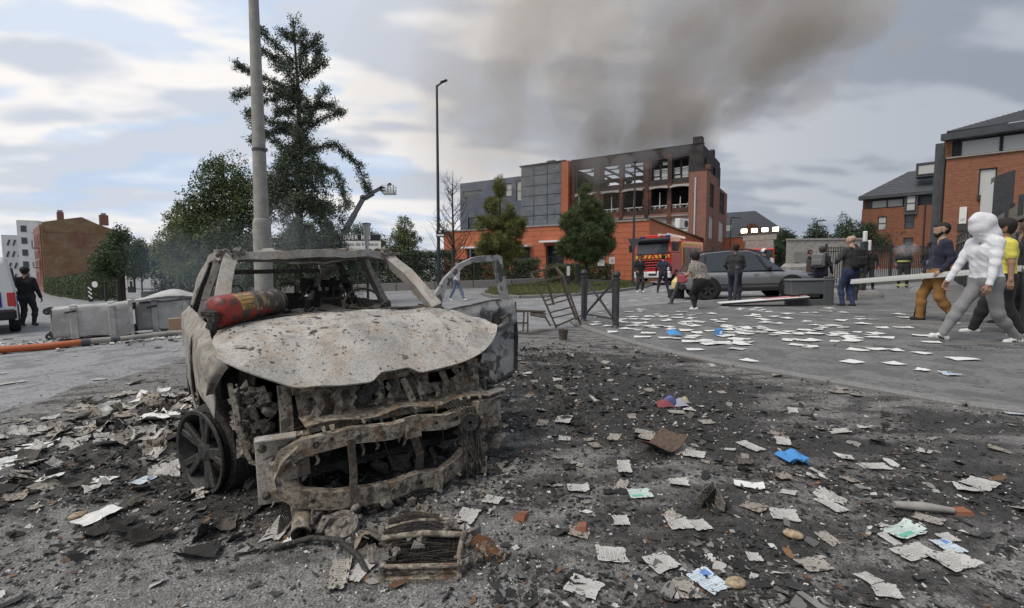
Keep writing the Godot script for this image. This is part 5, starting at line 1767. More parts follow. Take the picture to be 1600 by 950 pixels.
func street_edge() -> void:
	# grass verge across the road
	var mb := MB.new()
	var edge := [[-1.6, -25.5], [-0.9, -22.2], [0.4, -20.9], [2.9, -21.4], [5.2, -23.6], [7.6, -27.2], [9.6, -32.0], [8.6, -38.6], [0, -36.2], [-1.4, -32.0]]
	var ctr := Vector3(3.6, slope_y(3.6) + 0.10, -29)
	for i in edge.size():
		var a: Array = edge[i]
		var b: Array = edge[(i + 1) % edge.size()]
		for q in 6:
			var p0 := ctr.lerp(Vector3(a[0], slope_y(a[0]) + 0.10, a[1]), q / 6.0)
			var p1 := ctr.lerp(Vector3(b[0], slope_y(b[0]) + 0.10, b[1]), q / 6.0)
			var p2 := ctr.lerp(Vector3(b[0], slope_y(b[0]) + 0.10, b[1]), (q + 1) / 6.0)
			var p3 := ctr.lerp(Vector3(a[0], slope_y(a[0]) + 0.10, a[1]), (q + 1) / 6.0)
			mb.quad(p0, p1, p2, p3, Vector3.UP)
	var vg := part(self, "verge", mb, M.grass)
	vg.set_meta("kind", "structure")
	for i in 7:
		var a: Array = edge[i]
		var b: Array = edge[i + 1]
		var l := Vector2(b[0] - a[0], b[1] - a[1]).length()
		var n := maxi(1, int(l / 1.0))
		for q in n:
			var kb := MB.new()
			var p0 := Vector3(lerpf(a[0], b[0], float(q) / n), 0, lerpf(a[1], b[1], float(q) / n))
			var p1 := Vector3(lerpf(a[0], b[0], (q + 0.98) / n), 0, lerpf(a[1], b[1], (q + 0.98) / n))
			p0.y = slope_y(p0.x) + 0.05
			p1.y = slope_y(p1.x) + 0.05
			kb.bar(p0, p1, 0.18, 0.14, Vector3.UP, 0.02)
			part(vg, "kerb_stone", kb, M.granite)
	var blade := MB.new()
	blade.colored = true
	for k in 9:
		var a := k * 2.4
		var r := V(cos(a), 0, sin(a)) * 0.05
		blade.flat(r - V(sin(a), 0, -cos(a)) * 0.012, r + V(sin(a), 0, -cos(a)) * 0.012, r * 2.2 + V(0, 0.14 + 0.03 * (k % 3), 0))
	var xf := []
	var cs := []
	while xf.size() < 3200:
		var x := rng.randf_range(-1.4, 9.0)
		var z := rng.randf_range(-38.0, -21.2)
		if Geometry2D.is_point_in_polygon(Vector2(x, z), PackedVector2Array(edge.map(func(e): return Vector2(e[0], e[1])))):
			xf.append(Transform3D(Basis(Vector3.UP, rng.randf() * TAU).scaled(Vector3.ONE * rng.randf_range(0.5, 1.3)), V(x, slope_y(x) + 0.1, z)))
			var t := rng.randf()
			cs.append(Color(0.07, 0.09, 0.03).lerp(Color(0.22, 0.20, 0.08), t * t))
	stuff("verge_grass", "short dry grass on the verge across the road", "grass", blade.mesh(), M.leaf, xf, cs)
	# low wall, with railing posts on it
	var pts := [[-28.4, -36.3], [-23.9, -37.4], [-11.8, -36.4], [0, -36.8], [8.5, -39.2]]
	var w := thing("low_garden_wall", "long low stone wall with thin dark fence posts across the road", "wall", Vector3.ZERO)
	for i in pts.size() - 1:
		var a := Vector3(pts[i][0], 0, pts[i][1])
		var b := Vector3(pts[i + 1][0], 0, pts[i + 1][1])
		var n := int((b - a).length() / 2.4)
		for q in n:
			var p0 := a.lerp(b, float(q) / n)
			var p1 := a.lerp(b, (q + 0.985) / n)
			p0.y = slope_y(p0.x) + 0.28
			p1.y = slope_y(p1.x) + 0.28
			var kb := MB.new()
			kb.bar(p0, p1, 0.35, 0.6, Vector3.UP, 0.02)
			part(w, "wall_block", kb, M.granite)
			var pb := MB.new()
			pb.box(p0 + V(0, 1.05, -0.05), V(0.07, 2.0, 0.07))
			part(w, "fence_post", pb, M.iron)
			var bars := MB.new()
			for y in [0.45, 1.95]:
				bars.bar(p0 + V(0, y, -0.05), p1 + V(0, y, -0.05), 0.03, 0.04)
			part(w, "fence_rail", bars, M.iron)
			for k in 6:
				var c := p0.lerp(p1, (k + 1) / 7.0)
				put(w, "fence_bar", box_mesh(V(0.022, 1.5, 0.022)), M.iron, Transform3D(Basis(), c + V(0, 1.2, -0.05)))

var boxes := {}
func box_mesh(s: Vector3) -> Mesh:
	if not boxes.has(s):
		var mb := MB.new()
		mb.box(Vector3.ZERO, s)
		boxes[s] = mb.mesh()
	return boxes[s]

# ---------------------------------------------------------------- trees and hedges
func clump_mesh(kind: String, seed_: int) -> ArrayMesh:
	var r := RandomNumberGenerator.new()
	r.seed = seed_
	var mb := MB.new()
	mb.colored = true
	for k in (11 if kind == "leaf" else 22):
		var d := Vector3(r.randfn(), r.randfn(), r.randfn()).normalized()
		var p := d * r.randf_range(0.15, 0.5)
		var b := Basis.from_euler(Vector3(r.randf() * TAU, r.randf() * TAU, r.randf() * TAU))
		var g := r.randf_range(0.7, 1.3)
		mb.col = Color(g, g, g)
		if kind == "leaf":
			var s := r.randf_range(0.14, 0.24)
			mb.flat(p, p + b.x * s + b.y * s * 0.4, p + b.x * s * 1.5)
			mb.flat(p, p + b.x * s * 1.5, p + b.x * s - b.y * s * 0.55)
		else:
			var e := (d + Vector3(0, 0.5, 0)).normalized() * r.randf_range(0.3, 0.55)
			var q := b.x * 0.03
			mb.flat(p * 0.5 - q, p * 0.5 + q, p * 0.5 + e)
	return mb.mesh()

var clumps := {}
func clump(kind: String) -> ArrayMesh:
	if not clumps.has(kind):
		clumps[kind] = clump_mesh(kind, 5 if kind == "leaf" else 6)
	return clumps[kind]

func crown(tree: Node3D, xf: Array, kind: String, dark: Color, light: Color) -> void:
	var cs := []
	for t: Transform3D in xf:
		var k := rng.randf()
		cs.append(dark.lerp(light, k) * rng.randf_range(1.05, 1.6))
	stuff("crown", "", "", clump(kind), M.leaf, xf, cs, tree).set_meta("kind", "stuff")

func spray(xf: Array, a: Vector3, b: Vector3, per_m: float, r: float, s: float) -> void:
	var n := maxi(2, int((b - a).length() * per_m))
	for k in n:
		var p := a.lerp(b, rng.randf()) + Vector3(rng.randfn(), rng.randfn() * 0.8, rng.randfn()) * r * 0.5
		xf.append(Transform3D(Basis.from_euler(Vector3(rng.randf() * TAU, rng.randf() * TAU, rng.randf() * TAU)).scaled(Vector3.ONE * s * rng.randf_range(0.7, 1.4)), p))

func trunk(tree: Node3D, pts: Array, r0: float, r1: float, limbs: Array) -> void:
	var rr := []
	for i in pts.size():
		rr.append(lerpf(r0, r1, float(i) / (pts.size() - 1)))
	var mb := MB.new()
	mb.tube(pts, rr, 9)
	for l: Array in limbs:
		var n: int = l.size()
		var q := []
		for i in n:
			q.append(lerpf(r1 * 1.6, 0.012, float(i) / (n - 1)))
		mb.tube(l, q, 5)
	part(tree, "trunk", mb, M.bark)

func lobed_tree(called: String, label: String, x: float, z: float, h: float, lobes: Array, kind: String, dark: Color, light: Color, count: int, s: float, group: String, tr := 0.16, gaps := 0.0) -> void:
	# lobes: [x, y, z, rx, ry, rz] relative to the foot
	var t := thing(called, label, "tree", Vector3(x, slope_y(x), z), 0.0, group)
	var limbs := []
	var xf := []
	var total := 0.0
	for l: Array in lobes:
		total += l[3] * l[4]
	for l: Array in lobes:
		var c := V(l[0], l[1], l[2])
		limbs.append([V(0, h * 0.25, 0), V(l[0] * 0.5, lerpf(h * 0.3, l[1], 0.6), l[2] * 0.5), c])
		var n := int(count * l[3] * l[4] / total)
		for k in n:
			var d := Vector3(rng.randfn(), rng.randfn(), rng.randfn()).normalized()
			var q := pow(rng.randf(), 0.45)
			var lump := 0.8 + 0.35 * noise_b.get_noise_3d(d.x * 1.8 + l[0], d.y * 1.8 + l[1], d.z * 1.8)
			var p := c + Vector3(d.x * l[3], d.y * l[4], d.z * l[5]) * q * lump
			if gaps > 0.0 and noise_b.get_noise_3d(p.x * 0.9, p.y * 0.9, p.z * 0.9) < gaps - 0.45:
				continue
			var b := Basis.from_euler(Vector3(rng.randf() * TAU, rng.randf() * TAU, rng.randf() * TAU)) if kind == "leaf" else Basis(Vector3.UP, rng.randf() * TAU) * Basis(Vector3.RIGHT, rng.randfn() * 0.5)
			xf.append(Transform3D(b.scaled(Vector3.ONE * s * rng.randf_range(0.7, 1.4)), p))
	for k in 14:
		var a := rng.randf() * TAU
		var l: Array = lobes[k % lobes.size()]
		limbs.append([V(0, h * rng.randf_range(0.25, 0.6), 0), V(l[0], l[1], l[2]) + V(cos(a) * l[3], rng.randf_range(-0.3, 0.3) * l[4], sin(a) * l[5]) * 0.75])
	trunk(t, [V(0, -0.1, 0), V(0.05, h * 0.3, 0), V(-0.03, h * 0.6, 0.03), V(0, h * 0.85, 0)], tr, tr * 0.35, limbs)
	crown(t, xf, kind, dark, light)

func hedge(label: String, a: Vector2, b: Vector2, w: float, h: float, dark: Color, light: Color) -> void:
	var d := (b - a)
	var l := d.length()
	d /= l
	var t := thing("hedge", label, "hedge", Vector3.ZERO, 0.0, "hedges along the street")
	var nrm := Vector2(d.y, -d.x)
	var xf := []
	for k in int(l * (h * 2.0 + w) * (26.0 if l > 20.0 else 64.0)):
		var s := rng.randf() * l
		var q := rng.randf_range(-0.5, 0.5)
		var y := rng.randf()
		if rng.randf() < 0.7:   # keep most of the leaves at the faces
			if rng.randf() < 0.7:
				q = signf(q) * rng.randf_range(0.38, 0.52)
			else:
				y = rng.randf_range(0.9, 1.04)
		var p := a + d * s + nrm * q * w
		var hh := h * (1.0 + 0.07 * noise_a.get_noise_2d(s * 3.0, 7.0))
		xf.append(Transform3D(Basis.from_euler(Vector3(rng.randf() * TAU, rng.randf() * TAU, rng.randf() * TAU)).scaled(Vector3.ONE * rng.randf_range(0.3, 0.5)), V(p.x, slope_y(p.x) + 0.05 + y * hh, p.y)))
	crown(t, xf, "leaf", dark, light)
	var st := MB.new()
	for k in int(l / 0.8):
		var p := a + d * (k + 0.5) * 0.8
		st.tube([V(p.x, slope_y(p.x) - 0.05, p.y), V(p.x + 0.05, slope_y(p.x) + h * 0.7, p.y)], 0.03, 5)
	part(t, "stems", st, M.bark)

func trees() -> void:
	# tall tree behind the car: whorls of branches, bare stem showing near the top
	var t := thing("tall_tree", "tall dark tree with sparse upper branches behind the burnt car", "tree", Vector3(-8.8, slope_y(-8.8), -19.5))
	var o := V(0, -slope_y(-8.8), 0)
	var br := [[[0.18, 10.28], [-0.42, 10.77]], [[0.23, 9.39], [-0.37, 9.93], [-0.93, 10.5]], [[0.22, 9.24], [-1.06, 9.89]], [[0.14, 8.45], [-0.36, 8.62], [-1.29, 9.0], [-2.27, 9.47]], [[0.19, 8.32], [-1.19, 8.45], [-2.15, 8.15]], [[0.18, 7.83], [-0.86, 7.65]], [[0.19, 8.2], [-0.43, 8.2], [-1.46, 8.0]], [[0.21, 9.69], [1.24, 10.23]], [[0.26, 8.95], [0.89, 9.44], [1.16, 10.06]], [[0.26, 8.7], [1.4, 9.47]], [[0.25, 7.7], [1.54, 7.88]], [[0.24, 6.7], [1.21, 7.2], [2.14, 7.43]], [[0.24, 6.7], [-0.78, 6.97], [-2.03, 6.6]], [[0.25, 6.95], [-0.98, 7.2], [-1.79, 7.53]], [[0.27, 5.94], [1.5, 6.42], [2.33, 5.68], [2.65, 4.67]], [[0.51, 5.43], [1.8, 5.18], [2.44, 3.72]], [[0.3, 6.95], [1.1, 7.95], [1.42, 8.32]], [[0.21, 5.68], [-0.74, 6.44], [-1.24, 6.95]], [[0.32, 9.19], [0.6, 9.81], [0.72, 10.43]]]
	var xf := []
	var limbs := []
	for b: Array in br:
		var zz := rng.randf_range(-0.5, 0.5)
		var pts := []
		for i in b.size():
			pts.append(V(b[i][0], b[i][1], zz * i) + o)
		limbs.append(pts)
		for i in pts.size() - 1:
			spray(xf, pts[i].lerp(pts[i + 1], 0.15 if i == 0 else 0.0), pts[i + 1], 110.0, 0.19, 0.21)
		spray(xf, pts[-1] - V(0.05, 0.1, 0), pts[-1] + V(0, 0.1, 0), 150.0, 0.2, 0.2)
	spray(xf, V(0.15, 10.3, 0) + o, V(0.13, 11.3, 0) + o, 90.0, 0.2, 0.2)
	spray(xf, V(0.3, 7.6, 0) + o, V(0.2, 9.0, 0) + o, 60.0, 0.3, 0.22)
	for k in 16:
		var y := rng.randf_range(5.6, 9.0)
		var a := rng.randf() * TAU
		var p0 := V(0.24, y, 0) + o
		var p1 := p0 + V(cos(a), 0.45, sin(a)) * rng.randf_range(0.5, 1.5)
		limbs.append([p0, p1])
		spray(xf, p0.lerp(p1, 0.2), p1, 75.0, 0.22, 0.22)
	for k in 88:
		var y := rng.randf_range(0.6, 6.4)
		var reach := lerpf(2.7, 0.9, clampf((y - 1.8) / 4.4, 0.0, 1.0))
		var a := rng.randf() * TAU
		var p0 := V(0.3, y, 0) + o
		var p1 := p0 + V(cos(a) * reach * (0.68 if cos(a) > 0.0 else 1.0), 0.25 * reach - 0.2, sin(a) * reach) * rng.randf_range(0.6, 1.0)
		var p2 := p1 + V(cos(a) * 0.25, -rng.randf_range(0.3, 1.3), sin(a) * 0.25)
		limbs.append([p0, p0.lerp(p1, 0.5) + V(0, 0.15, 0), p1, p2])
		spray(xf, p0.lerp(p1, 0.3), p1, 42.0, 0.32, 0.25)
		spray(xf, p1, p2, 50.0, 0.28, 0.24)
	trunk(t, [V(0, -0.1, 0) + o * 0.0, V(0.15, 4, 0) + o, V(0.26, 8, 0) + o, V(0.13, 11.2, 0) + o], 0.2, 0.02, limbs)
	crown(t, xf, "leaf", Color(0.032, 0.046, 0.03), Color(0.085, 0.105, 0.062))
	# broad round tree left of the pole
	lobed_tree("round_tree", "broad dark green tree with a rounded crown left of the concrete pole", -14.4, -24.0, 8.1, [[0, 5.9, 0, 1.7, 1.9, 1.7], [-1.1, 4.6, 0.3, 1.2, 1.4, 1.3], [1.2, 4.9, 0.2, 1.3, 1.6, 1.4], [0.3, 3.4, 0.5, 1.9, 1.5, 1.6], [-1.6, 3.2, 0, 0.9, 1.0, 1.0], [1.5, 2.6, 0.3, 1.2, 1.3, 1.2]], "leaf", Color(0.032, 0.05, 0.018), Color(0.095, 0.125, 0.04), 3800, 0.36, "trees by the street", 0.2, 0.2)
	lobed_tree("bushy_tree", "bushy mid green tree standing beside the tan brick gable", -27.3, -33.0, 5.9, [[0, 3.4, 0, 1.5, 1.3, 1.4], [-0.9, 2.4, 0.2, 1.2, 1.1, 1.2], [0.9, 2.5, 0, 1.3, 1.2, 1.2], [0.2, 4.5, 0, 0.8, 0.9, 0.8], [1.5, 3.6, 0.1, 0.8, 0.9, 0.8]], "leaf", Color(0.03, 0.055, 0.026), Color(0.075, 0.11, 0.045), 2200, 0.36, "trees by the street")
	lobed_tree("light_tree", "light green tree between the bushy tree and the rounded tree", -21.0, -30.0, 6.6, [[0, 4.6, 0, 1.0, 1.5, 1.0], [-0.8, 3.4, 0, 1.1, 1.3, 1.1], [0.8, 3.2, 0.3, 1.2, 1.4, 1.2], [0.3, 5.6, 0, 0.6, 0.8, 0.6], [0.1, 2.2, 0.4, 1.3, 0.9, 1.2]], "leaf", Color(0.06, 0.085, 0.03), Color(0.15, 0.17, 0.06), 2300, 0.34, "trees by the street", 0.13, 0.25)
	lobed_tree("light_tree", "yellowish green tree closest to the rounded tree on its left", -18.3, -27.5, 6.2, [[0, 4.2, 0, 1.3, 1.4, 1.2], [-1.0, 3.0, 0, 1.2, 1.2, 1.1], [0.9, 2.9, 0.3, 1.3, 1.3, 1.2], [0.1, 1.8, 0.4, 1.6, 0.9, 1.3]], "leaf", Color(0.045, 0.07, 0.026), Color(0.12, 0.145, 0.05), 2200, 0.34, "trees by the street", 0.13, 0.2)
	lobed_tree("shade_tree", "dark bluish tree behind the rounded tree at the left fence", -24.5, -36.0, 5.5, [[0, 3.8, 0, 1.8, 1.9, 1.4], [1.8, 3.2, 0, 1.6, 1.8, 1.3], [-1.6, 3.0, 0, 1.4, 1.6, 1.2], [-3.4, 2.6, 0, 1.5, 1.6, 1.2]], "leaf", Color(0.025, 0.045, 0.035), Color(0.05, 0.08, 0.055), 1500, 0.42, "trees by the street")
	lobed_tree("shade_tree", "dark tree mass directly behind the tall tree and the signboard", -13.2, -41.0, 6.6, [[0, 4.4, 0, 1.8, 1.6, 1.5], [1.5, 3.8, 0, 1.4, 1.4, 1.3], [-2.0, 3.6, 0, 1.7, 1.7, 1.3], [0.6, 2.4, 0, 2.4, 1.3, 1.4], [-4.2, 3.2, 0.4, 1.8, 1.6, 1.4]], "leaf", Color(0.026, 0.042, 0.022), Color(0.06, 0.085, 0.04), 2200, 0.45, "trees by the street")
	lobed_tree("cone_tree", "light green conical tree right of the signboard", -9.0, -40.0, 6.5, [[0, 5.3, 0, 0.8, 1.1, 0.8], [0, 4.3, 0, 1.6, 1.1, 1.3], [-0.3, 3.2, 0, 2.1, 1.2, 1.5], [0.3, 2.0, 0, 2.4, 1.3, 1.6]], "leaf", Color(0.045, 0.065, 0.022), Color(0.15, 0.17, 0.07), 2600, 0.38, "trees by the street", 0.12, 0.2)
	lobed_tree("pine_tree", "loose olive green pine with a pointed top before the burnt building", -0.8, -31.0, 7.5, [[0, 6.6, 0, 0.42, 0.85, 0.42], [-0.35, 5.4, 0, 0.8, 0.8, 0.8], [0.45, 5.0, 0, 0.75, 0.9, 0.75], [-0.7, 4.2, 0.1, 1.1, 0.85, 1.0], [0.8, 3.9, 0, 1.05, 0.9, 1.0], [1.35, 4.4, 0, 0.5, 0.5, 0.5], [-0.1, 3.2, 0.3, 1.3, 0.9, 1.1], [0.9, 2.6, 0, 0.9, 0.75, 0.9], [-0.8, 2.7, 0, 1.0, 0.75, 0.9], [0.1, 1.8, 0.1, 0.9, 0.7, 0.8]], "needle", Color(0.055, 0.07, 0.022), Color(0.19, 0.19, 0.06), 4000, 0.46, "pines before the burnt building", 0.12, 0.3)
	lobed_tree("pine_tree", "dense dark green pine standing before the orange annex", 4.2, -27.0, 6.0, [[0, 5.3, 0, 0.5, 0.7, 0.5], [0.1, 4.5, 0, 0.95, 0.8, 0.9], [-0.75, 3.8, 0.1, 0.95, 0.85, 0.9], [0.8, 3.6, 0, 1.0, 0.9, 0.9], [0, 3.0, 0.3, 1.35, 0.9, 1.2], [-0.9, 2.35, 0, 0.95, 0.75, 0.9], [1.1, 2.5, 0, 0.75, 0.6, 0.8], [0.1, 2.0, 0.2, 1.2, 0.7, 1.1]], "needle", Color(0.03, 0.052, 0.02), Color(0.085, 0.11, 0.035), 4600, 0.44, "pines before the burnt building", 0.13, 0.05)
	# bare tree beside the lamp
	var b := thing("bare_tree", "bare grey twiggy tree right of the tall lamp post", "tree", Vector3(-4.1, slope_y(-4.1), -33.0))
	var mb := MB.new()
	mb.tube([V(0, -0.1, 0), V(0.05, 3, 0), V(0.0, 6, 0), V(0.05, 8.2, 0)], [0.12, 0.09, 0.05, 0.01], 7)
	part(b, "trunk", mb, M.bark)
	var tw := MB.new()
	for k in 44:
		var y := rng.randf_range(1.6, 7.2)
		var a := rng.randf() * TAU
		var reach := lerpf(1.7, 0.5, clampf((y - 2.0) / 5.2, 0.0, 1.0)) * rng.randf_range(0.7, 1.15)
		var p0 := V(0.03, y, 0)
		var p1 := p0 + V(cos(a) * reach * 0.6, reach * 0.55, sin(a) * reach * 0.6)
		var p2 := p0 + V(cos(a + 0.2) * reach, reach * 1.25, sin(a + 0.2) * reach)
		tw.tube([p0, p1, p2], [0.028, 0.02, 0.006], 4)
		for q in 7:
			var s0 := p0.lerp(p2, rng.randf_range(0.25, 1.0))
			var e := s0 + V(rng.randfn() * 0.3, rng.randf_range(0.1, 0.55), rng.randfn() * 0.3)
			tw.tube([s0, s0.lerp(e, 0.5) + V(0, -0.03, 0), e], [0.012, 0.009, 0.004], 3)
	part(b, "crown", tw, M.bark)
	# wood down the far street
	var far := [[34.0, -62, 4.6], [36.8, -64, 6.4], [39.5, -62, 7.2], [42.0, -60, 7.4], [44.5, -60, 7.0], [47.0, -59, 6.8], [30.5, -84, 7.0], [32.5, -82, 5.6]]
	for i in far.size():
		var f: Array = far[i]
		var h: float = f[2]
		lobed_tree("far_tree", ["low far tree next to the curved gable house", "dark pointed tree down the far street", "tallest far tree above the concrete wall", "rounded far tree right of the tallest one", "far tree between the concrete wall and brick house", "far tree half hidden by the brick house", "pale far tree behind the grey roofed house", "second pale tree behind the grey roofed house"][i], f[0], f[1], h, [[0, h * 0.62, 0, 1.7, h * 0.34, 1.6], [-1.0, h * 0.42, 0, 1.6, h * 0.28, 1.5], [1.1, h * 0.45, 0, 1.6, h * 0.3, 1.5]], "leaf", Color(0.03, 0.055, 0.028), Color(0.065, 0.10, 0.05), 700, 0.62, "trees down the far street")
	# hedges
	hedge("long clipped hedge along the side road at the left", Vector2(-64, -66), Vector2(-30.5, -35.6), 1.6, 1.95, Color(0.03, 0.05, 0.024), Color(0.085, 0.105, 0.045))
	hedge("low hedge behind the fence left of the concrete pole", Vector2(-29, -38.6), Vector2(-14.8, -38.6), 1.0, 2.3, Color(0.03, 0.05, 0.03), Color(0.06, 0.085, 0.04))
	hedge("dark hedge behind the fence between pole and lamp post", Vector2(-14.5, -38.4), Vector2(-4.6, -38.4), 1.1, 2.8, Color(0.03, 0.045, 0.03), Color(0.06, 0.085, 0.045))
	hedge("loose hedge beneath the olive green pine", Vector2(-4.4, -38.6), Vector2(2.2, -38.6), 1.0, 2.0, Color(0.03, 0.05, 0.025), Color(0.09, 0.11, 0.05))
	hedge("bushes around the notice boards before the orange annex", Vector2(2.6, -36.2), Vector2(7.6, -36.6), 1.0, 1.4, Color(0.03, 0.05, 0.02), Color(0.10, 0.11, 0.045))

# ---------------------------------------------------------------- vehicles
func road_wheel(parent: Node, at: Vector3, R: float, w: float, side: float, rimc: Material) -> void:
	# side: +1 outer face towards +x
	var n := Node3D.new()
	n.name = "wheel"
	n.position = at
	parent.add_child(n, true)
	var t := Transform3D(Basis(Vector3.BACK, -PI / 2 * side), Vector3.ZERO)
	var mb := MB.new()
	mb.lathe([Vector2(R * 0.66, -w / 2), Vector2(R * 0.94, -w / 2), Vector2(R, -w * 0.36), Vector2(R, w * 0.36), Vector2(R * 0.95, w / 2), Vector2(R * 0.68, w * 0.5), Vector2(R * 0.66, w * 0.42)], 28, t)
	part(n, "tyre", mb, M.rubber)
	var rb := MB.new()
	rb.lathe([Vector2(R * 0.67, w * 0.4), Vector2(R * 0.64, w * 0.46), Vector2(R * 0.6, w * 0.36), Vector2(R * 0.58, w * 0.1), Vector2(0, w * 0.1)], 24, t)
	for k in 5:
		var a := TAU * k / 5
		rb.bar(t * V(cos(a) * 0.03, w * 0.4, sin(a) * 0.03), t * V(cos(a) * R * 0.63, w * 0.42, sin(a) * R * 0.63), R * 0.2, w * 0.12, t.basis.y)
	part(n, "rim", rb, rimc)

func loft(parent: Node, called: String, sections: Array, m: Material, close := true) -> MeshInstance3D:
	var mb := MB.new()
	mb.grid(sections)
	if close:
		for e in [0, sections.size() - 1]:
			var c := Vector3.ZERO
			for p: Vector3 in sections[e]:
				c += p
			c /= sections[e].size()
			for k in sections[e].size() - 1:
				mb.flat(c, sections[e][k], sections[e][k + 1])
	return part(parent, called, mb, m)

func suv() -> void:
	# silver car, nose to the right; z forward (nose), x to its left
	var o := thing("silver_car", "silver grey car with its rear door open, standing behind the bollards", "car", on(8.2, -16.9))
	o.basis = ground_basis(deg_to_rad(80.0))
	o.scale = Vector3.ONE * 1.0
	# stations: z, half width, y low, y shoulder
	var st := [[-2.12, 0.70, 0.52, 0.86], [-2.06, 0.80, 0.40, 0.95], [-1.8, 0.88, 0.32, 0.99], [-1.2, 0.905, 0.28, 0.98], [-0.4, 0.91, 0.26, 0.965], [0.4, 0.91, 0.26, 0.95], [0.9, 0.905, 0.27, 0.945], [1.3, 0.90, 0.29, 0.93], [1.75, 0.87, 0.33, 0.885], [2.0, 0.80, 0.38, 0.80], [2.12, 0.66, 0.45, 0.70]]
	var secs := []
	for s: Array in st:
		var r := []
		for q in [[-0.86, 0.0], [-0.97, 0.12], [-1.0, 0.4], [-0.985, 0.62], [-0.99, 0.75], [-0.93, 0.92], [-0.80, 1.0], [-0.4, 1.03], [0.0, 1.04], [0.4, 1.03], [0.80, 1.0], [0.93, 0.92], [0.99, 0.75], [0.985, 0.62], [1.0, 0.4], [0.97, 0.12], [0.86, 0.0], [-0.86, 0.0]]:
			r.append(V(q[0] * s[1], lerpf(s[2], s[3], q[1]), s[0]))
		secs.append(r)
	loft(o, "body", secs, M.silver)
	# glasshouse: z at shoulder front/back, roof
	var top := [[-2.0, -0.02, 0.72, 0.70], [-1.78, 0.46, 0.66, 0.60], [-1.3, 0.62, 0.64, 0.58], [-0.5, 0.67, 0.64, 0.59], [0.1, 0.64, 0.64, 0.58], [0.42, 0.50, 0.66, 0.61], [1.15, -0.02, 0.78, 0.74]]
	var roof := []
	var sidel := []
	var sider := []
	for s: Array in top:
		var y: float = 0.98 + s[1]
		roof.append([V(-s[3], y - 0.02, s[0]), V(-s[3] * 0.85, y + 0.01, s[0]), V(0, y + 0.03, s[0]), V(s[3] * 0.85, y + 0.01, s[0]), V(s[3], y - 0.02, s[0])])
	loft(o, "roof", roof.slice(1, 6), M.silver, false)
	loft(o, "rear_window", roof.slice(0, 2), M.glass, false)
	loft(o, "windscreen", roof.slice(5, 7), M.glass, false)
	for sd in [-1.0, 1.0]:
		var g := []
		for s: Array in top:
			g.append([V(sd * 0.845, 0.955, s[0]), V(sd * lerpf(0.845, s[3], 0.5), lerpf(0.955, 0.97 + s[1], 0.5), s[0]), V(sd * s[3], 0.965 + s[1], s[0])])
		loft(o, "side_glass", g, M.glass, false)
		for q in [[-1.45, -1.32], [-0.32, -0.30], [0.62, 0.3]]:
			var pb := MB.new()
			pb.bar(V(sd * 0.855, 0.95, q[0]), V(sd * 0.60, 1.50 if q[0] < 0.5 else 1.48, q[1] if q[0] > 0.5 else q[0] + 0.1), 0.07, 0.05, V(sd, 0.3, 0))
			part(o, "pillar", pb, M.black)
		var rb := MB.new()
		rb.tube([V(sd * 0.58, 1.61, -1.6), V(sd * 0.60, 1.67, -1.2), V(sd * 0.60, 1.69, 0.0), V(sd * 0.57, 1.62, 0.35)], 0.022, 6)
		part(o, "roof_rail", rb, M.black)
		for z in [-1.33, 1.32]:
			var ab := MB.new()   # dark arch lining
			ab.lathe([Vector2(0.34, -0.03), Vector2(0.42, -0.035), Vector2(0.43, 0.02), Vector2(0.34, 0.025)], 20, Transform3D(Basis(Vector3.BACK, -PI / 2 * sd), V(sd * 0.89, 0.36, z)))
			part(o, "arch_trim", ab, M.black)
			var ib := MB.new()
			ib.lathe([Vector2(0.0, 0.0), Vector2(0.36, 0.0)], 20, Transform3D(Basis(Vector3.BACK, -PI / 2 * sd), V(sd * 0.912, 0.36, z)))
			part(o, "arch_well", ib, M.black)
			road_wheel(o, V(sd * 0.86, 0.335, z), 0.335, 0.22, sd, M.rim if sd > 0 else M.rim)
		boxpart(o, "sill_trim", V(sd * 0.905, 0.33, 0.0), V(0.03, 0.13, 1.85), M.black, Basis(), 0.012)
		boxpart(o, "door_strip", V(sd * 0.917, 0.50, -0.02), V(0.012, 0.03, 1.8), M.black)
		var mb := MB.new()
		mb.ball(V(sd * 0.97, 1.03, 0.62), V(0.11, 0.075, 0.06), 10)
		part(o, "mirror", mb, M.black)
		var hb := MB.new()
		hb.ball(V(sd * 0.70, 0.79, 1.93), V(0.17, 0.06, 0.14), 10)
		part(o, "headlight", hb, M.glass)
		for z in [-0.42, 0.42]:
			boxpart(o, "handle", V(sd * 0.925, 0.84, z - 0.2), V(0.03, 0.03, 0.17), M.silver, Basis(), 0.01)
		var tb := MB.new()
		tb.box(V(sd * 0.70, 0.86, -2.07), V(0.30, 0.14, 0.08), Basis(), 0.03)
		part(o, "tail_light", tb, flat_mat(0.25, 0.01, 0.01, 0.2))
	boxpart(o, "bumper_front", V(0, 0.42, 2.06), V(1.5, 0.24, 0.2), M.black, Basis(), 0.06)
	boxpart(o, "grille", V(0, 0.66, 2.07), V(1.0, 0.14, 0.1), M.black, Basis(), 0.03)
	boxpart(o, "bumper_rear", V(0, 0.46, -2.09), V(1.6, 0.24, 0.16), M.black, Basis(), 0.05)
	boxpart(o, "number_plate", V(0, 0.72, -2.13), V(0.5, 0.11, 0.02), M.white)
	# opened near-side rear door (the side that faces the camera)
	var dr := Node3D.new()
	dr.name = "rear_door"
	dr.position = V(0.90, 0, -0.28)
	dr.rotation.y = deg_to_rad(-62.0)
	o.add_child(dr, true)
	var dm := MB.new()
	dm.prism(PackedVector2Array([Vector2(0, 0.32), Vector2(-0.85, 0.36), Vector2(-0.98, 0.62), Vector2(-0.92, 0.96), Vector2(0, 0.96)]), 0.07, Transform3D(Basis(V(0, 0, 1), V(0, 1, 0), V(-1, 0, 0)), Vector3.ZERO))
	part(dr, "panel", dm, M.silver)
	var df := MB.new()
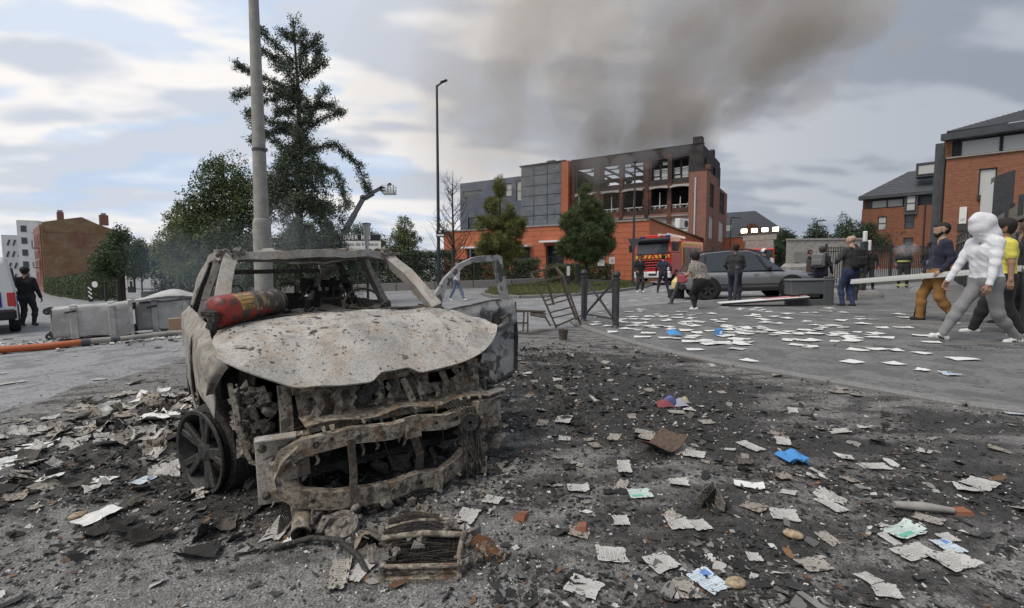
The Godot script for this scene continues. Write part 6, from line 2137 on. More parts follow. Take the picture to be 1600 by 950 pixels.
	for q in [[V(0, 0.96, 0), V(0, 1.50, -0.03)], [V(0, 1.5, -0.03), V(0, 1.46, -0.62)], [V(0, 1.46, -0.62), V(0, 0.96, -0.9)]]:
		df.bar(q[0] + V(-0.02, 0, 0), q[1] + V(-0.02, 0, 0), 0.06, 0.05)
	part(dr, "window_frame", df, M.black)
	boxpart(dr, "lining", V(-0.045, 0.66, -0.45), V(0.03, 0.5, 0.8), M.black)
	boxpart(o, "door_opening", V(0.885, 0.70, -0.75), V(0.06, 0.56, 0.78), M.black, Basis(), 0.02)

func fire_engine() -> void:
	var o := thing("fire_engine", "red fire engine with yellow chevrons parked before the orange annex", "fire truck", on(9.05, -30.5))
	o.basis = ground_basis(deg_to_rad(-38.0))
	# front of the cab at z = 0, body behind
	var cab := MB.new()
	cab.box(V(0, 1.35, -1.1), V(2.4, 1.5, 2.1), Basis(), 0.08)
	part(o, "cab", cab, M.red)
	var up := MB.new()
	up.hexa([V(-1.18, 2.1, -2.1), V(1.18, 2.1, -2.1), V(1.18, 2.1, -0.02), V(-1.18, 2.1, -0.02), V(-1.1, 3.0, -2.1), V(1.1, 3.0, -2.1), V(1.1, 3.0, -0.25), V(-1.1, 3.0, -0.25)])
	part(o, "cab_top", up, M.red)
	var ws := MB.new()
	ws.quad(V(-1.06, 2.0, 0.01), V(1.06, 2.0, 0.01), V(1.0, 2.82, -0.19), V(-1.0, 2.82, -0.19), V(0, 0, 1))
	part(o, "windscreen", ws, M.glass)
	boxpart(o, "sun_visor", V(0, 2.88, -0.02), V(2.2, 0.2, 0.4), M.black, Basis(Vector3.RIGHT, 0.3), 0.04)
	for k in 4:
		boxpart(o, "grille_slat", V(0, 1.10 + k * 0.17, 0.01), V(1.5, 0.06, 0.06), M.red, Basis(Vector3.RIGHT, 0.3), 0.01)
		boxpart(o, "grille_gap", V(0, 1.185 + k * 0.17, -0.035), V(1.5, 0.06, 0.03), M.black)
	boxpart(o, "chevron_board", V(0, 1.82, -0.03), V(2.2, 0.22, 0.06), M.yellow)
	for k in 8:
		var q := -1.0 + k * 0.28
		var cb := MB.new()
		var lean := 0.1 if q < 0 else -0.1
		cb.hexa([V(q, 1.715, 0.004), V(q + 0.13, 1.715, 0.004), V(q + 0.13, 1.715, 0.012), V(q, 1.715, 0.012), V(q + lean, 1.925, 0.004), V(q + 0.13 + lean, 1.925, 0.004), V(q + 0.13 + lean, 1.925, 0.012), V(q + lean, 1.925, 0.012)])
		part(o, "chevron", cb, M.red)
	boxpart(o, "bumper", V(0, 0.66, 0.08), V(2.45, 0.42, 0.35), M.white, Basis(), 0.06)
	boxpart(o, "number_plate", V(0.1, 0.68, 0.265), V(0.5, 0.12, 0.02), M.black)
	for s in [-1.0, 1.0]:
		boxpart(o, "headlight", V(s * 0.9, 1.02, 0.0), V(0.4, 0.2, 0.12), M.blind, Basis(), 0.03)
		boxpart(o, "mirror", V(s * 1.42, 2.4, 0.1), V(0.2, 0.5, 0.12), M.black, Basis(), 0.03)
		boxpart(o, "side_window", V(s * 1.17, 2.45, -1.0), V(0.06, 0.6, 1.1), M.glass)
		boxpart(o, "beacon", V(s * 0.85, 3.1, -0.5), V(0.3, 0.14, 0.3), M.blue, Basis(), 0.04)
		for z in [-1.0, -5.4]:
			road_wheel(o, V(s * 1.05, 0.5, z), 0.5, 0.32, s, M.zinc)
		for k in 3:
			boxpart(o, "locker_shutter", V(s * 1.215, 1.75, -3.0 - k * 1.25), V(0.04, 1.3, 1.1), M.zinc)
		boxpart(o, "yellow_band", V(s * 1.225, 2.68, -3.9), V(0.03, 0.1, 3.8), M.yellow)
	var bd := MB.new()
	bd.box(V(0, 1.7, -4.5), V(2.42, 2.3, 4.6), Basis(), 0.06)
	part(o, "equipment_body", bd, M.red)
	boxpart(o, "equipment_end", V(0.9, 1.9, -2.2), V(0.62, 1.5, 0.06), M.yellow)
	boxpart(o, "chassis", V(0, 0.55, -3.4), V(1.0, 0.3, 6.4), M.black)
	var ld := Node3D.new()
	ld.name = "ladder"
	ld.position = V(0.2, 3.1, -3.2)
	ld.rotation.y = 0.12
	o.add_child(ld, true)
	for s in [-1.0, 1.0]:
		boxpart(ld, "ladder_rail", V(s * 0.28, 0.12, 0), V(0.07, 0.16, 5.4), M.white)
	for k in 15:
		boxpart(ld, "rung", V(0, 0.12, -2.5 + k * 0.36), V(0.5, 0.04, 0.04), M.white)
	boxpart(o, "red_box", V(-0.3, 3.14, -1.4), V(1.3, 0.24, 0.8), M.red, Basis(), 0.04)
	# lighting truck beyond, four lit floodlights on its mast
	var t := thing("lighting_truck", "pale rescue truck with four lit floodlights on its roof", "truck", on(24.0, -46.0))
	t.basis = ground_basis(deg_to_rad(-24.0))
	var lb := MB.new()
	lb.box(V(0, 2.1, -2.4), V(2.5, 2.6, 4.4), Basis(), 0.08)
	part(t, "body", lb, M.concrete)
	var lc := MB.new()
	lc.box(V(0, 1.6, 0.3), V(2.4, 1.9, 1.6), Basis(), 0.1)
	part(t, "cab", lc, M.red)
	boxpart(t, "windscreen", V(0, 2.0, 1.12), V(2.1, 0.8, 0.04), M.glass)
	boxpart(t, "bumper", V(0, 0.65, 1.15), V(2.4, 0.4, 0.2), M.white)
	for s in [-1.0, 1.0]:
		for z in [0.3, -3.4]:
			road_wheel(t, V(s * 1.05, 0.5, z), 0.5, 0.3, s, M.zinc)
	boxpart(t, "light_bar", V(0, 4.05, -0.2), V(3.4, 0.12, 0.14), M.zinc)
	boxpart(t, "light_frame", V(0, 3.7, -0.25), V(2.9, 0.6, 0.1), M.concrete)
	for s in [-1.2, 1.2]:
		boxpart(t, "mast", V(s, 3.6, -0.3), V(0.1, 1.0, 0.1), M.zinc)
	var em := StandardMaterial3D.new()
	em.albedo_color = Color(1, 1, 0.95)
	em.emission_enabled = true
	em.emission = Color(1.0, 0.93, 0.78)
	em.emission_energy_multiplier = 9.0
	for k in 4:
		var x := -1.35 + k * 0.9
		boxpart(t, "floodlight_case", V(x, 4.35, -0.2), V(0.6, 0.46, 0.3), M.zinc, Basis(), 0.04)
		var fb := MB.new()
		fb.box(V(x, 4.35, -0.02), V(0.5, 0.36, 0.03), Basis(), 0.01)
		part(t, "floodlight_lamp", fb, em)
		var l := SpotLight3D.new()
		l.name = "floodlight_beam"
		l.position = V(x, 4.35, 0.12)
		l.rotation = Vector3(-0.1, PI, 0)
		l.spot_angle = 55.0
		l.spot_range = 60.0
		l.spot_attenuation = 2.0
		l.light_energy = 6.0
		l.light_size = 0.25
		l.light_color = Color(1.0, 0.93, 0.78)
		l.shadow_enabled = true
		t.add_child(l, true)
	# small far cars
	var cars := [[19.6, -38.0, "white car down the far street, nose towards us", M.white], [22.6, -44.5, "grey van parked further down the far street", M.silver]]
	for c: Array in cars:
		var v := thing("far_car", c[2], "car", on(c[0], c[1]), 0.0, "cars down the far street")
		v.basis = ground_basis(deg_to_rad(-22.0))
		var secs := []
		for s in [[-2.1, 0.75, 0.9], [-1.9, 0.85, 1.3], [-0.6, 0.86, 1.5], [0.4, 0.86, 1.45], [1.1, 0.86, 0.98], [1.9, 0.82, 0.86], [2.1, 0.7, 0.6]]:
			secs.append([V(-s[1], 0.3, s[0]), V(-s[1], 0.8, s[0]), V(-s[1] * 0.8, s[2], s[0]), V(0, s[2] + 0.04, s[0]), V(s[1] * 0.8, s[2], s[0]), V(s[1], 0.8, s[0]), V(s[1], 0.3, s[0])])
		loft(v, "body", secs, c[3])
		boxpart(v, "windscreen", V(0, 1.22, 0.78), V(1.2, 0.04, 0.62), M.glass, Basis(Vector3.RIGHT, 0.62))
		for s in [-1.0, 1.0]:
			boxpart(v, "headlight", V(s * 0.62, 0.68, 2.02), V(0.3, 0.14, 0.1), M.blind, Basis(), 0.03)
			for z in [-1.3, 1.3]:
				road_wheel(v, V(s * 0.78, 0.32, z), 0.32, 0.2, s, M.rim)
	# police van at the left edge: rear corner in view
	var p := thing("police_van", "white and blue police van cut off by the left edge", "van", on(-15.55, -13.6))
	p.basis = ground_basis(deg_to_rad(-133.8))
	var pv := []
	for s in [[-2.5, 0.86, 1.9], [-2.42, 0.92, 2.05], [0.8, 0.92, 2.05], [1.6, 0.92, 1.3], [2.4, 0.85, 1.05], [2.5, 0.75, 0.7]]:
		pv.append([V(-s[1], 0.35, s[0]), V(-s[1], 1.2, s[0]), V(-s[1] * 0.9, s[2] - 0.1, s[0]), V(-s[1] * 0.7, s[2], s[0]), V(s[1] * 0.7, s[2], s[0]), V(s[1] * 0.9, s[2] - 0.1, s[0]), V(s[1], 1.2, s[0]), V(s[1], 0.35, s[0])])
	loft(p, "body", pv, M.white)
	for s in [-1.0, 1.0]:
		boxpart(p, "blue_panel", V(s * 0.925, 0.80, -1.2), V(0.02, 0.38, 2.4), M.blue)
		boxpart(p, "red_stripe", V(s * 0.925, 0.57, -1.2), V(0.022, 0.05, 2.4), M.red)
		boxpart(p, "window", V(s * 0.9, 1.5, -1.2), V(0.05, 0.5, 1.2), M.glass, Basis(Vector3.BACK, s * 0.08), 0.02)
		boxpart(p, "tail_light", V(s * 0.82, 0.9, -2.47), V(0.18, 0.4, 0.08), M.red, Basis(), 0.03)
		for z in [-1.7, 1.5]:
			road_wheel(p, V(s * 0.84, 0.34, z), 0.34, 0.22, s, M.zinc)
	boxpart(p, "bumper", V(0, 0.5, -2.52), V(1.8, 0.28, 0.16), M.black, Basis(), 0.05)
	boxpart(p, "blue_panel", V(0, 0.9, -2.5), V(1.3, 0.4, 0.03), M.blue)
	boxpart(p, "rear_window", V(0, 1.5, -2.46), V(1.3, 0.55, 0.05), M.glass)
	var tm := TextMesh.new()
	tm.text = "17"
	tm.font_size = 32
	tm.pixel_size = 0.0045
	tm.depth = 0.004
	put(p, "side_number", tm, M.white, Transform3D(Basis(Vector3.UP, PI), V(-0.52, 1.02, -2.53)))
	# raised boom with a basket, its truck hidden behind the trees
	var bm := thing("aerial_lift", "raised fire service boom with a basket above the trees", "boom lift", Vector3(-15.8, -0.5, -52.0))
	for q in [[V(-4.6, 2.3, 0), V(-1.3, 7.9, 0), 0.5], [V(-1.3, 7.9, 0), V(-0.3, 9.6, 0), 0.42]]:
		var mb := MB.new()
		mb.bar(q[0], q[1], q[2], q[2])
		part(bm, "lower_boom", mb, M.zinc)
	var mb2 := MB.new()
	mb2.bar(V(-0.4, 9.55, 0), V(1.75, 10.75, 0), 0.3, 0.32)
	mb2.bar(V(-0.1, 9.4, 0), V(0.9, 9.98, 0), 0.18, 0.16)
	part(bm, "upper_boom", mb2, M.zinc)
	var kn := MB.new()
	kn.ball(V(-0.35, 9.65, 0), V(0.36, 0.33, 0.3), 10)
	part(bm, "knuckle", kn, M.darkmetal)
	boxpart(bm, "basket_floor", V(2.5, 10.1, 0), V(1.3, 0.2, 1.1), M.blind)
	for y in [10.45, 10.85]:
		for s in [-0.55, 0.55]:
			boxpart(bm, "basket_rail", V(2.5, y, s), V(1.3, 0.14 if y < 10.6 else 0.06, 0.05), M.blind)
	for x in [1.9, 2.5, 3.1]:
		for s in [-0.55, 0.55]:
			boxpart(bm, "basket_post", V(x, 10.5, s), V(0.06, 0.8, 0.06), M.zinc)
	boxpart(bm, "basket_arm", V(1.75, 10.55, 0), V(0.4, 0.5, 0.3), M.darkmetal)
	boxpart(bm, "water_cannon", V(2.6, 11.0, 0.2), V(0.4, 0.3, 0.3), M.darkmetal, Basis(Vector3.BACK, 0.4), 0.05)
	boxpart(bm, "base_truck", V(-5.0, 1.4, 0), V(2.6, 1.4, 7.0), M.red)
	for sx in [-1.2, 1.2]:
		for sz in [-2.4, 2.4]:
			road_wheel(bm, V(-5.0 + sx, 0.5, sz), 0.5, 0.3, signf(sx), M.zinc)

func vehicles() -> void:
	suv()
	fire_engine()

# ---------------------------------------------------------------- people: one smooth surface grown round a skeleton
class Body:
	var wrinkle: FastNoiseLite = null
	var bones := []      # [a, b, ra, rb, label, flat]
	func add(a: Vector3, b: Vector3, ra: float, rb: float, label: int) -> void:
		bones.append([a, b, ra, rb, label])
	# surface nets over a field of tapered capsules joined by a smooth minimum; one mesh, one surface per label
	func build(cell: float, blend: float, mats: Array) -> ArrayMesh:
		var lo := Vector3.ONE * 1e9
		var hi := -lo
		for b: Array in bones:
			var r: float = maxf(b[2], b[3]) + cell * 2.5
			lo = lo.min((b[0] as Vector3).min(b[1]) - Vector3.ONE * r)
			hi = hi.max((b[0] as Vector3).max(b[1]) + Vector3.ONE * r)
		var nx := int((hi.x - lo.x) / cell) + 2
		var ny := int((hi.y - lo.y) / cell) + 2
		var nz := int((hi.z - lo.z) / cell) + 2
		var f := PackedFloat32Array()
		f.resize(nx * ny * nz)
		f.fill(1.0)
		var raw := PackedFloat32Array()
		raw.resize(nx * ny * nz)
		raw.fill(1e6)
		var lab := PackedByteArray()
		lab.resize(nx * ny * nz)
		for b: Array in bones:
			var a: Vector3 = b[0]
			var ab: Vector3 = b[1] - a
			var l2 := maxf(ab.length_squared(), 1e-9)
			var ra: float = b[2]
			var rb: float = b[3]
			var k := minf(blend, minf(ra, rb) * 0.9)
			var mr := maxf(ra, rb) + maxf(cell * 2.2, blend)
			var p0 := ((a.min(b[1]) - Vector3.ONE * mr - lo) / cell).floor()
			var p1 := ((a.max(b[1]) + Vector3.ONE * mr - lo) / cell).ceil()
			for z in range(maxi(0, int(p0.z)), mini(nz - 1, int(p1.z)) + 1):
				for y in range(maxi(0, int(p0.y)), mini(ny - 1, int(p1.y)) + 1):
					var i := (z * ny + y) * nx + maxi(0, int(p0.x))
					for x in range(maxi(0, int(p0.x)), mini(nx - 1, int(p1.x)) + 1):
						var p := lo + Vector3(x, y, z) * cell - a
						var t := clampf(p.dot(ab) / l2, 0.0, 1.0)
						var d := (p - ab * t).length() - lerpf(ra, rb, t)
						if wrinkle and (b[4] == 1 or b[4] == 2) and d < 0.05 and p.y + a.y < 1.48:
							d += (0.016 if b[4] == 1 else 0.007) * absf(wrinkle.get_noise_3d(p.x + a.x, (p.y + a.y) * 2.0 + p.x, p.z + a.z)) - 0.005
						if d < mr:
							if d < raw[i]:
								raw[i] = d
								lab[i] = b[4]
							var e := f[i]
							var h := maxf(k - absf(e - d), 0.0) / k
							f[i] = minf(e, d) - h * h * k * 0.25
						i += 1
		var verts := {}
		var vp := []
		var vn := []
		var sx := 1
		var sy := nx
		var sz := nx * ny
		var off := [0, sx, sy, sx + sy, sz, sx + sz, sy + sz, sx + sy + sz]
		var edges := [[0, 1], [2, 3], [4, 5], [6, 7], [0, 2], [1, 3], [4, 6], [5, 7], [0, 4], [1, 5], [2, 6], [3, 7]]
		var cor := [Vector3(0, 0, 0), Vector3(1, 0, 0), Vector3(0, 1, 0), Vector3(1, 1, 0), Vector3(0, 0, 1), Vector3(1, 0, 1), Vector3(0, 1, 1), Vector3(1, 1, 1)]
		for z in nz - 1:
			for y in ny - 1:
				var i := (z * ny + y) * nx
				for x in nx - 1:
					var v0 := f[i]
					if v0 < 0.9 or f[i + off[7]] < 0.9:
						var neg := 0
						for o: int in off:
							if f[i + o] < 0.0:
								neg += 1
						if neg > 0 and neg < 8:
							var s := Vector3.ZERO
							var n := 0
							for e: Array in edges:
								var q0 := f[i + off[e[0]]]
								var q1 := f[i + off[e[1]]]
								if (q0 < 0.0) != (q1 < 0.0):
									s += (cor[e[0]] as Vector3).lerp(cor[e[1]], q0 / (q0 - q1))
									n += 1
							verts[i] = vp.size()
							vp.append(lo + (Vector3(x, y, z) + s / n) * cell)
							var g := Vector3(f[i + off[1]] + f[i + off[3]] + f[i + off[5]] + f[i + off[7]] - f[i] - f[i + off[2]] - f[i + off[4]] - f[i + off[6]],
								f[i + off[2]] + f[i + off[3]] + f[i + off[6]] + f[i + off[7]] - f[i] - f[i + off[1]] - f[i + off[4]] - f[i + off[5]],
								f[i + off[4]] + f[i + off[5]] + f[i + off[6]] + f[i + off[7]] - f[i] - f[i + off[1]] - f[i + off[2]] - f[i + off[3]])
							vn.append(g.normalized())
					i += 1
		var mbs := {}
		for i: int in verts:
			for ax in 3:
				var step: int = [sx, sy, sz][ax]
				if (f[i] < 0.0) == (f[i + step] < 0.0):
					continue
				var s1: int = [sy, sz, sx][ax]
				var s2: int = [sz, sx, sy][ax]
				var q := [i, i - s1, i - s1 - s2, i - s2]
				if not (verts.has(q[1]) and verts.has(q[2]) and verts.has(q[3])):
					continue
				var l := lab[i] if f[i] < 0.0 else lab[i + step]
				if not mbs.has(l):
					mbs[l] = MB.new()
				var m: MB = mbs[l]
				var w := q.map(func(e): return verts[e])
				m.tri(vp[w[0]], vp[w[1]], vp[w[2]], vn[w[0]], vn[w[1]], vn[w[2]])
				m.tri(vp[w[0]], vp[w[2]], vp[w[3]], vn[w[0]], vn[w[2]], vn[w[3]])
		var out := ArrayMesh.new()
		for l: int in mbs:
			var m: MB = mbs[l]
			var arr := []
			arr.resize(Mesh.ARRAY_MAX)
			arr[Mesh.ARRAY_VERTEX] = m.v
			arr[Mesh.ARRAY_NORMAL] = m.n
			out.add_surface_from_arrays(Mesh.PRIMITIVE_TRIANGLES, arr)
			out.surface_set_material(out.get_surface_count() - 1, mats[l])
		return out

func joint(a: Vector3, b: Vector3, l1: float, l2: float, pole: Vector3) -> Vector3:
	# elbow or knee between a and b
	var d := b - a
	var L := clampf(d.length(), 0.05, (l1 + l2) * 0.999)
	d = d.normalized()
	var x := (l1 * l1 - l2 * l2 + L * L) / (2.0 * L)
	var h := sqrt(maxf(0.0, l1 * l1 - x * x))
	var p := pole - d * pole.dot(d)
	return a + d * x + p.normalized() * h

func person(label: String, at: Vector3, turn: float, d: Dictionary) -> Node3D:
	# local: z is where the person faces, x their left. All lengths for 1.78 m, then scaled.
	var o := thing("person", label, "person", at, turn, "")
	var k: float = d.get("h", 1.78) / 1.78
	var fat: float = d.get("fat", 1.0)
	var lean: Vector3 = d.get("lean", Vector3.ZERO)      # offset of the shoulders
	var hipo: Vector3 = d.get("hip", Vector3.ZERO)
	var skin: StandardMaterial3D = d.get("skin", flat_mat(0.34, 0.19, 0.13, 0.6))
	var mats := [skin, d.top, d.legs, d.get("shoes", M.black), d.get("hair", flat_mat(0.015, 0.012, 0.01, 0.8)), d.get("sole", M.white), d.get("extra", M.black)]
	var B := Body.new()
	var hip := V(0, 0.95, 0) + hipo
	var sh := V(0, 1.44, 0) + hipo + lean
	var chest := hip.lerp(sh, 0.72)
	var waist := hip.lerp(sh, 0.32)
	var tw: float = d.get("twist", 0.0)
	var sx := Basis(Vector3.UP, tw) * V(1, 0, 0)
	for s in [-1.0, 1.0]:
		B.add(hip + V(s * 0.075, 0.0, 0), waist + V(s * 0.06, 0, 0), 0.112 * fat, 0.105 * fat, 1 if d.get("long_top", true) else 2)
		B.add(hip + V(s * 0.075, -0.07, -0.01), hip + V(s * 0.08, -0.03, 0), 0.112 * fat, 0.115 * fat, 2)
		B.add(waist + V(s * 0.06, 0, 0), chest + sx * s * 0.085 + V(0, 0, 0.01), 0.105 * fat, 0.118 * fat, 1)
		B.add(chest + sx * s * 0.085, sh + sx * s * 0.14 + V(0, -0.03, 0), 0.112 * fat, 0.07 * fat, 1)
		B.add(sh + sx * s * 0.05 + V(0, 0.02, -0.01), sh + sx * s * 0.17 + V(0, -0.015, 0), 0.062, 0.062, 1)
	# head
	var look: float = d.get("look", 0.0)
	var nod: float = d.get("nod", 0.0)
	var hb := Basis(Vector3.UP, look) * Basis(Vector3.RIGHT, nod)
	var nk := sh + V(0, 0.03, 0)
	var hc := nk + lean * 0.15 + V(0, 0.205, 0.025) + hb * V(0, 0, 0.01)
	B.add(nk, hc + hb * V(0, -0.09, -0.02), 0.06, 0.055, 0)
	if d.get("hood", false):
		B.add(hc + V(0, 0.02, -0.02), hc + V(0, -0.05, 0.03), 0.128, 0.115, 1)
		B.add(hc + hb * V(0, 0.04, 0.07), hc + hb * V(0, -0.06, 0.08), 0.07, 0.06, 1)
		B.add(nk + V(0, 0.06, -0.06), nk + V(0, 0.05, 0.03), 0.115, 0.09, 1)
		B.add(hc + V(0, -0.08, -0.08), nk + V(0, -0.02, -0.11), 0.09, 0.075, 1)
		B.add(hc + hb * V(0, 0.09, 0.05), hc + hb * V(0, 0.06, 0.11), 0.07, 0.05, 1)
	else:
		var hl: int = 4 if not d.get("bald", false) else 0
		B.add(hc + hb * V(0, 0.04, -0.03), hc + hb * V(0, 0.03, 0.022), 0.083, 0.079, 0)
		B.add(hc + hb * V(0, -0.01, 0.03), hc + hb * V(0, -0.075, 0.05), 0.062, 0.04, 0)
		B.add(hc + hb * V(0, -0.008, 0.094), hc + hb * V(0, -0.028, 0.103), 0.011, 0.015, 0)
		for s in [-1.0, 1.0]:
			B.add(hc + hb * V(s * 0.078, 0.005, -0.005), hc + hb * V(s * 0.076, -0.035, 0.0), 0.016, 0.012, 0)
			B.add(hc + hb * V(s * 0.04, -0.02, 0.06), hc + hb * V(s * 0.045, -0.03, 0.05), 0.024, 0.024, 0)
		if hl == 4:
			var hv: float = d.get("hair_vol", 0.0)
			B.add(hc + hb * V(0, 0.052, -0.035), hc + hb * V(0, 0.062, 0.024), 0.085 + hv, 0.074 + hv, 4)
			B.add(hc + hb * V(0, -0.01, -0.05), hc + hb * V(0, 0.04, -0.045), 0.07 + hv, 0.08 + hv, 4)
			if d.get("long_hair", false):
				B.add(hc + hb * V(0, 0.0, -0.07), hc + hb * V(0, -0.2, -0.09), 0.08, 0.05, 4)
		if d.get("beard", false):
			B.add(hc + hb * V(0, -0.075, 0.05), hc + hb * V(0, -0.085, 0.058), 0.043, 0.04, 4)
			for s in [-1.0, 1.0]:
				B.add(hc + hb * V(s * 0.055, -0.035, 0.012), hc + hb * V(s * 0.034, -0.072, 0.04), 0.022, 0.028, 4)
		if d.get("cap", false):
			B.add(hc + hb * V(0, 0.055, -0.025), hc + hb * V(0, 0.058, 0.02), 0.092, 0.086, 6)
			B.add(hc + hb * V(0, 0.045, 0.1), hc + hb * V(0, 0.035, 0.15), 0.04, 0.03, 6)
	# legs: feet given as [x, y, z] of the ankle and toe direction
	var ll := 0.425
	for i in 2:
		var s := 1.0 if i == 0 else -1.0
		var ft: Vector3 = (d.feet[i] as Vector3)
		var toe: Vector3 = d.toes[i] if d.has("toes") else V(s * 0.12, -0.06, 1.0)
		var h0 := hip + V(s * 0.088, -0.06, 0)
		var an := ft + V(0, 0.09, 0)
		var kn := joint(h0, an, ll, 0.415, V(s * 0.12, 0, 1))
		var lw: float = d.get("leg", 1.0)
		B.add(h0, kn, 0.098 * fat * lw, 0.066 * lw, 2)
		B.add(kn, kn.lerp(an, 0.35), 0.066 * lw, 0.066 * lw, 2)
		B.add(kn.lerp(an, 0.35), an + V(0, 0.015, 0), 0.064 * lw, 0.05 * lw, 2)
		var td := toe.normalized()
		B.add(an + V(0, -0.035, 0) - td * 0.05, an + V(0, -0.045, 0) + td * 0.13, 0.043, 0.036, 3)
		B.add(an + V(0, -0.068, 0) - td * 0.065, an + V(0, -0.070, 0) + td * 0.15, 0.021, 0.020, 5 if d.get("white_sole", false) else 3)
		if d.has("stripes"):
			for q in 3:
				var sb := MB.new()
				sb.box((an + V(s * 0.0, -0.045, 0.0) + td * (0.015 + q * 0.026)) * k, V(0.092, 0.05, 0.011) * k, Basis(Vector3.RIGHT, 0.5))
				part(o, "shoe_stripe", sb, M.black)
	# arms
	var hands := []
	for i in 2:
		var s := 1.0 if i == 0 else -1.0
		var s0 := sh + sx * s * 0.185 + V(0, -0.025, 0)
		var hd: Vector3 = d.hands[i]
		var pole: Vector3 = d.elbows[i] if d.has("elbows") else V(s * 0.4, -0.2, -1)
		var el := joint(s0, hd, 0.285, 0.265, pole)
		var sl: int = 0 if d.get("short_sleeve", false) else 1
		var aw: float = d.get("arm", 1.0)
		B.add(s0, s0.lerp(el, 0.6), 0.064 * aw, 0.053 * aw, 1)
		B.add(s0.lerp(el, 0.6), el, 0.053 * aw if sl else 0.046, 0.05 * aw if sl else 0.042, sl)
		B.add(el, el.lerp(hd, 0.92), 0.049 * aw if sl else 0.042, 0.037 * aw if sl else 0.029, sl)
		B.add(el.lerp(hd, 0.9), hd, 0.027, 0.026, 0)
		hands.append([hd, (hd - el).normalized(), s])
	var cell: float = d.get("cell", 0.018)
	var body := MeshInstance3D.new()
	body.name = "body"
	if cell < 0.0225:
		B.wrinkle = FastNoiseLite.new()
		B.wrinkle.seed = int(at.x * 100.0)
		B.wrinkle.frequency = 2.6
		B.wrinkle.fractal_octaves = 1
	body.mesh = B.build(cell, 0.05, mats)
	body.scale = Vector3.ONE * k
	o.add_child(body)
	# hands: palm, four fingers and a thumb, slightly curled
	for h: Array in hands:
		var H := Body.new()
		var dr: Vector3 = h[1]
		var s: float = h[2]
		var side := dr.cross(V(0, 0, 1) if absf(dr.z) < 0.8 else V(0, 1, 0)).normalized()
		var palm := side.cross(dr).normalized()
		var inn := side * (-s if side.x > 0 else s)    # towards the body
		var w := palm
		var p: Vector3 = h[0]
		for q in 4:
			var u := (q - 1.5) * 0.019
			var ln: float = [0.072, 0.082, 0.078, 0.06][q]
			H.add(p - dr * 0.005 + w * u * 0.8, p + dr * 0.07 + w * u, 0.015, 0.0125, 0)
			var a := p + dr * 0.075 + w * u
			var b := a + (dr * 0.8 + inn * 0.45).normalized() * ln * 0.5
			var c := b + (dr * 0.35 + inn * 0.9).normalized() * ln * 0.5
			H.add(a, b, 0.0098, 0.0088, 0)
			H.add(b, c, 0.0088, 0.0075, 0)
		H.add(p + dr * 0.015 + w * 0.028, p + dr * 0.05 + w * 0.048 + inn * 0.02, 0.0135, 0.0105, 0)
		H.add(p + dr * 0.05 + w * 0.048 + inn * 0.02, p + dr * 0.085 + w * 0.042 + inn * 0.035, 0.0105, 0.0085, 0)
		H.add(p - dr * 0.03, p, 0.026, 0.022, 0)
		var hm := MeshInstance3D.new()
		hm.name = "hand"
		hm.mesh = H.build(d.get("hand_cell", 0.007), 0.008, [skin])
		hm.scale = Vector3.ONE * k
		o.add_child(hm, true)
	# eyes and brows on heads that show a face
	if not d.get("hood", false):
		for s in [-1.0, 1.0]:
			var eb := MB.new()
			eb.ball((hc + hb * V(s * 0.031, 0.012, 0.086)) * k, V(0.012, 0.007, 0.008) * k, 8, hb)
			part(o, "eye", eb, M.black)
	o.set_meta("hc", hc)
	return o

func cloth(r: float, g: float, b: float, seed_ := 1) -> StandardMaterial3D:
	var m := tex_mat(layered(128, Color(r, g, b), [[10, 0.45, 0.65, Color(r * 0.75, g * 0.75, b * 0.75), 0.6], [40, 0.55, 0.7, Color(minf(r * 1.25, 0.9), minf(g * 1.25, 0.9), minf(b * 1.25, 0.9)), 0.4, 2]], seed_), 3.0, 0.9, 0.0, M.bump_soft, 0.1, false)
	m.rim_enabled = true
	m.rim = 0.12
	return m

func bag(o: Node3D, called: String, at: Vector3, size: Vector3, m: Material, straps := true) -> void:
	var mb := MB.new()
	mb.box(at, size, Basis(), minf(size.x, size.z) * 0.28)
	mb.box(at + V(0, -size.y * 0.15, -size.z * 0.5), V(size.x * 0.8, size.y * 0.45, size.z * 0.4), Basis(), 0.03)
	part(o, called, mb, m)
	if straps:
		var sb := MB.new()
		for s in [-1.0, 1.0]:
			sb.tube([at + V(s * size.x * 0.3, size.y * 0.45, size.z * 0.4), at + V(s * size.x * 0.38, size.y * 0.55, size.z * 0.5 + 0.14), at + V(s * size.x * 0.45, size.y * 0.2, size.z * 0.5 + 0.26), at + V(s * size.x * 0.5, -size.y * 0.3, size.z * 0.5 + 0.14)], 0.018, 6)
		part(o, "strap", sb, m)

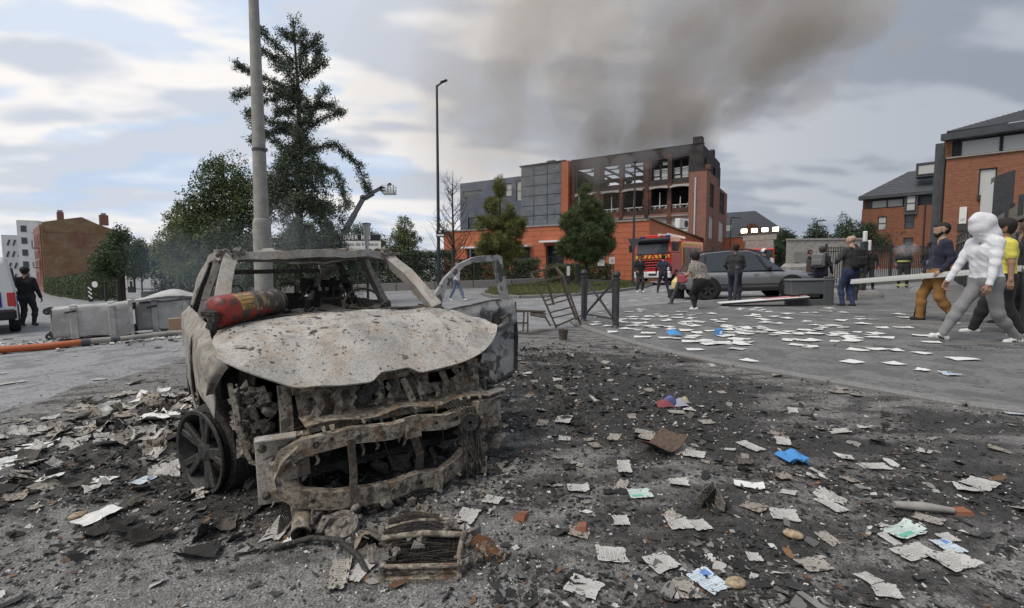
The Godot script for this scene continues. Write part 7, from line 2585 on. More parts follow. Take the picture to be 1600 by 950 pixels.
func people() -> void:
	var black := cloth(0.012, 0.012, 0.014, 51)
	var charcoal := cloth(0.03, 0.03, 0.032, 52)
	var navy := cloth(0.014, 0.016, 0.038, 53)
	var denim := cloth(0.025, 0.04, 0.10, 54)
	var pale_denim := cloth(0.14, 0.19, 0.27, 55)
	var white := cloth(0.68, 0.68, 0.71, 56)
	var grey := cloth(0.22, 0.22, 0.225, 57)
	var ochre := cloth(0.27, 0.135, 0.035, 58)
	var yellow := cloth(0.66, 0.60, 0.10, 59)
	var olive := cloth(0.07, 0.07, 0.035, 60)
	var pale := flat_mat(0.42, 0.27, 0.20, 0.55)
	var tan := flat_mat(0.30, 0.17, 0.11, 0.55)
	var dark := flat_mat(0.10, 0.055, 0.035, 0.55)
	var shoe := flat_mat(0.66, 0.66, 0.64, 0.6)
	# left: man in black seen from behind
	person("person in black hooded jacket and dark trousers seen from behind by the police van", on(-15.0, -14.6), deg_to_rad(200.0), {"h": 1.80, "top": black, "legs": charcoal, "shoes": charcoal, "white_sole": true, "cap": true, "extra": black, "fat": 1.12, "arm": 1.15, "feet": [V(0.13, 0, 0.0), V(-0.14, 0, 0.02)], "hands": [V(0.30, 1.0, 0.16), V(-0.33, 0.86, 0.05)], "cell": 0.022, "skin": tan})
	# woman across the road
	var w := person("person in white sweater and blue jeans walking across the road", on(-2.4, -20.5), deg_to_rad(62.0), {"h": 1.68, "top": white, "legs": pale_denim, "shoes": shoe, "fat": 0.92, "feet": [V(0.08, 0.0, 0.34), V(-0.08, 0.03, -0.32)], "toes": [V(0.05, 0.1, 1), V(-0.05, -0.5, 1)], "hands": [V(0.26, 0.95, -0.08), V(-0.26, 0.98, 0.2)], "cell": 0.024, "skin": pale, "hair": flat_mat(0.04, 0.025, 0.015), "long_hair": true})
	bag(w, "backpack", V(0, 1.22, -0.2), V(0.28, 0.4, 0.14), black)
	# two men by the fire engine
	person("person in dark jacket with white shoes left of the fire engine", on(6.0, -22.3), deg_to_rad(15.0), {"h": 1.78, "top": black, "legs": charcoal, "shoes": shoe, "feet": [V(0.12, 0, 0.05), V(-0.14, 0, 0)], "hands": [V(0.22, 1.02, 0.18), V(-0.24, 1.0, 0.15)], "cell": 0.026, "skin": tan, "cap": true, "extra": black})
	person("person in navy clothes with legs apart in front of the fire engine", on(6.75, -21.2), deg_to_rad(165.0), {"h": 1.72, "top": navy, "legs": navy, "shoes": charcoal, "feet": [V(0.22, 0, 0.1), V(-0.24, 0, 0)], "hands": [V(0.30, 0.95, 0.12), V(-0.36, 1.0, 0.1)], "cell": 0.026, "skin": tan, "lean": V(0, -0.02, 0.08)})
	# woman stooping by the silver car
	var pr := StandardMaterial3D.new()
	pr.albedo_texture = layered(256, Color(0.35, 0.32, 0.28), [[12, 0.47, 0.51, Color(0.012, 0.012, 0.015), 1.0, 2], [10, 0.62, 0.66, Color(0.5, 0.47, 0.42), 0.9, 2]], 61)
	pr.uv1_triplanar = true
	pr.uv1_scale = Vector3.ONE * 2.6
	pr.roughness = 0.9
	var wo := person("person in speckled black and white blouse stooping beside the silver car", on(4.95, -12.6), deg_to_rad(-145.0), {"h": 1.62, "top": pr, "legs": black, "shoes": shoe, "white_sole": true, "short_sleeve": true, "fat": 1.72, "leg": 1.0, "arm": 1.15, "hip": V(0, -0.06, -0.12), "lean": V(0, -0.05, 0.20), "feet": [V(0.12, 0, 0.0), V(-0.10, 0, 0.16)], "hands": [V(0.24, 0.98, 0.40), V(-0.24, 1.0, 0.42)], "elbows": [V(0.5, -0.4, -1), V(-0.5, -0.4, -1)], "cell": 0.017, "skin": flat_mat(0.40, 0.22, 0.16, 0.55), "hair": flat_mat(0.02, 0.012, 0.012, 0.8), "hair_vol": 0.035, "nod": 0.2})
	bag(wo, "red_bag", V(0.40, 0.84, 0.22), V(0.10, 0.22, 0.26), flat_mat(0.28, 0.06, 0.07, 0.5), false)
	# man at the car door
	person("person in dark jacket standing at the open door of the silver car", on(7.0, -14.9), deg_to_rad(150.0), {"h": 1.80, "top": charcoal, "legs": navy, "fat": 1.1, "feet": [V(0.12, 0, 0.0), V(-0.14, 0, 0.06)], "hands": [V(0.26, 1.05, 0.24), V(-0.2, 1.05, 0.3)], "cell": 0.018, "skin": dark, "look": 0.5})
	# bald man with rucksack and companions
	var b1 := person("bald person with black rucksack and jeans seen from behind by the grey box", on(8.6, -12.05), deg_to_rad(190.0), {"h": 1.80, "top": charcoal, "legs": denim, "shoes": black, "white_sole": true, "bald": true, "fat": 1.15, "arm": 1.2, "feet": [V(0.10, 0, 0.1), V(-0.08, 0, -0.02)], "hands": [V(0.2, 1.12, 0.24), V(-0.25, 1.1, 0.24)], "elbows": [V(0.9, -0.3, -0.6), V(-0.9, -0.3, -0.6)], "cell": 0.016, "skin": pale, "look": 0.6})
	bag(b1, "rucksack", V(0, 1.25, -0.22), V(0.32, 0.5, 0.2), black)
	var b2 := person("person in dark coat with a pale grey rucksack left of the bald man", on(9.3, -14.3), deg_to_rad(130.0), {"h": 1.66, "top": black, "legs": navy, "fat": 1.1, "feet": [V(0.12, 0, 0.0), V(-0.12, 0, 0.1)], "hands": [V(0.22, 1.0, 0.3), V(-0.28, 0.9, 0.15)], "cell": 0.02, "skin": tan, "hair": flat_mat(0.06, 0.045, 0.035), "lean": V(0, -0.03, 0.06)})
	bag(b2, "rucksack", V(0, 1.22, -0.24), V(0.34, 0.42, 0.18), cloth(0.16, 0.165, 0.17, 62))
	person("person in olive jacket half hidden behind the bald man", on(9.85, -13.7), deg_to_rad(150.0), {"h": 1.62, "top": olive, "legs": charcoal, "feet": [V(0.1, 0, 0.0), V(-0.1, 0, 0.1)], "hands": [V(0.26, 0.9, 0.1), V(-0.26, 0.9, 0.1)], "cell": 0.024, "skin": tan})
	# people at the railing
	person("person in black with one arm stretched out before the railing", on(14.2, -18.9), deg_to_rad(-35.0), {"h": 1.72, "top": black, "legs": black, "feet": [V(0.16, 0, 0.0), V(-0.16, 0, 0.0)], "hands": [V(0.32, 0.92, 0.05), V(-0.62, 1.26, 0.15)], "cell": 0.024, "skin": tan, "cap": true, "extra": black})
	var f1 := person("firefighter in dark coat with a pale yellow band before the railing", on(15.9, -19.3), deg_to_rad(-30.0), {"h": 1.70, "top": charcoal, "legs": charcoal, "fat": 1.25, "feet": [V(0.14, 0, 0.0), V(-0.14, 0, 0.0)], "hands": [V(0.3, 1.0, 0.22), V(-0.3, 1.0, 0.2)], "cell": 0.024, "skin": tan, "cap": true, "extra": charcoal})
	for y in [1.08, 0.12]:
		var fb := MB.new()
		fb.lathe([Vector2(0.215, y - 0.03), Vector2(0.22, y + 0.03)], 18)
		part(f1, "reflective_band", fb, flat_mat(0.55, 0.58, 0.2, 0.5))
	var f2 := person("person in black with a pale blue pouch before the railing", on(17.5, -19.9), deg_to_rad(-60.0), {"h": 1.82, "top": black, "legs": black, "fat": 1.1, "feet": [V(0.16, 0, 0.05), V(-0.16, 0, 0.0)], "hands": [V(0.55, 1.2, 0.25), V(-0.28, 0.95, 0.15)], "cell": 0.024, "skin": dark, "cap": true, "extra": black})
	bag(f2, "blue_pouch", V(0.1, 0.98, 0.2), V(0.3, 0.2, 0.08), pale_denim, false)
	# far people by the lighting truck
	person("person with pale helmet and dark coat behind the silver car bonnet", on(11.4, -21.5), deg_to_rad(200.0), {"h": 1.80, "top": navy, "legs": navy, "feet": [V(0.12, 0, 0), V(-0.12, 0, 0)], "hands": [V(0.3, 0.95, 0.1), V(-0.3, 0.95, 0.1)], "cell": 0.028, "cap": true, "extra": M.white, "skin": tan})
	person("person in pale jacket near the far cars", on(15.0, -27.5), deg_to_rad(90.0), {"h": 1.70, "top": cloth(0.4, 0.4, 0.42, 63), "legs": charcoal, "feet": [V(0.12, 0, 0), V(-0.12, 0, 0)], "hands": [V(0.3, 0.95, 0.1), V(-0.3, 0.95, 0.1)], "cell": 0.03, "skin": tan})
	person("person in black walking near the pale concrete block", on(15.0, -24.0), deg_to_rad(60.0), {"h": 1.74, "top": black, "legs": black, "feet": [V(0.1, 0, 0.2), V(-0.1, 0, -0.2)], "hands": [V(0.3, 0.95, 0.1), V(-0.3, 0.95, 0.1)], "cell": 0.03, "skin": tan})
	# men on the right, carrying the white rail
	var n := person("bearded person in navy jacket and ochre trousers carrying a white rail", on(7.85, -8.75), deg_to_rad(-112.0), {"h": 1.80, "top": navy, "legs": ochre, "shoes": black, "sole": shoe, "white_sole": true, "fat": 1.06, "leg": 1.1, "arm": 1.1, "feet": [V(0.10, 0.02, -0.22), V(-0.08, 0.0, 0.20)], "toes": [V(0, -0.25, 1), V(0, 0.0, 1)], "hands": [V(0.26, 0.93, 0.05), V(-0.28, 0.90, 0.10)], "cell": 0.013, "hand_cell": 0.005, "skin": pale, "beard": true, "look": 0.1, "lean": V(0, 0, -0.04)})
	person("person in white hooded sweatshirt and grey jeans striding past at the right", on(6.45, -6.45), deg_to_rad(-93.0), {"h": 1.80, "top": white, "legs": grey, "shoes": shoe, "sole": M.white, "white_sole": true, "stripes": true, "hood": true, "fat": 1.02, "leg": 0.98, "arm": 1.04, "hip": V(0, -0.06, 0), "feet": [V(0.10, 0.0, -0.34), V(-0.10, 0.02, 0.44)], "toes": [V(0.05, 0.0, 1), V(-0.05, 0.25, 1)], "hands": [V(0.27, 0.80, 0.20), V(-0.26, 0.84, 0.28)], "elbows": [V(0.5, -0.6, -0.6), V(-0.5, -0.5, -0.6)], "cell": 0.012, "hand_cell": 0.005, "skin": tan, "lean": V(0, 0, 0.05), "nod": 0.1})
	person("person in yellow football shirt and black trousers behind the hooded person", on(7.3, -7.05), deg_to_rad(-120.0), {"h": 1.70, "top": yellow, "legs": black, "shoes": shoe, "white_sole": true, "short_sleeve": true, "fat": 1.1, "arm": 1.2, "leg": 1.15, "feet": [V(0.12, 0.0, -0.2), V(-0.10, 0.0, 0.28)], "hands": [V(0.3, 0.86, 0.0), V(-0.26, 0.88, 0.2)], "cell": 0.013, "hand_cell": 0.005, "skin": tan, "hair_vol": 0.02})
	person("person with short brown hair and dark jacket at the right edge", on(8.6, -8.0), deg_to_rad(-110.0), {"h": 1.78, "top": charcoal, "legs": black, "feet": [V(0.12, 0.0, 0.0), V(-0.10, 0.0, 0.2)], "hands": [V(0.28, 0.9, 0.0), V(-0.26, 0.9, 0.2)], "cell": 0.016, "skin": pale, "hair": flat_mat(0.07, 0.04, 0.022)})

# ---------------------------------------------------------------- street furniture
func iron_post(parent: Node, called: String, a: Vector3, lean: Vector3, h: float, r := 0.055) -> void:
	var up := (Vector3.UP + lean).normalized()
	var x := up.cross(Vector3.BACK).normalized()
	var t := Transform3D(Basis(x, up, x.cross(up)), a)
	var mb := MB.new()
	mb.lathe([Vector2(0, 0.0), Vector2(r * 1.7, 0.0), Vector2(r * 1.7, 0.03), Vector2(r * 1.25, 0.06), Vector2(r, 0.09), Vector2(r, h - 0.16), Vector2(r * 1.3, h - 0.15), Vector2(r * 1.3, h - 0.13), Vector2(r * 0.8, h - 0.11), Vector2(r * 1.15, h - 0.09), Vector2(r * 1.35, h - 0.05), Vector2(r * 1.1, h - 0.01), Vector2(r * 0.6, h + 0.015), Vector2(0, h + 0.02)], 14, t)
	part(parent, called, mb, M.iron)

func words(parent: Node, called: String, text: String, size: float, at: Vector3, m: Material, bold := false) -> void:
	var f := SystemFont.new()
	f.font_names = PackedStringArray(["Droid Sans"])
	f.font_weight = 700 if bold else 400
	var t := TextMesh.new()
	t.text = text
	t.font = f
	t.font_size = 48
	t.pixel_size = size / 48.0
	t.depth = 0.01
	t.horizontal_alignment = HORIZONTAL_ALIGNMENT_LEFT
	put(parent, called, t, m, Transform3D(Basis(), at))

func street_things() -> void:
	# concrete mast behind the car
	var p := thing("concrete_pole", "thick pale concrete pole rising out of the picture behind the car", "pole", on(-4.45, -8.5))
	var mb := MB.new()
	mb.lathe([Vector2(0.158, 0), Vector2(0.148, 2.2), Vector2(0.138, 2.26), Vector2(0.122, 2.28), Vector2(0.10, 4.2), Vector2(0.078, 6.2), Vector2(0.06, 9.5), Vector2(0, 9.5)], 20)
	part(p, "shaft", mb, M.pole)
	var hb := MB.new()
	hb.lathe([Vector2(0.108, 3.45), Vector2(0.118, 3.46), Vector2(0.118, 3.50), Vector2(0.106, 3.51)], 20)
	hb.box(V(0.125, 3.48, 0.02), V(0.06, 0.05, 0.04))
	part(p, "clamp", hb, M.zinc)
	# tall lamp
	var l := thing("street_lamp", "tall dark lamp post with a short arm standing left of the burnt building", "street lamp", on(-3.7, -24.0), 0.0, "tall lamp posts")
	var lm := MB.new()
	lm.tube([V(0, 0, 0), V(0, 4, 0), V(0, 10.45, 0)], [0.10, 0.08, 0.055], 10)
	part(l, "post", lm, M.iron)
	var am := MB.new()
	am.bar(V(0, 10.4, 0), V(0.36, 10.62, 0.1), 0.07, 0.06)
	part(l, "arm", am, M.iron)
	boxpart(l, "lamp_head", V(0.36, 10.6, 0.1), V(0.36, 0.07, 0.2), M.iron, Basis(Vector3.BACK, 0.35), 0.02)
	boxpart(l, "number_plate", V(0.12, 3.2, 0.12), V(0.42, 0.36, 0.03), M.black)
	boxpart(l, "plate_print", V(0.12, 3.12, 0.138), V(0.34, 0.1, 0.006), M.white)
	boxpart(l, "plate_print", V(0.10, 3.29, 0.138), V(0.10, 0.09, 0.006), M.white)
	for q in [[7.4, -29.0, 7.5, "thin dark lamp post in front of the orange annex by the fire engine"], [22.9, -50.0, 6.0, "small lamp post with a bent arm right of the burnt building"], [36.4, -57.0, 6.0, "far lamp post beside the dark pointed tree"]]:
		var k := thing("street_lamp", q[3], "street lamp", on(q[0], q[1]), 0.0, "tall lamp posts")
		var km := MB.new()
		km.tube([V(0, 0, 0), V(0, q[2], 0)], [0.085, 0.05], 8)
		part(k, "post", km, M.iron)
		boxpart(k, "lamp_head", V(0.5 if q[0] > 10 else 0.0, q[2], 0), V(1.0 if q[0] > 10 else 0.25, 0.1, 0.2), M.iron, Basis(), 0.02)
	# lantern with a funnel of glass
	var fu := thing("funnel_lamp", "lamp with a pale upturned funnel head in front of the signboard", "street lamp", on(-6.7, -22.0))
	var fm := MB.new()
	fm.tube([V(0, 0, 0), V(0, 2.6, 0)], [0.06, 0.05], 8)
	part(fu, "post", fm, M.iron)
	var fh := MB.new()
	fh.lathe([Vector2(0.07, 2.3), Vector2(0.10, 2.8), Vector2(0.17, 3.45), Vector2(0.20, 3.6), Vector2(0.19, 3.6), Vector2(0.09, 2.8)], 16)
	part(fu, "funnel", fh, M.blind)
	var fc := MB.new()
	fc.lathe([Vector2(0.0, 3.66), Vector2(0.21, 3.62), Vector2(0.21, 3.58), Vector2(0, 3.58)], 16)
	part(fu, "cap", fc, M.zinc)
	# letting board
	var s := thing("letting_sign", "white letting board with a dark heading half hidden by the tall tree", "sign", on(-11.5, -30.0))
	boxpart(s, "board", V(1.6, 3.28, 0), V(3.3, 1.25, 0.06), M.white)
	boxpart(s, "heading", V(1.6, 3.69, 0.034), V(3.28, 0.4, 0.012), M.black)
	words(s, "heading_text", "À LOUER  R+3", 0.36, V(0.35, 3.69, 0.045), M.white, true)
	words(s, "text", "Plateau de bureaux", 0.28, V(0.65, 3.27, 0.035), M.black)
	words(s, "text", "de 632 m²", 0.28, V(1.15, 2.9, 0.035), M.black)
	for x in [0.2, 3.0]:
		boxpart(s, "leg", V(x, 1.4, -0.06), V(0.08, 2.9, 0.06), M.iron)
	# barrier of two posts and a crossed frame
	var b := thing("cross_barrier", "dark iron barrier with two ball topped posts and a crossed frame", "barrier", Vector3.ZERO)
	var pa := on(1.61, -10.59)
	var pb := on(2.03, -9.2)
	iron_post(b, "post", pa, Vector3.ZERO, 1.17, 0.06)
	iron_post(b, "post", pb, Vector3.ZERO, 1.13, 0.06)
	var dir := (pb - pa).normalized()
	var q0 := pa + dir * 0.13
	var q1 := pb - dir * 0.13
	for e in [[q0 + V(0, 0.16, 0), q0 + V(0, 0.96, 0), "frame_upright"], [q1 + V(0, 0.16, 0), q1 + V(0, 0.94, 0), "frame_upright"], [q0 + V(0, 0.96, 0), q1 + V(0, 0.94, 0), "rail"], [q0 + V(0, 0.2, 0), q1 + V(0, 0.2, 0), "rail"], [q0 + V(0, 0.22, 0), q1 + V(0, 0.92, 0), "cross_bar"], [q0 + V(0, 0.94, 0), q1 + V(0, 0.22, 0), "cross_bar"]]:
		var m := MB.new()
		m.bar(e[0], e[1], 0.035, 0.035)
		part(b, e[2], m, M.iron)
	var kn := MB.new()
	kn.ball((q0 + q1) / 2 + V(0, 0.575, 0), V(0.05, 0.05, 0.05), 10)
	part(b, "boss", kn, M.iron)
	var lb := thing("bollard", "dark iron bollard leaning over to the right by the stooping person", "bollard", Vector3.ZERO, 0.0, "iron bollards")
	iron_post(lb, "post", on(4.85, -14.49), V(0.34, 0, 0.0), 1.02)
	var ub := thing("bollard", "upright dark iron bollard before the silver car's open door", "bollard", Vector3.ZERO, 0.0, "iron bollards")
	iron_post(ub, "post", on(6.56, -13.96), V(0.06, 0, 0), 1.12)
	# burnt chair frames
	var c := thing("burnt_chair", "burnt metal chair frame tipped over beside the crossed barrier", "chair", Vector3.ZERO)
	var A := V(0.40, 1.17, -9.9)
	var B := V(0.93, 1.30, -10.15)
	var C := V(0.50, 0.97, -9.75)
	var D := V(1.07, 1.10, -9.9)
	var L := on(0.92, -9.7)
	var R := on(1.44, -9.75)
	var L2 := on(1.0, -10.4)
	var R2 := on(1.5, -10.45)
	for e in [[A, B, "top_rail"], [C, D, "seat_rail"], [C, L, "leg"], [D, R, "leg"], [A + V(0, -0.02, 0), C, "side_bar"], [B, D, "side_bar"], [B + V(-0.25, -0.1, 0), L2 + V(-0.1, 0.45, 0.2), "leg"], [B + V(0.03, -0.05, 0), R2 + V(-0.1, 0.1, 0.2), "leg"]]:
		var m := MB.new()
		m.bar(e[0], e[1], 0.05, 0.035)
		part(c, e[2], m, M.burnt_iron)
	for t in [0.42, 0.52, 0.68, 0.80]:
		var m := MB.new()
		m.bar(C.lerp(L, t) + V(0, 0.02, -0.05), D.lerp(R, t - 0.08) + V(0, 0, -0.05), 0.03, 0.025)
		part(c, "rung", m, M.burnt_iron)
	var mm := MB.new()
	mm.bar(L + V(0.0, 0.05, 0), R + V(0, 0.25, 0), 0.05, 0.03)
	mm.bar(L + V(0.25, 0.16, 0.05), R + V(-0.12, 0.02, 0.1), 0.09, 0.02)
	part(c, "fallen_slat", mm, M.burnt_iron)
	var t2 := thing("burnt_table", "burnt metal table frame low behind the open car door", "table", Vector3.ZERO)
	var o := on(0.02, -9.0)
	for e in [[V(-0.1, 0.46, 0), V(0.62, 0.44, 0), "rail"], [V(-0.1, 0.40, -0.45), V(0.55, 0.40, -0.45), "rail"], [V(0.28, 0.42, 0), V(0.28, 0.0, 0.02), "leg"], [V(0.21, 0.42, -0.02), V(0.19, 0.05, 0), "leg"], [V(0.56, 0.42, -0.05), V(0.72, 0.16, 0), "leg"], [V(-0.1, 0.22, 0), V(0.28, 0.22, 0), "rail"], [V(-0.1, 0.03, 0.05), V(0.5, 0.02, 0.1), "rail"], [V(-0.1, 0.46, 0), V(-0.1, 0.4, -0.45), "rail"], [V(-0.08, 0.44, 0), V(-0.08, 0.0, 0), "leg"]]:
		var m := MB.new()
		m.bar(o + e[0], o + e[1], 0.035, 0.03)
		part(t2, e[2], m, M.burnt_iron)
	boxpart(t2, "seat_board", o + V(0.48, 0.38, -0.2), V(0.3, 0.1, 0.4), M.ashlump, Basis(Vector3.BACK, -0.15), 0.02)
	var pot := thing("small_pot", "small dark plant pot standing by the burnt chair frame", "pot", on(0.87, -8.0))
	var pm := MB.new()
	pm.lathe([Vector2(0, 0), Vector2(0.062, 0), Vector2(0.085, 0.17), Vector2(0.092, 0.17), Vector2(0.092, 0.19), Vector2(0.08, 0.19), Vector2(0.06, 0.03), Vector2(0, 0.03)], 18)
	part(pot, "pot", pm, M.burnt_iron)
	# toppled grey cabinet and the board jammed in it
	var g := thing("grey_cabinet", "grey metal cabinet lying on the pavement with a board jammed in it", "cabinet", on(7.98, -12.5))
	g.basis = ground_basis(deg_to_rad(-12.0))
	var gm := flat_mat(0.085, 0.09, 0.095, 0.55)
	boxpart(g, "case", V(-0.03, 0.50, -0.28), V(1.0, 0.36, 0.55), gm, Basis(), 0.015)
	boxpart(g, "case_foot", V(-0.03, 0.10, -0.28), V(1.0, 0.20, 0.55), gm, Basis(), 0.012)
	boxpart(g, "end_panel", V(0.36, 0.40, -0.02), V(0.24, 0.78, 0.06), gm, Basis(), 0.012)
	boxpart(g, "end_panel", V(0.36, 0.25, -0.28), V(0.22, 0.16, 0.5), gm, Basis())
	boxpart(g, "lid", V(0.0, 0.71, -0.28), V(1.1, 0.05, 0.6), flat_mat(0.13, 0.135, 0.14, 0.5), Basis(Vector3.BACK, -0.01), 0.015)
	boxpart(g, "slot", V(-0.1, 0.30, -0.15), V(0.5, 0.10, 0.3), M.black)
	boxpart(g, "inner_back", V(-0.03, 0.26, -0.5), V(0.9, 0.16, 0.03), M.black)
	var bo := thing("long_board", "long white and pink board lying slanted from the pavement to the cabinet", "board", Vector3.ZERO)
	var w := MB.new()
	w.hexa([on(5.9, -13.6, 0.10), on(7.95, -12.9, 0.27), on(7.75, -12.3, 0.26), on(5.8, -13.1, 0.10), on(5.9, -13.6, 0.125), on(7.95, -12.9, 0.295), on(7.75, -12.3, 0.285), on(5.8, -13.1, 0.125)])
	part(bo, "panel", w, M.white)
	var w2 := MB.new()
	w2.hexa([on(6.9, -13.1, 0.21), on(7.9, -12.8, 0.30), on(7.8, -12.5, 0.30), on(6.95, -12.9, 0.21), on(6.9, -13.1, 0.225), on(7.9, -12.8, 0.315), on(7.8, -12.5, 0.315), on(6.95, -12.9, 0.225)])
	part(bo, "pink_sheet", w2, flat_mat(0.5, 0.2, 0.22, 0.6))
	var w3 := MB.new()
	w3.bar(on(5.8, -13.08, 0.09), on(7.74, -12.28, 0.25), 0.04, 0.05)
	part(bo, "edge", w3, M.black)
	# half-round stone stops
	for q in [[10.95, -14.4, "half round dark stone stop left of the ochre trousers"], [13.1, -15.2, "half round dark stone stop behind the ochre trousers"]]:
		var d := thing("dome_stop", q[2], "stone", on(q[0], q[1]), 0.0, "half round stone stops")
		var dm := MB.new()
		dm.lathe([Vector2(0.40, 0.0), Vector2(0.40, 0.045), Vector2(0.32, 0.05), Vector2(0.30, 0.12), Vector2(0.25, 0.19), Vector2(0.17, 0.245), Vector2(0.08, 0.275), Vector2(0, 0.28)], 24)
		part(d, "dome", dm, M.granite)
	var wp := thing("square_post", "square dark timber post right of the silver car's nose", "post", on(10.0, -15.9))
	boxpart(wp, "post", V(0, 0.6, 0), V(0.2, 1.3, 0.2), M.bark, Basis(), 0.02)
	boxpart(wp, "reflector", V(0.02, 1.0, 0.105), V(0.05, 0.06, 0.01), M.white)
	var gp := thing("gate_post", "dark gate post with two white lamps right of the bald man", "post", on(13.9, -18.8))
	boxpart(gp, "post", V(0, 0.95, 0), V(0.2, 1.9, 0.2), M.iron, Basis(), 0.02)
	boxpart(gp, "white_lamp", V(-0.02, 2.1, 0.05), V(0.14, 0.42, 0.12), M.white, Basis(), 0.03)
	boxpart(gp, "white_lamp", V(0.16, 1.75, 0.05), V(0.12, 0.42, 0.12), M.white, Basis(), 0.03)
	var hp := thing("hoop_stand", "thin black hoop stand behind the person in ochre trousers", "stand", on(8.1, -9.4))
	var hm := MB.new()
	hm.tube([V(-0.09, 0, 0), V(-0.02, 0.45, 0), V(0.06, 0.5, 0), V(0.13, 0.45, 0), V(0.08, 0, 0.05)], 0.014, 8)
	part(hp, "hoop", hm, M.black)
	# white rail carried by the men
	var ra := thing("white_rail", "long white metal rail carried at hip height by the men", "rail", Vector3.ZERO)
	var r0 := V(7.2, 0.985, -10.0)
	var r1 := V(8.15, 1.25, -7.55)
	var rz := (r1 - r0).normalized()
	var rx := Vector3.UP.cross(rz).normalized()
	var ry := rz.cross(rx)
	var prof := PackedVector2Array([Vector2(-0.07, -0.05), Vector2(0.07, -0.05), Vector2(0.07, 0.05), Vector2(0.05, 0.05), Vector2(0.05, 0.015), Vector2(0.02, -0.01), Vector2(-0.02, -0.01), Vector2(-0.05, 0.015), Vector2(-0.05, 0.05), Vector2(-0.07, 0.05)])
	var rm := MB.new()
	rm.prism(prof, (r1 - r0).length(), Transform3D(Basis(rx, ry, rz), (r0 + r1) / 2))
	part(ra, "profile", rm, flat_mat(0.55, 0.55, 0.54, 0.5))
	for sgn in [-0.085, 0.085]:
		var em := MB.new()
		em.bar(r0 + rx * sgn + ry * -0.02, r1 + rx * sgn + ry * -0.02, 0.02, 0.05, ry)
		part(ra, "flange", em, M.blind)
	# notice boards and gate posts before the annex
	for q in [[6.55, -35.0, "white notice board on posts left of the square one", 0.5, 0.75], [7.4, -35.2, "square white notice board right of the taller one", 0.42, 0.5]]:
		var n := thing("notice_board", q[2], "notice board", on(q[0], q[1]), 0.0, "notice boards")
		boxpart(n, "panel", V(0, 1.75, 0), V(q[3], q[4], 0.04), M.white)
		boxpart(n, "print", V(0.02, 1.75, 0.024), V(q[3] * 0.6, q[4] * 0.55, 0.006), M.blind)
		for x in [-0.15, 0.15]:
			boxpart(n, "leg", V(x, 0.75, -0.04), V(0.05, 1.9, 0.04), M.iron)
	for q in [[3.6, -30.4, "black gate post with a white panel beneath the dense pine", 1], [4.15, -30.0, "plain black gate post beneath the dense pine", 0]]:
		var n := thing("gate_post", q[2], "post", on(q[0], q[1]))
		boxpart(n, "post", V(0, 0.75, 0), V(0.28, 1.6, 0.2), M.iron, Basis(), 0.03)
		boxpart(n, "panel", V(0, 1.1, 0.105), V(0.2, 0.6, 0.02), M.white if q[3] else M.darkmetal)
	var ts := thing("triangle_sign", "triangular road sign seen from behind beside the fire engine", "sign", on(6.65, -26.0))
	boxpart(ts, "post", V(0, 1.1, 0), V(0.06, 2.3, 0.06), M.zinc)
	var tm := MB.new()
	tm.prism(PackedVector2Array([Vector2(-0.36, 2.75), Vector2(0.36, 2.75), Vector2(0, 2.12)]), 0.02, Transform3D(Basis(), V(0, 0, 0.05)))
	part(ts, "plate", tm, M.zinc)
	# yellow jerrican near the leaning bollard
	var y := thing("yellow_can", "pale yellow plastic can behind the leaning bollard", "can", on(6.1, -17.6, 0.35))
	var ym := MB.new()
	ym.lathe([Vector2(0, 0), Vector2(0.16, 0.0), Vector2(0.17, 0.05), Vector2(0.17, 0.25), Vector2(0.10, 0.36), Vector2(0.05, 0.40), Vector2(0.05, 0.45), Vector2(0, 0.45)], 14)
	part(y, "shell", ym, flat_mat(0.6, 0.52, 0.2, 0.5))
	var cr := MB.new()
	cr.box(V(0, -0.18, 0), V(0.5, 0.34, 0.4), Basis(), 0.03)
	part(y, "stand", cr, M.black)

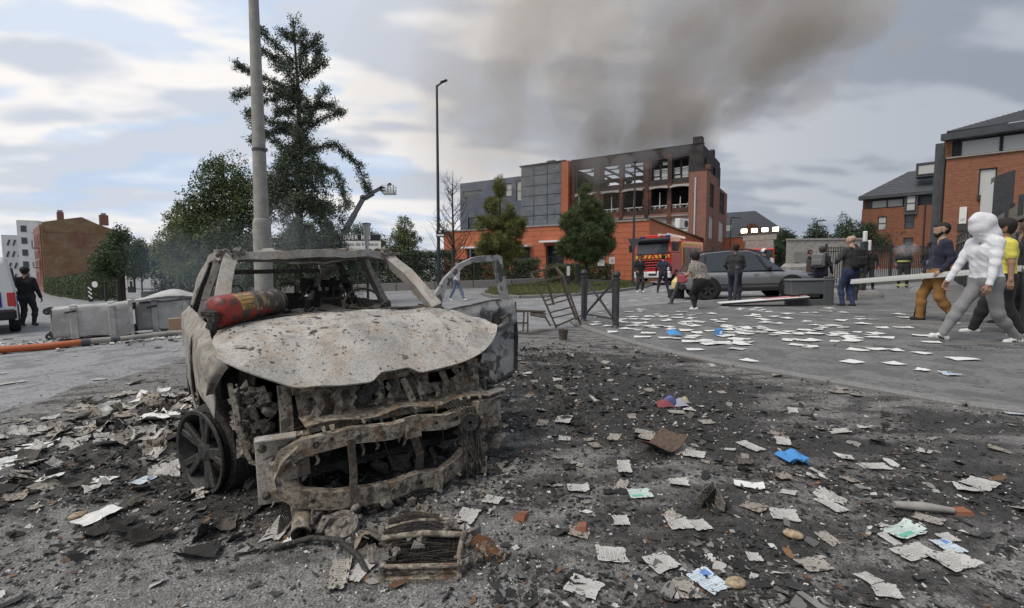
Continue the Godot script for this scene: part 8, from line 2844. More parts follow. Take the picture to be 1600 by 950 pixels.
func container(label: String, at: Vector3, turn: float, lid: bool) -> void:
	# four-wheeled refuse container tipped on its side, base to the left
	var o := thing("refuse_bin", label, "bin", at, 0.0, "tipped refuse bins")
	o.basis = ground_basis(turn)
	var W := 1.28
	var H := 0.80
	var D := 0.95
	# tapered tub: narrow end (base) at -x
	var b0 := [V(-W / 2, 0.10, D * 0.36), V(-W / 2, H - 0.06, D * 0.36), V(-W / 2, H - 0.06, -D * 0.36), V(-W / 2, 0.10, -D * 0.36)]
	var b1 := [V(W / 2, 0.02, D / 2), V(W / 2, H, D / 2), V(W / 2, H, -D / 2), V(W / 2, 0.02, -D / 2)]
	var rows := []
	for i in 13:
		var t := i / 12.0
		var ring := []
		for k in 4:
			var p0: Vector3 = (b0[k] as Vector3).lerp(b1[k], t)
			var p1: Vector3 = (b0[(k + 1) % 4] as Vector3).lerp(b1[(k + 1) % 4], t)
			for q in 6:
				var p := p0.lerp(p1, 0.06 + 0.88 * q / 5.0)
				ring.append(crumple(p, 0.035, at.x))
		ring.append(ring[0])
		rows.append(ring)
	var mb := MB.new()
	mb.grid(rows)
	part(o, "tub", mb, M.bin)
	var e := MB.new()
	e.quad(rows[0][0], rows[0][6], rows[0][12], rows[0][18], V(-1, 0, 0))
	part(o, "base", e, M.char)
	for k in 6:
		boxpart(o, "base_rib", V(-W / 2 - 0.015, H * 0.5, -0.3 + k * 0.12), V(0.03, H * 0.8, 0.04), M.bin, Basis(), 0.01)
	for x in [-0.30, 0.33]:
		boxpart(o, "rib", V(x, H * 0.5, D * lerpf(0.36, 0.5, (x + W / 2) / W) + 0.02), V(0.13, H * 0.86, 0.045), M.bin, Basis(), 0.015)
		boxpart(o, "rib", V(x, H * lerpf(0.93, 1.0, (x + W / 2) / W) + 0.0, 0), V(0.13, 0.05, D * 0.8), M.bin, Basis(), 0.015)
	bent(o, "rim", [V(W / 2 + 0.02, 0.03, D / 2 + 0.02), V(W / 2 + 0.02, H + 0.02, D / 2 + 0.02), V(W / 2 + 0.02, H + 0.02, -D / 2), V(W / 2 + 0.02, 0.03, -D / 2)], 0.05, 0.07, M.bin, 0.02, V(1, 0, 0))
	for s in [-0.30, 0.30]:
		for y in [0.15, H - 0.12]:
			var cm := MB.new()
			cm.lathe([Vector2(0.03, -0.02), Vector2(0.075, -0.02), Vector2(0.075, 0.02), Vector2(0.03, 0.02)], 14, Transform3D(Basis(Vector3.RIGHT, PI / 2), V(-W / 2 - 0.06, y, s)))
			cm.bar(V(-W / 2, y, s), V(-W / 2 - 0.06, y, s), 0.06, 0.03)
			part(o, "castor", cm, M.iron)
	var hd := MB.new()
	hd.tube([V(-0.42, H * 0.8, D * 0.42), V(-0.42, H * 0.8, D * 0.5), V(-0.30, H * 0.83, D * 0.5), V(-0.26, H * 0.83, D * 0.44)], 0.025, 8)
	part(o, "handle", hd, M.iron)
	if lid:
		var lf := func(a, b): return crumple(V(lerpf(-0.65, 0.7, a), H + 0.03 + (0.06 + 0.16 * b) * smooth(0.0, 0.55, a) * (1.0 - 0.8 * smooth(0.55, 1.0, a)), lerpf(0.5, -0.45, b)), 0.03, 4.0)
		sheet(o, "lid", lf, 16, 10, 0.02, M.bin)

func left_things() -> void:
	container("tipped grey refuse bin with soot streaked end nearest the police van", on(-9.45, -10.65), deg_to_rad(40.0), false)
	container("tipped grey refuse bin with its lid pushed up, nearest the burnt car", on(-8.5, -11.75), deg_to_rad(36.0), true)
	var c := thing("cardboard_box", "brown cardboard box standing between the refuse bin and the car", "box", on(-7.62, -10.85))
	c.basis = ground_basis(deg_to_rad(36.0))
	var cm := tex_mat(layered(128, Color(0.36, 0.25, 0.16), [[6, 0.5, 0.66, Color(0.3, 0.2, 0.125), 0.7]], 70), 2.0, 0.9)
	boxpart(c, "carton", V(0, 0.2, 0), V(0.46, 0.38, 0.34), cm, Basis(), 0.006)
	boxpart(c, "tape", V(0, 0.393, 0), V(0.46, 0.004, 0.06), M.concrete)
	for k in 3:
		var rm := MB.new()
		var ring := []
		for i in 13:
			ring.append(V(-0.02 + k * 0.07 + 0.024 * cos(TAU * i / 12), 0.1 + 0.024 * sin(TAU * i / 12), 0.172))
		rm.tube(ring, 0.005, 4)
		part(c, "printed_ring", rm, M.black)
	# thick pipe hose
	var h := thing("thick_hose", "thick orange, grey and red hose lying along the road by the bins", "hose", Vector3.ZERO)
	var pts := [V(-13, 0, -6.6), V(-11, 0, -7.55), V(-9.42, 0, -8.62), V(-8.75, 0, -9.25), V(-8.1, 0, -9.95), V(-7.4, 0, -10.7), V(-6.6, 0, -11.5), V(-5.2, 0, -12.4), V(-3.6, 0, -13.0)]
	var cv := Curve3D.new()
	for p: Vector3 in pts:
		cv.add_point(V(p.x, slope_y(p.x) + 0.065, p.z))
	var L := cv.get_baked_length()
	for q in [["orange_length", 0.0, 0.46, flat_mat(0.42, 0.105, 0.035, 0.6), 0.066], ["grey_length", 0.46, 0.66, M.concrete, 0.064], ["red_length", 0.66, 0.76, flat_mat(0.32, 0.045, 0.03, 0.6), 0.07], ["grey_length", 0.76, 1.0, M.iron, 0.064]]:
		var path := []
		for i in 25:
			var d := L * lerpf(q[1], q[2], i / 24.0)
			path.append(cv.sample_baked(d, true) + V(0, 0.008 * sin(d * 5.0), 0))
		var m := MB.new()
		m.tube(path, q[4], 12)
		part(h, q[0], m, q[3])
	for t in [0.46, 0.5, 0.66]:
		var m := MB.new()
		m.tube([cv.sample_baked(L * t - 0.07, true), cv.sample_baked(L * t + 0.07, true)], 0.075, 14)
		part(h, "coupling", m, M.zinc)
	# stop totem with shelter blade
	var t := thing("bus_stop_totem", "brown bus stop post with a white timetable panel at the left", "sign", on(-28.3, -35.0))
	boxpart(t, "post", V(-0.45, 1.9, 0), V(0.22, 3.8, 0.2), tex_mat(layered(64, Color(0.1, 0.05, 0.035), [[8, 0.5, 0.7, Color(0.07, 0.035, 0.025), 0.6]], 71), 0.5, 0.6))
	boxpart(t, "red_cap", V(-0.45, 3.9, 0), V(0.26, 0.24, 0.24), flat_mat(0.4, 0.08, 0.05, 0.5))
	boxpart(t, "blade", V(0.5, 3.35, 0), V(1.3, 0.22, 0.08), M.blind)
	boxpart(t, "blade_arm", V(-0.1, 3.2, 0), V(0.5, 0.06, 0.06), M.iron)
	boxpart(t, "panel_frame", V(0.2, 1.75, 0), V(0.5, 2.4, 0.12), M.darkmetal)
	boxpart(t, "timetable", V(0.2, 1.8, 0.065), V(0.36, 1.6, 0.012), M.white)
	boxpart(t, "print", V(0.2, 2.3, 0.074), V(0.28, 0.2, 0.006), M.blind)
	boxpart(t, "print", V(0.22, 1.2, 0.074), V(0.2, 0.4, 0.006), M.black)
	for q in [[-29.2, -34.0, "black post left of the bus stop, further from it"], [-26.9, -32.3, "black post next to the bus stop"]]:
		var p := thing("black_post", q[2], "post", on(q[0], q[1]), 0.0, "black posts by the bus stop")
		var m := MB.new()
		m.lathe([Vector2(0.075, 0), Vector2(0.07, 1.3), Vector2(0.085, 1.32), Vector2(0.085, 1.42), Vector2(0, 1.46)], 12)
		part(p, "post", m, M.iron)
	var z := thing("striped_marker", "small marker post with slanted white stripes and a round white plate by the hedge", "sign", on(-30.2, -33.9))
	boxpart(z, "post", V(0, 0.65, 0), V(0.3, 1.3, 0.06), M.black)
	for k in 3:
		boxpart(z, "stripe", V(0, 0.35 + k * 0.3, 0.035), V(0.34, 0.09, 0.01), M.white, Basis(Vector3.BACK, -0.7))
	var zm := MB.new()
	zm.lathe([Vector2(0, 0.02), Vector2(0.22, 0.02), Vector2(0.22, 0), Vector2(0, 0)], 16, Transform3D(Basis(Vector3.RIGHT, PI / 2), V(0.35, 1.25, 0.0)))
	part(z, "plate", zm, M.white)
	boxpart(z, "plate_arm", V(0.2, 1.2, -0.01), V(0.3, 0.05, 0.03), M.iron)

# ---------------------------------------------------------------- paper, char and grit
func sheet_mesh(seed_: int, curl: float, torn := 0.0) -> ArrayMesh:
	# a sheet one unit square, warped, with a torn outline: three rings of points round the middle
	var r := RandomNumberGenerator.new()
	r.seed = seed_
	var ph := r.randf() * TAU
	var ax := r.randf() * TAU
	var per := 8
	var out := []
	var bite := r.randi() % 4
	for k in per * 4:
		var s := k / per
		var f := float(k % per) / per
		var c := [Vector2(-0.5, -0.5), Vector2(0.5, -0.5), Vector2(0.5, 0.5), Vector2(-0.5, 0.5)]
		var q: Vector2 = (c[s] as Vector2).lerp(c[(s + 1) % 4], f)
		q += Vector2(r.randf_range(-0.02, 0.02), r.randf_range(-0.02, 0.02))
		var inward := torn * (r.randf_range(0.0, 0.16) + ((r.randf_range(0.2, 0.9) if r.randf() < 0.4 else 0.0) if k % per == 0 else 0.0))
		if s == bite:
			inward += torn * 0.45 * (1.0 - absf(f - 0.5) * 1.6)
		out.append(q * (1.0 - maxf(inward, 0.0)))
	var rings := []
	for w: float in [1.0, 0.66, 0.33]:
		var ring := []
		for q: Vector2 in out:
			var e := q * w
			var t := e.x * cos(ax) + e.y * sin(ax)
			ring.append(V(e.x, curl * (t * t * 1.3 + 0.10 * sin(t * 9.0 + ph) + 0.07 * sin(e.y * 15.0 + ph) + r.randf_range(0.0, 0.05)), e.y))
		rings.append(ring)
	var mid := V(0, curl * 0.08, 0)
	var mb := MB.new()
	var put3 := func(a: Vector3, b: Vector3, c: Vector3) -> void:
		var g := (b - a).cross(c - a).normalized()
		g = g if g.y > 0.0 else -g
		mb.tri(a, b, c, g, g, g, Vector2(a.x, a.z) + Vector2(0.5, 0.5), Vector2(b.x, b.z) + Vector2(0.5, 0.5), Vector2(c.x, c.z) + Vector2(0.5, 0.5))
	for k in out.size():
		var l := (k + 1) % out.size()
		for j in 2:
			put3.call(rings[j][k], rings[j][l], rings[j + 1][l])
			put3.call(rings[j][k], rings[j + 1][l], rings[j + 1][k])
		put3.call(rings[2][k], rings[2][l], mid)
	return mb.mesh()

func lay(x: float, z: float, lift := 0.016) -> Transform3D:
	return Transform3D(ground_basis(rng.randf() * TAU), V(x, gy(x, z) + lift, z))

func on_pavement(x: float, z: float) -> bool:
	# right of the kerb curve
	var pts := [[14, -0.4], [8.5, -1.7], [5.4, -2.6], [3.83, -3.48], [3.14, -4.58], [2.4, -5.86], [1.85, -7.6], [1.5, -9.4], [1.55, -11.2], [2.6, -13.3], [5.2, -14.9]]
	for i in pts.size() - 1:
		var a: Array = pts[i]
		var b: Array = pts[i + 1]
		if z <= a[1] and z > b[1]:
			return x > lerpf(a[0], b[0], (z - a[1]) / (b[1] - a[1]))
	return false

func debris() -> void:
	var flat := []
	var curly := []
	var stuck := []
	for k in 6:
		flat.append(sheet_mesh(40 + k, 0.08))
		curly.append(sheet_mesh(60 + k, 0.36, 0.4))
		stuck.append(sheet_mesh(80 + k, 0.07, 0.4))
	# clean sheets thrown over the pavement
	var n := 0
	var guard := 0
	while n < 190 and guard < 5000:
		guard += 1
		var t := rng.randf()
		var x := 0.0
		var z := 0.0
		if t < 0.62:
			z = -9.3 + rng.randfn() * 1.8
			x = 3.6 + rng.randfn() * 1.7 - (z + 9.0) * 0.12
		elif t < 0.85:
			z = -7.3 + rng.randfn() * 0.8
			x = 4.0 + rng.randfn() * 1.3
		else:
			z = rng.randf_range(-12.5, -4.2)
			x = rng.randf_range(2.2, 8.5)
		if not on_pavement(x - 0.15, z) or z < -13.0:
			continue
		var xf := lay(x, z, 0.042 + rng.randf() * 0.012)
		var s := rng.randf_range(0.55, 0.95)
		xf.basis = xf.basis.scaled_local(V(0.21, 0.21, 0.297) * s)
		var o := put(self, "paper_sheet", (flat if n % 3 else stuck)[rng.randi() % 6], M.paper[0 if n % 4 else 6], xf)
		meta(o, "white sheet of paper lying on the pavement beyond the kerb", "paper", "clean sheets scattered over the pavement")
		n += 1
	# single sheets close by
	var H := [[0.67, -2.41, 0.15, 0.14, 4, "green and pink tinted leaflet"], [0.77, -2.11, 0.13, 0.14, 1, ""], [0.86, -2.09, 0.1, 0.12, 1, ""], [0.4, -3.6, 0.15, 0.24, 1, ""], [0.36, -2.49, 0.15, 0.12, 1, ""], [0.27, -1.69, 0.17, 0.13, 1, ""], [0.6, -1.82, 0.15, 0.15, 1, ""], [0.74, -1.7, 0.13, 0.18, 3, "blue printed sheet by the lower edge"], [0.64, -1.66, 0.1, 0.13, 2, ""], [1.18, -1.78, 0.15, 0.11, 2, ""], [1.71, -1.99, 0.24, 0.13, 4, "pale green printed sheet near the lower right"], [1.79, -1.87, 0.1, 0.13, 3, "sheet with a blue print touching the pale green one"], [1.63, -1.84, 0.22, 0.11, 1, ""], [1.72, -1.77, 0.18, 0.15, 1, ""], [1.34, -1.62, 0.11, 0.12, 1, ""], [1.27, -2.46, 0.19, 0.11, 0, ""], [1.55, -2.23, 0.1, 0.18, 1, ""], [1.28, -2.15, 0.15, 0.15, 1, ""], [2.44, -2.4, 0.2, 0.16, 1, ""], [2.09, -2.64, 0.16, 0.12, 1, ""], [3.76, -3.49, 0.14, 0.14, 3, "pale blue sheet by the kerb at the right edge"], [4.35, -4.65, 0.16, 0.2, 3, "light blue sheet alone on the right pavement"], [3.9, -5.37, 0.26, 0.23, 0, ""], [4.25, -5.21, 0.21, 0.22, 0, ""], [1.55, -3.0, 0.11, 0.24, 1, ""], [1.8, -3.08, 0.12, 0.21, 1, ""], [1.15, -2.91, 0.16, 0.16, 1, ""], [-2.87, -3.75, 0.36, 0.34, 0, "large crumpled white sheet on the heap left of the front wheel"], [-3.71, -4.75, 0.26, 0.34, 0, ""], [-2.19, -2.73, 0.12, 0.15, 3, "small blue printed sheet left of the front wheel"], [-2.45, -2.75, 0.19, 0.11, 0, ""], [-2.1, -2.34, 0.16, 0.26, 0, "white sheet lying alone at the lower left"], [-1.75, -2.56, 0.08, 0.21, 1, ""], [-1.11, -2.18, 0.12, 0.3, 1, ""], [-1.0, -2.05, 0.08, 0.09, 0, ""], [-0.61, -1.83, 0.1, 0.17, 1, "pale sheet leaning on the left end of the radiator"], [-0.69, -1.82, 0.1, 0.27, 2, ""], [-0.81, -2.28, 0.14, 0.24, 1, ""], [-0.22, -2.23, 0.13, 0.19, 1, ""], [-0.1, -2.39, 0.13, 0.1, 1, ""], [-0.45, -2.2, 0.07, 0.08, 2, ""], [-3.4, -3.32, 0.27, 0.24, 0, ""], [-3.49, -3.6, 0.24, 0.21, 2, ""], [-4.2, -5.01, 0.27, 0.34, 2, ""], [-3.4, -3.67, 0.2, 0.25, 1, ""], [-3.27, -3.05, 0.18, 0.18, 0, ""], [0.67, -2.75, 0.1, 0.24, 1, ""], [0.93, -3.21, 0.13, 0.17, 2, ""], [0.71, -3.23, 0.11, 0.17, 2, ""], [4.25, -4.85, 0.14, 0.16, 0, ""], [0.98, -1.84, 0.07, 0.08, 1, ""], [0.51, -2.15, 0.1, 0.11, 1, ""], [0.91, -2.52, 0.14, 0.11, 1, ""]]
	for h: Array in H:
		var pv := on_pavement(h[0], h[1])
		var xf := lay(h[0], h[1], 0.045 if pv else 0.026)
		xf.basis = ground_basis(rng.randf_range(-0.6, 0.6)).scaled_local(V(h[2] * 0.8, minf(h[2], h[3]) * 0.6, h[3] * 0.8))
		var o := put(self, "paper_sheet" if h[4] == 0 else "printed_sheet", curly[rng.randi() % 6] if rng.randf() < 0.15 else (flat if pv else stuck)[rng.randi() % 6], M.paper[h[4]], xf)
		var lb: String = h[5]
		if lb == "":
			lb = "scorched printed sheet lying on the burnt road" if h[4] in [1, 2] else ("white sheet of paper lying on the pavement beyond the kerb" if pv else "dirty white sheet lying on the burnt road left of the car")
			if h[4] == 0 and not pv and h[0] > 0.0:
				lb = "narrow white sheet under the blue cloth"
		meta(o, lb, "paper", "clean sheets scattered over the pavement" if lb.begins_with("white sheet of") else "single sheets on the road close by")
	# many more scorched pieces round the car
	var zones := [[-3.1, -3.75, 0.8, 0.8, 190], [1.1, -3.0, 0.9, 0.9, 40], [0.6, -5.0, 0.7, 1.0, 40], [1.7, -2.2, 0.7, 0.4, 12], [-2.6, -4.6, 0.6, 0.6, 26], [2.4, -4.0, 0.6, 0.8, 14]]
	for zn: Array in zones:
		for k in int(zn[4]):
			var x: float = zn[0] + rng.randfn() * zn[2]
			var z: float = zn[1] + rng.randfn() * zn[3]
			if z > -1.3 or on_pavement(x, z) or absf(x) > 5.0:
				continue
			var s := rng.randf_range(0.03, 0.11) * (1.7 if x < -1.8 else 1.0)
			var tilt := 0.45 if x < -1.8 else 0.15
			var xf := lay(x, z, 0.024)
			xf.basis = (xf.basis * Basis(Vector3.RIGHT, rng.randfn() * tilt)).scaled_local(V(s, s * 0.9, s * rng.randf_range(0.8, 1.6)))
			var kind: int = [1, 2, 2, 5, 1, 5][rng.randi() % 6] if x > -1.8 else [0, 1, 1, 2, 5, 1][rng.randi() % 6]
			var o := put(self, "scorched_paper", curly[rng.randi() % 6] if rng.randf() < 0.15 or x < -1.8 else stuck[rng.randi() % 6], M.paper[kind], xf)
			meta(o, "scorched scrap of paper among the cinders around the car", "paper", "scorched scraps around the car")
	# curled char, ash and grit in their thousands
	var xf := []
	var cs := []
	var xa := []
	var ca := []
	var tries := 0
	while xf.size() < 26000 and tries < 170000:
		tries += 1
		var z := -1.2 - 8.3 * pow(rng.randf(), 1.5)
		var x := rng.randf_range(-1.25, 1.25) * absf(z) * 0.98
		if absf(x) > 5.2:
			continue
		var pv := on_pavement(x, z)
		var dens := 0.30 + 0.9 * smooth(-0.15, 0.35, noise_a.get_noise_2d(x * 4.0, z * 4.0 + 9.0))
		dens *= 0.22 + exp(-pow((x - 0.9) / 1.6, 2) - pow((z + 3.8) / 2.4, 2)) + 1.3 * exp(-pow((x + 2.8) / 1.0, 2) - pow((z + 3.6) / 1.1, 2)) + 0.9 * exp(-pow((x + 1.4) / 0.6, 2) - pow((z + 2.5) / 0.5, 2)) + 0.6 * exp(-pow((x - 0.4) / 0.8, 2) - pow((z + 6.0) / 1.0, 2))
		dens *= 1.0 - 0.6 * exp(-pow((x + 1.2) / 0.9, 2) - pow((z + 1.65) / 0.45, 2))
		if pv:
			dens *= 0.02
		if rng.randf() > dens:
			continue
		var heap := mound(x, z)
		var s := rng.randf_range(0.005, 0.018) * (1.0 + 8.0 * heap)
		if rng.randf() < 0.07:
			s *= 2.6
		var b := ground_basis(rng.randf() * TAU) * Basis(Vector3.RIGHT, rng.randfn() * (0.25 + 4.0 * heap)) * Basis(Vector3.BACK, rng.randfn() * (0.25 + 4.0 * heap))
		xf.append(Transform3D(b.scaled_local(V(s * rng.randf_range(0.8, 1.8), s * rng.randf_range(0.3, 1.0), s * rng.randf_range(0.4, 1.1))), V(x, gy(x, z) + 0.016 + (0.03 if pv else 0.0) + rng.randf() * heap * 0.3, z)))
		var t := rng.randf()
		if t < 0.70:
			var g := rng.randf_range(0.010, 0.045)
			cs.append(Color(g, g * 0.97, g * 0.94))
		elif t < 0.88:
			var g := rng.randf_range(0.08, 0.24)
			cs.append(Color(g, g * 0.97, g * 0.93))
		elif t < 0.96:
			var g := rng.randf_range(0.3, 0.55)
			cs.append(Color(g, g * 0.98, g * 0.95))
		else:
			cs.append(Color(0.16, 0.09, 0.05) * rng.randf_range(0.6, 1.3))
	stuff("charred_flakes", "curled black and grey char flakes strewn over the burnt road", "debris", flake_mesh(1), M.flake, xf, cs)
	for k in 9000:
		var z := -1.15 - 4.5 * pow(rng.randf(), 1.6)
		var x := rng.randf_range(-1.2, 1.2) * absf(z)
		if absf(x) > 5.2 or on_pavement(x, z) or (x > 0.3 and rng.randf() < 0.7):
			continue
		var s := rng.randf_range(0.0016, 0.0055)
		xa.append(Transform3D(Basis.from_euler(V(rng.randf() * TAU, rng.randf() * TAU, rng.randf() * TAU)).scaled(Vector3.ONE * s), V(x, gy(x, z) + 0.015, z)))
		var g := rng.randf_range(0.25, 0.65) if rng.randf() < 0.55 else rng.randf_range(0.02, 0.1)
		ca.append(Color(g, g * 0.98, g * 0.95))
	var gm := MB.new()
	gm.colored = true
	gm.hexa([V(-0.9, -0.6, -0.7), V(0.8, -0.7, -0.9), V(1.0, -0.5, 0.8), V(-0.8, -0.6, 0.9), V(-0.7, 0.7, -0.6), V(0.6, 0.5, -0.8), V(0.8, 0.8, 0.5), V(-0.9, 0.5, 0.7)])
	stuff("glass_grit", "pale grit and broken glass crumbs on the road", "debris", gm.mesh(), M.flake, xa, ca)
	# larger burnt lumps: char boards and folded covers
	for zn: Array in [[-2.9, -3.7, 0.7, 0.75, 46], [0.6, -5.6, 0.7, 0.9, 40], [1.0, -3.4, 0.9, 0.9, 34], [-1.5, -2.3, 0.4, 0.2, 16]]:
		for k in int(zn[4]):
			var x: float = zn[0] + rng.randfn() * zn[2]
			var z: float = zn[1] + rng.randfn() * zn[3]
			if z > -1.4 or on_pavement(x, z):
				continue
			var s := rng.randf_range(0.05, 0.17) * (1.0 if x < -0.5 else 0.6)
			var q := lay(x, z, 0.03)
			q.basis = (q.basis * Basis(Vector3.RIGHT, rng.randfn() * 0.45)).scaled_local(V(s, s * 1.2, s * rng.randf_range(0.5, 1.1)))
			var o := put(self, "charred_scrap", curly[rng.randi() % 6], M.char if rng.randf() < 0.7 else M.ashlump, q)
			meta(o, "charred curled scrap lying in the burnt heaps around the car", "debris", "charred scraps in the heaps")
	# pale crumbs round the bins
	var xb := []
	var cb := []
	for k in 2600:
		var t := rng.randf()
		var x := lerpf(-10.6, -6.6, t) + rng.randfn() * 0.35
		var z := lerpf(-9.7, -11.2, t) + rng.randfn() * 0.45
		var s := rng.randf_range(0.012, 0.05)
		xb.append(Transform3D(Basis.from_euler(V(rng.randf() * TAU, rng.randf() * TAU, rng.randf() * TAU)).scaled(V(s, s * 0.5, s)), V(x, slope_y(x) + 0.01, z)))
		var g := rng.randf_range(0.2, 0.6) if rng.randf() < 0.8 else 0.05
		cb.append(Color(g, g * 0.98, g * 0.94))
	stuff("plaster_crumbs", "pale crumbs and litter spilled round the tipped bins", "debris", gm.mesh(), M.flake, xb, cb)
	for k in 60:   # bits on the far road at the left
		var x := rng.randf_range(-13.0, -4.2)
		var z := rng.randf_range(-13.0, -5.0)
		var s := rng.randf_range(0.05, 0.16)
		var q := lay(x, z, 0.0)
		q.basis = q.basis.scaled_local(V(s, s * 0.6, s * rng.randf_range(0.6, 1.4)))
		var dk := rng.randf() < 0.6
		var o := put(self, "road_litter", flat[rng.randi() % 6], M.char if dk else M.paper[1], q)
		meta(o, "black scrap lying on the open road at the left" if dk else "pale scrap lying on the open road at the left", "debris", "scraps on the open road")
	# single things
	var bl := flat_mat(0.06, 0.25, 0.55, 0.7)
	var c := thing("blue_cloth", "bright blue folded cloth lying on the burnt road at the right", "cloth", on(1.68, -2.77, 0.012))
	sheet(c, "cloth", func(a, b): return V((a - 0.5) * 0.12, 0.012 + 0.02 * absf(sin(a * 5.0)) + 0.015 * b, (b - 0.5) * 0.16), 12, 8, 0.006, bl)
	sheet(c, "fold", func(a, b): return V((a - 0.35) * 0.10, 0.05 + 0.02 * sin(a * 4.0) - 0.03 * b, (b - 0.2) * 0.09), 10, 8, 0.006, bl)
	var bx := thing("blue_box", "small blue box among the sheets on the pavement", "box", on(3.4, -7.73, 0.04), 0.3)
	boxpart(bx, "carton", V(0, 0.055, 0), V(0.11, 0.11, 0.09), bl, Basis(), 0.005)
	boxpart(bx, "label", V(0, 0.055, 0.0465), V(0.05, 0.05, 0.004), M.white)
	var bb := thing("blue_bag", "crumpled blue plastic bag among the sheets left of the blue box", "bag", on(2.67, -7.75, 0.04))
	sheet(bb, "film", func(a, b): return crumple(V((a - 0.5) * 0.2, 0.05 + 0.07 * sin(a * 3.1) * sin(b * 3.1), (b - 0.5) * 0.2), 0.05, 2.0), 10, 10, 0.002, bl)
	for q in [[0.32, -2.1, "broken orange brick below the green tinted leaflet"], [2.09, -2.13, "dull brick piece at the end of the pale roll"], [0.05, -2.22, "small orange brick chip right of the radiator"]]:
		var k := thing("brick_piece", q[2], "brick", on(q[0], q[1], 0.012), rng.randf() * 3.0, "broken brick pieces")
		k.scale = V(0.75, 0.55, 0.8)
		var m := MB.new()
		m.hexa([V(-0.05, 0, -0.035), V(0.05, 0, -0.03), V(0.045, 0, 0.035), V(-0.055, 0, 0.03), V(-0.04, 0.045, -0.03), V(0.04, 0.035, -0.025), V(0.05, 0.04, 0.02), V(-0.03, 0.05, 0.03)])
		part(k, "brick", m, M.brick_right)
	var rl := thing("pale_roll", "pale rolled tube of card lying at the right", "roll", on(1.93, -2.15, 0.02), 1.35)
	var rm := MB.new()
	rm.tube([V(0, 0.02, -0.12), V(0.005, 0.022, 0), V(0, 0.018, 0.12)], [0.016, 0.021, 0.013], 10)
	part(rl, "tube", rm, M.concrete)
	for q in [[1.22, -1.98, "brown scorched bun shaped lump by the white page"], [-2.22, -2.34, "cream lump like a bread roll left of the lone white sheet"], [0.83, -1.68, "cream shell shaped lump right of the blue printed sheet"]]:
		var k := thing("pale_lump", q[2], "debris", on(q[0], q[1], 0.01), rng.randf() * 3.0, "pale lumps")
		var m := MB.new()
		m.ball(V(0, 0.02, 0), V(0.042, 0.016, 0.03), 12)
		part(k, "lump", m, tex_mat(layered(64, Color(0.4, 0.33, 0.22), [[6, 0.5, 0.66, Color(0.18, 0.1, 0.05), 0.8]], 72), 6.0, 0.9, 0.0, null, 0.0, false))
	var fl := thing("brown_cover", "large curled brown cover lying right of the car", "debris", on(0.97, -3.0, 0.02), 0.6)
	sheet(fl, "cover", func(a, b): return crumple(V((a - 0.5) * 0.26, 0.015 + 0.06 * pow(absf(a - 0.4) * 2.0, 1.5), (b - 0.5) * 0.2), 0.03, 1.0), 12, 8, 0.004, tex_mat(layered(64, Color(0.10, 0.06, 0.035), [[6, 0.5, 0.66, Color(0.03, 0.022, 0.018), 0.8]], 73), 4.0, 0.7, 0.0, null, 0.0, false))
	var cbk := thing("charred_book", "charred book standing on edge with its pages fanned out", "book", on(0.99, -2.27, 0.01), -0.5)
	for k in 5:
		var a := lerpf(-0.9, 0.9, k / 4.0)
		sheet(cbk, "page", func(u, v): return crumple(V(sin(a) * u * 0.1, v * 0.11 * (1.0 - 0.5 * u), cos(a) * u * 0.1 - 0.04), 0.05, k * 3.0), 5, 6, 0.002, M.char if k % 3 else M.ashlump)
	var rag := thing("coloured_rags", "small heap of blue, red and pale rags on the burnt road", "cloth", on(1.36, -3.97, 0.01))
	for q in [[0.0, 0.0, Color(0.05, 0.06, 0.16)], [-0.08, 0.06, Color(0.22, 0.06, 0.07)], [0.07, 0.05, Color(0.3, 0.3, 0.36)], [0.0, -0.07, Color(0.12, 0.12, 0.3)], [0.12, -0.02, Color(0.35, 0.33, 0.2)]]:
		sheet(rag, "rag", func(a, b): return crumple(V(q[0] * 0.7 + (a - 0.5) * 0.12, 0.02 + 0.05 * sin(a * 3.0) * sin(b * 3.0), q[1] * 0.7 + (b - 0.5) * 0.1), 0.06, q[0] * 30.0), 8, 8, 0.002, flat_mat(q[2].r, q[2].g, q[2].b, 0.9))
	# radiator and other parts dropped out of the car
	var r := thing("radiator", "crushed burnt radiator with bent fins lying in front of the car", "radiator", on(-0.36, -1.86, 0.012), deg_to_rad(2.0))
	var fm := MB.new()
	fm.box(V(0, 0.03, 0.075), V(0.30, 0.012, 0.004))
	for y in [0.006, 0.055]:
		fm.box(V(0, y, 0.078), V(0.30, 0.012, 0.02), Basis(), 0.003)
	fm.box(V(0, 0.03, 0.070), V(0.29, 0.045, 0.004))
	for x in [-0.15, 0.15]:
		fm.box(V(x, 0.03, 0.07), V(0.02, 0.07, 0.04), Basis(), 0.004)
	part(r, "end_tank", fm, M.frame)
	for k in 34:
		var z := 0.055 - k * 0.0062
		sheet(r, "fin", func(a, b): return crumple(V((a - 0.5) * 0.28 + 0.01 * sin(k * 1.3), 0.008 + b * (0.036 + 0.012 * sin(k * 2.1)), z + 0.012 * sin(a * 6.0 + k * 0.4) + 0.01 * b), 0.02, k * 0.7), 10, 2, 0.0012, M.char if k % 3 else M.burnt_iron)
	for k in 12:
		var z := -0.17 - k * 0.011
		sheet(r, "bent_fin", func(a, b): return crumple(V(-0.05 + (a - 0.5) * 0.30, 0.02 + b * 0.03 + 0.03 * sin(a * 3.0), z + 0.04 * a * a), 0.03, k * 0.9), 10, 2, 0.0018, M.burnt_iron if k % 2 else M.char)
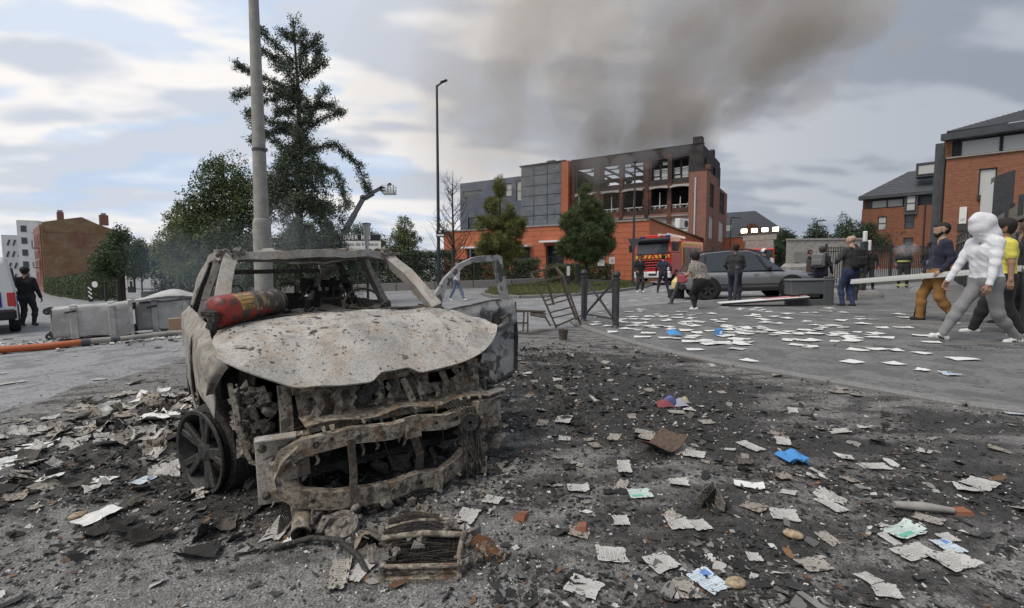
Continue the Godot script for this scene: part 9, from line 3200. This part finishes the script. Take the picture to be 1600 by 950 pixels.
	for q in [[V(-0.2, 0.05, -0.13), V(0.16, 0.07, -0.11), 0.014], [V(-0.22, 0.04, -0.22), V(0.1, 0.07, -0.24), 0.012], [V(0.14, 0.03, 0.02), V(0.16, 0.10, -0.08), 0.012]]:
		var m := MB.new()
		m.tube([q[0], (q[0] + q[1]) / 2 + V(0, 0.015, 0), q[1]], q[2], 8)
		part(r, "pipe", m, M.frame)
	var rlmp := MB.new()
	lumps(rlmp, V(-0.2, 0.01, -0.3), V(0.2, 0.07, 0.05), 46, 0.012, 0.05)
	part(r, "melted_lumps", rlmp, M.ashlump)
	var r2 := thing("coil_pack", "rusty clump of springs and melted metal right of the radiator", "car part", on(-0.12, -1.93, 0.01), 0.4)
	for k in 14:
		var m := MB.new()
		m.tube([V(-0.05 + 0.004 * k, 0.02 + 0.004 * (k % 4), -0.07 + k * 0.011), V(0.0, 0.055, -0.07 + k * 0.011), V(0.06, 0.02, -0.075 + k * 0.0115)], 0.0032, 5)
		part(r2, "coil", m, flat_mat(0.16, 0.075, 0.03, 0.8))
	var l2 := MB.new()
	lumps(l2, V(-0.09, 0.0, -0.1), V(0.07, 0.05, 0.1), 30, 0.015, 0.05)
	part(r2, "melted_metal", l2, M.ashlump)
	var f := thing("fan_motor", "round ash grey fan hub lying left of the radiator", "car part", on(-0.80, -2.15, 0.012), 0.2)
	var fb := MB.new()
	fb.lathe([Vector2(0, 0.05), Vector2(0.02, 0.05), Vector2(0.025, 0.035), Vector2(0.05, 0.03), Vector2(0.055, 0.04), Vector2(0.075, 0.036), Vector2(0.08, 0.0)], 20, Transform3D(Basis(Vector3.RIGHT, 0.45), V(0, 0.015, 0)))
	part(f, "hub", fb, M.ashlump)
	for k in 4:
		boxpart(f, "lug", V(0.09 * cos(k * 1.57 + 0.5), 0.012, 0.09 * sin(k * 1.57 + 0.5)), V(0.05, 0.008, 0.03), M.ashlump, Basis(Vector3.UP, -k * 1.57 - 0.5))
	var hz := thing("burnt_hose", "burnt curved hose lying left of the radiator", "car part", Vector3.ZERO)
	var hm := MB.new()
	hm.tube([on(-1.05, -2.0, 0.03), on(-0.9, -2.04, 0.05), on(-0.76, -2.0, 0.06), on(-0.64, -1.9, 0.04), on(-0.58, -1.82, 0.02)], 0.012, 8)
	part(hz, "hose", hm, M.char)
	for q in [[-0.62, -2.03, 0.5, "bent dark bracket behind the radiator"], [-0.45, -2.28, 0.9, "crushed casing under the car's lower beam"], [-0.95, -2.24, 2.0, "torn twisted bracket hanging by the intake pipe"]]:
		var k := thing("scrap_metal", q[3], "car part", on(q[0], q[1], 0.01), q[2], "scrap dropped from the car")
		sheet(k, "plate", func(a, b): return crumple(V((a - 0.5) * 0.18, 0.03 + 0.05 * sin(a * 5.0) * b, (b - 0.5) * 0.12), 0.05, q[2] * 7.0), 10, 8, 0.004, M.frame)
		var m := MB.new()
		lumps(m, V(-0.1, 0.0, -0.07), V(0.1, 0.05, 0.07), 16, 0.015, 0.05)
		part(k, "fragments", m, M.ashlump)

# ---------------------------------------------------------------- smoke
func puff(called: String, at: Vector3, size: Vector3, density: float, col: Color, parent: Node, along := Vector3.ZERO) -> void:
	var f := FogVolume.new()
	f.shape = RenderingServer.FOG_VOLUME_SHAPE_ELLIPSOID
	f.size = size
	f.position = at
	f.rotation = V(rng.randf() * TAU, rng.randf() * TAU, rng.randf() * TAU)
	if along != Vector3.ZERO:
		f.basis = Basis.looking_at((along + Vector3(rng.randfn(), rng.randfn(), rng.randfn()) * 0.25).normalized())
	var key := "fog%d_%.4f" % [int(col.r * 100), density]
	if not M.has(key):
		var m := FogMaterial.new()
		m.albedo = col
		m.density = density
		M[key] = m
	f.material = M[key]
	f.name = called
	parent.add_child(f, true)

func smoke() -> void:
	var o := thing("smoke_plume", "wide brownish grey smoke plume rising from the burnt building", "smoke")
	o.set_meta("kind", "stuff")
	# paths in the plane of the building, growing as they rise: four points, then [radius at the end, density, radius at the start, count]
	var paths := [
		[[19.5, 15.0, -53], [24.5, 21, -56], [33.0, 28, -59], [47.0, 36, -63], [8.0, 0.045, 2.6, 40]],
		[[15.0, 14.5, -53], [18.0, 24, -57], [26.0, 34, -61], [40.0, 44, -66], [10.0, 0.026, 3.2, 34]],
		[[9.0, 14.0, -54], [10.0, 24, -58], [14.0, 35, -62], [24.0, 46, -66], [12.0, 0.02, 5.0, 30]],
		[[3.0, 14.0, -58], [2.0, 24, -61], [4.0, 36, -64], [12.0, 48, -67], [14.0, 0.015, 6.0, 24]],
		[[-5.0, 13.0, -64], [-6.0, 22, -66], [-5.0, 34, -68], [0.0, 48, -70], [15.0, 0.011, 8.0, 18]]]
	for p: Array in paths:
		var q: Array = p[4]
		for k in int(q[3]):
			var t := pow((k + rng.randf()) / q[3], 1.15) * 3.0
			var i := mini(int(t), 2)
			var a := V(p[i][0], p[i][1], p[i][2])
			var b := V(p[i + 1][0], p[i + 1][1], p[i + 1][2])
			var c := a.lerp(b, t - i)
			var r: float = lerpf(q[2], q[0], t / 3.0)
			var big := rng.randf() < 0.4
			c += Vector3(rng.randfn(), rng.randfn() * 0.8, rng.randfn()) * r * (0.25 if big else 0.5)
			var s: float = r * (rng.randf_range(1.3, 2.0) if big else rng.randf_range(0.45, 0.9))
			c.y = maxf(c.y, 13.2 + s * 0.3)
			puff("smoke", c, V(s, s * rng.randf_range(0.7, 1.0), s * rng.randf_range(1.2, 2.0)), q[1] * (0.5 if big else 1.1), Color(1.0, 0.945, 0.88), o, (b - a).normalized())
	# thick smoke leaving the open roof
	var ro := Transform3D(Basis(Vector3.UP, deg_to_rad(-32.5)), V(19, 0.3, -48))
	for k in 26:
		var s := rng.randf_range(2.4, 6.0)
		var c := ro * V(rng.randf_range(-15.0, -0.5), 13.6 + s * 0.35 + rng.randf() * 4.0, rng.randf_range(-9.0, -2.0))
		puff("smoke", c, V(s, s * 0.9, s * 1.5), 0.05, Color(1.0, 0.945, 0.88), o, V(0.35, 0.9, -0.2))
	# wisps at the windows
	for w in [[11.5, 12.0, -50, 2.6], [13.5, 12.6, -49, 2.2], [9.0, 12.4, -52, 3.0], [16.5, 13.5, -48.5, 2.2]]:
		puff("smoke", V(w[0], w[1], w[2]), V(w[3] * 1.4, w[3], w[3]), 0.11, Color(0.85, 0.86, 0.88), o)
	var b := thing("blue_smoke", "thin bluish smoke drifting behind the bins and the car", "smoke")
	b.set_meta("kind", "stuff")
	for k in 9:
		puff("smoke", V(-9.6 + rng.randfn() * 1.0, 0.9 + rng.randf() * 1.0, -13.5 - rng.randf() * 3.0), V(2.2, 1.5, 1.6) * rng.randf_range(1.0, 1.9), 0.012, Color(0.85, 0.91, 0.98), b)
	for k in 8:
		puff("smoke", V(-5.2 + rng.randfn() * 0.9, 1.7 + rng.randf() * 1.2, -10.5 - rng.randf() * 2.0), V(2.0, 1.5, 1.4) * rng.randf_range(0.6, 1.1), 0.022, Color(0.9, 0.93, 0.97), b)
	var e := thing("breath_smoke", "small white puff of smoke before the railing by the firefighter", "smoke")
	e.set_meta("kind", "stuff")
	for k in 6:
		puff("smoke", on(15.15 + k * 0.14, -18.7, 1.45 + rng.randf() * 0.2), V(0.5, 0.35, 0.4) * rng.randf_range(0.7, 1.2), 0.55, Color(0.98, 0.98, 1.0), e)
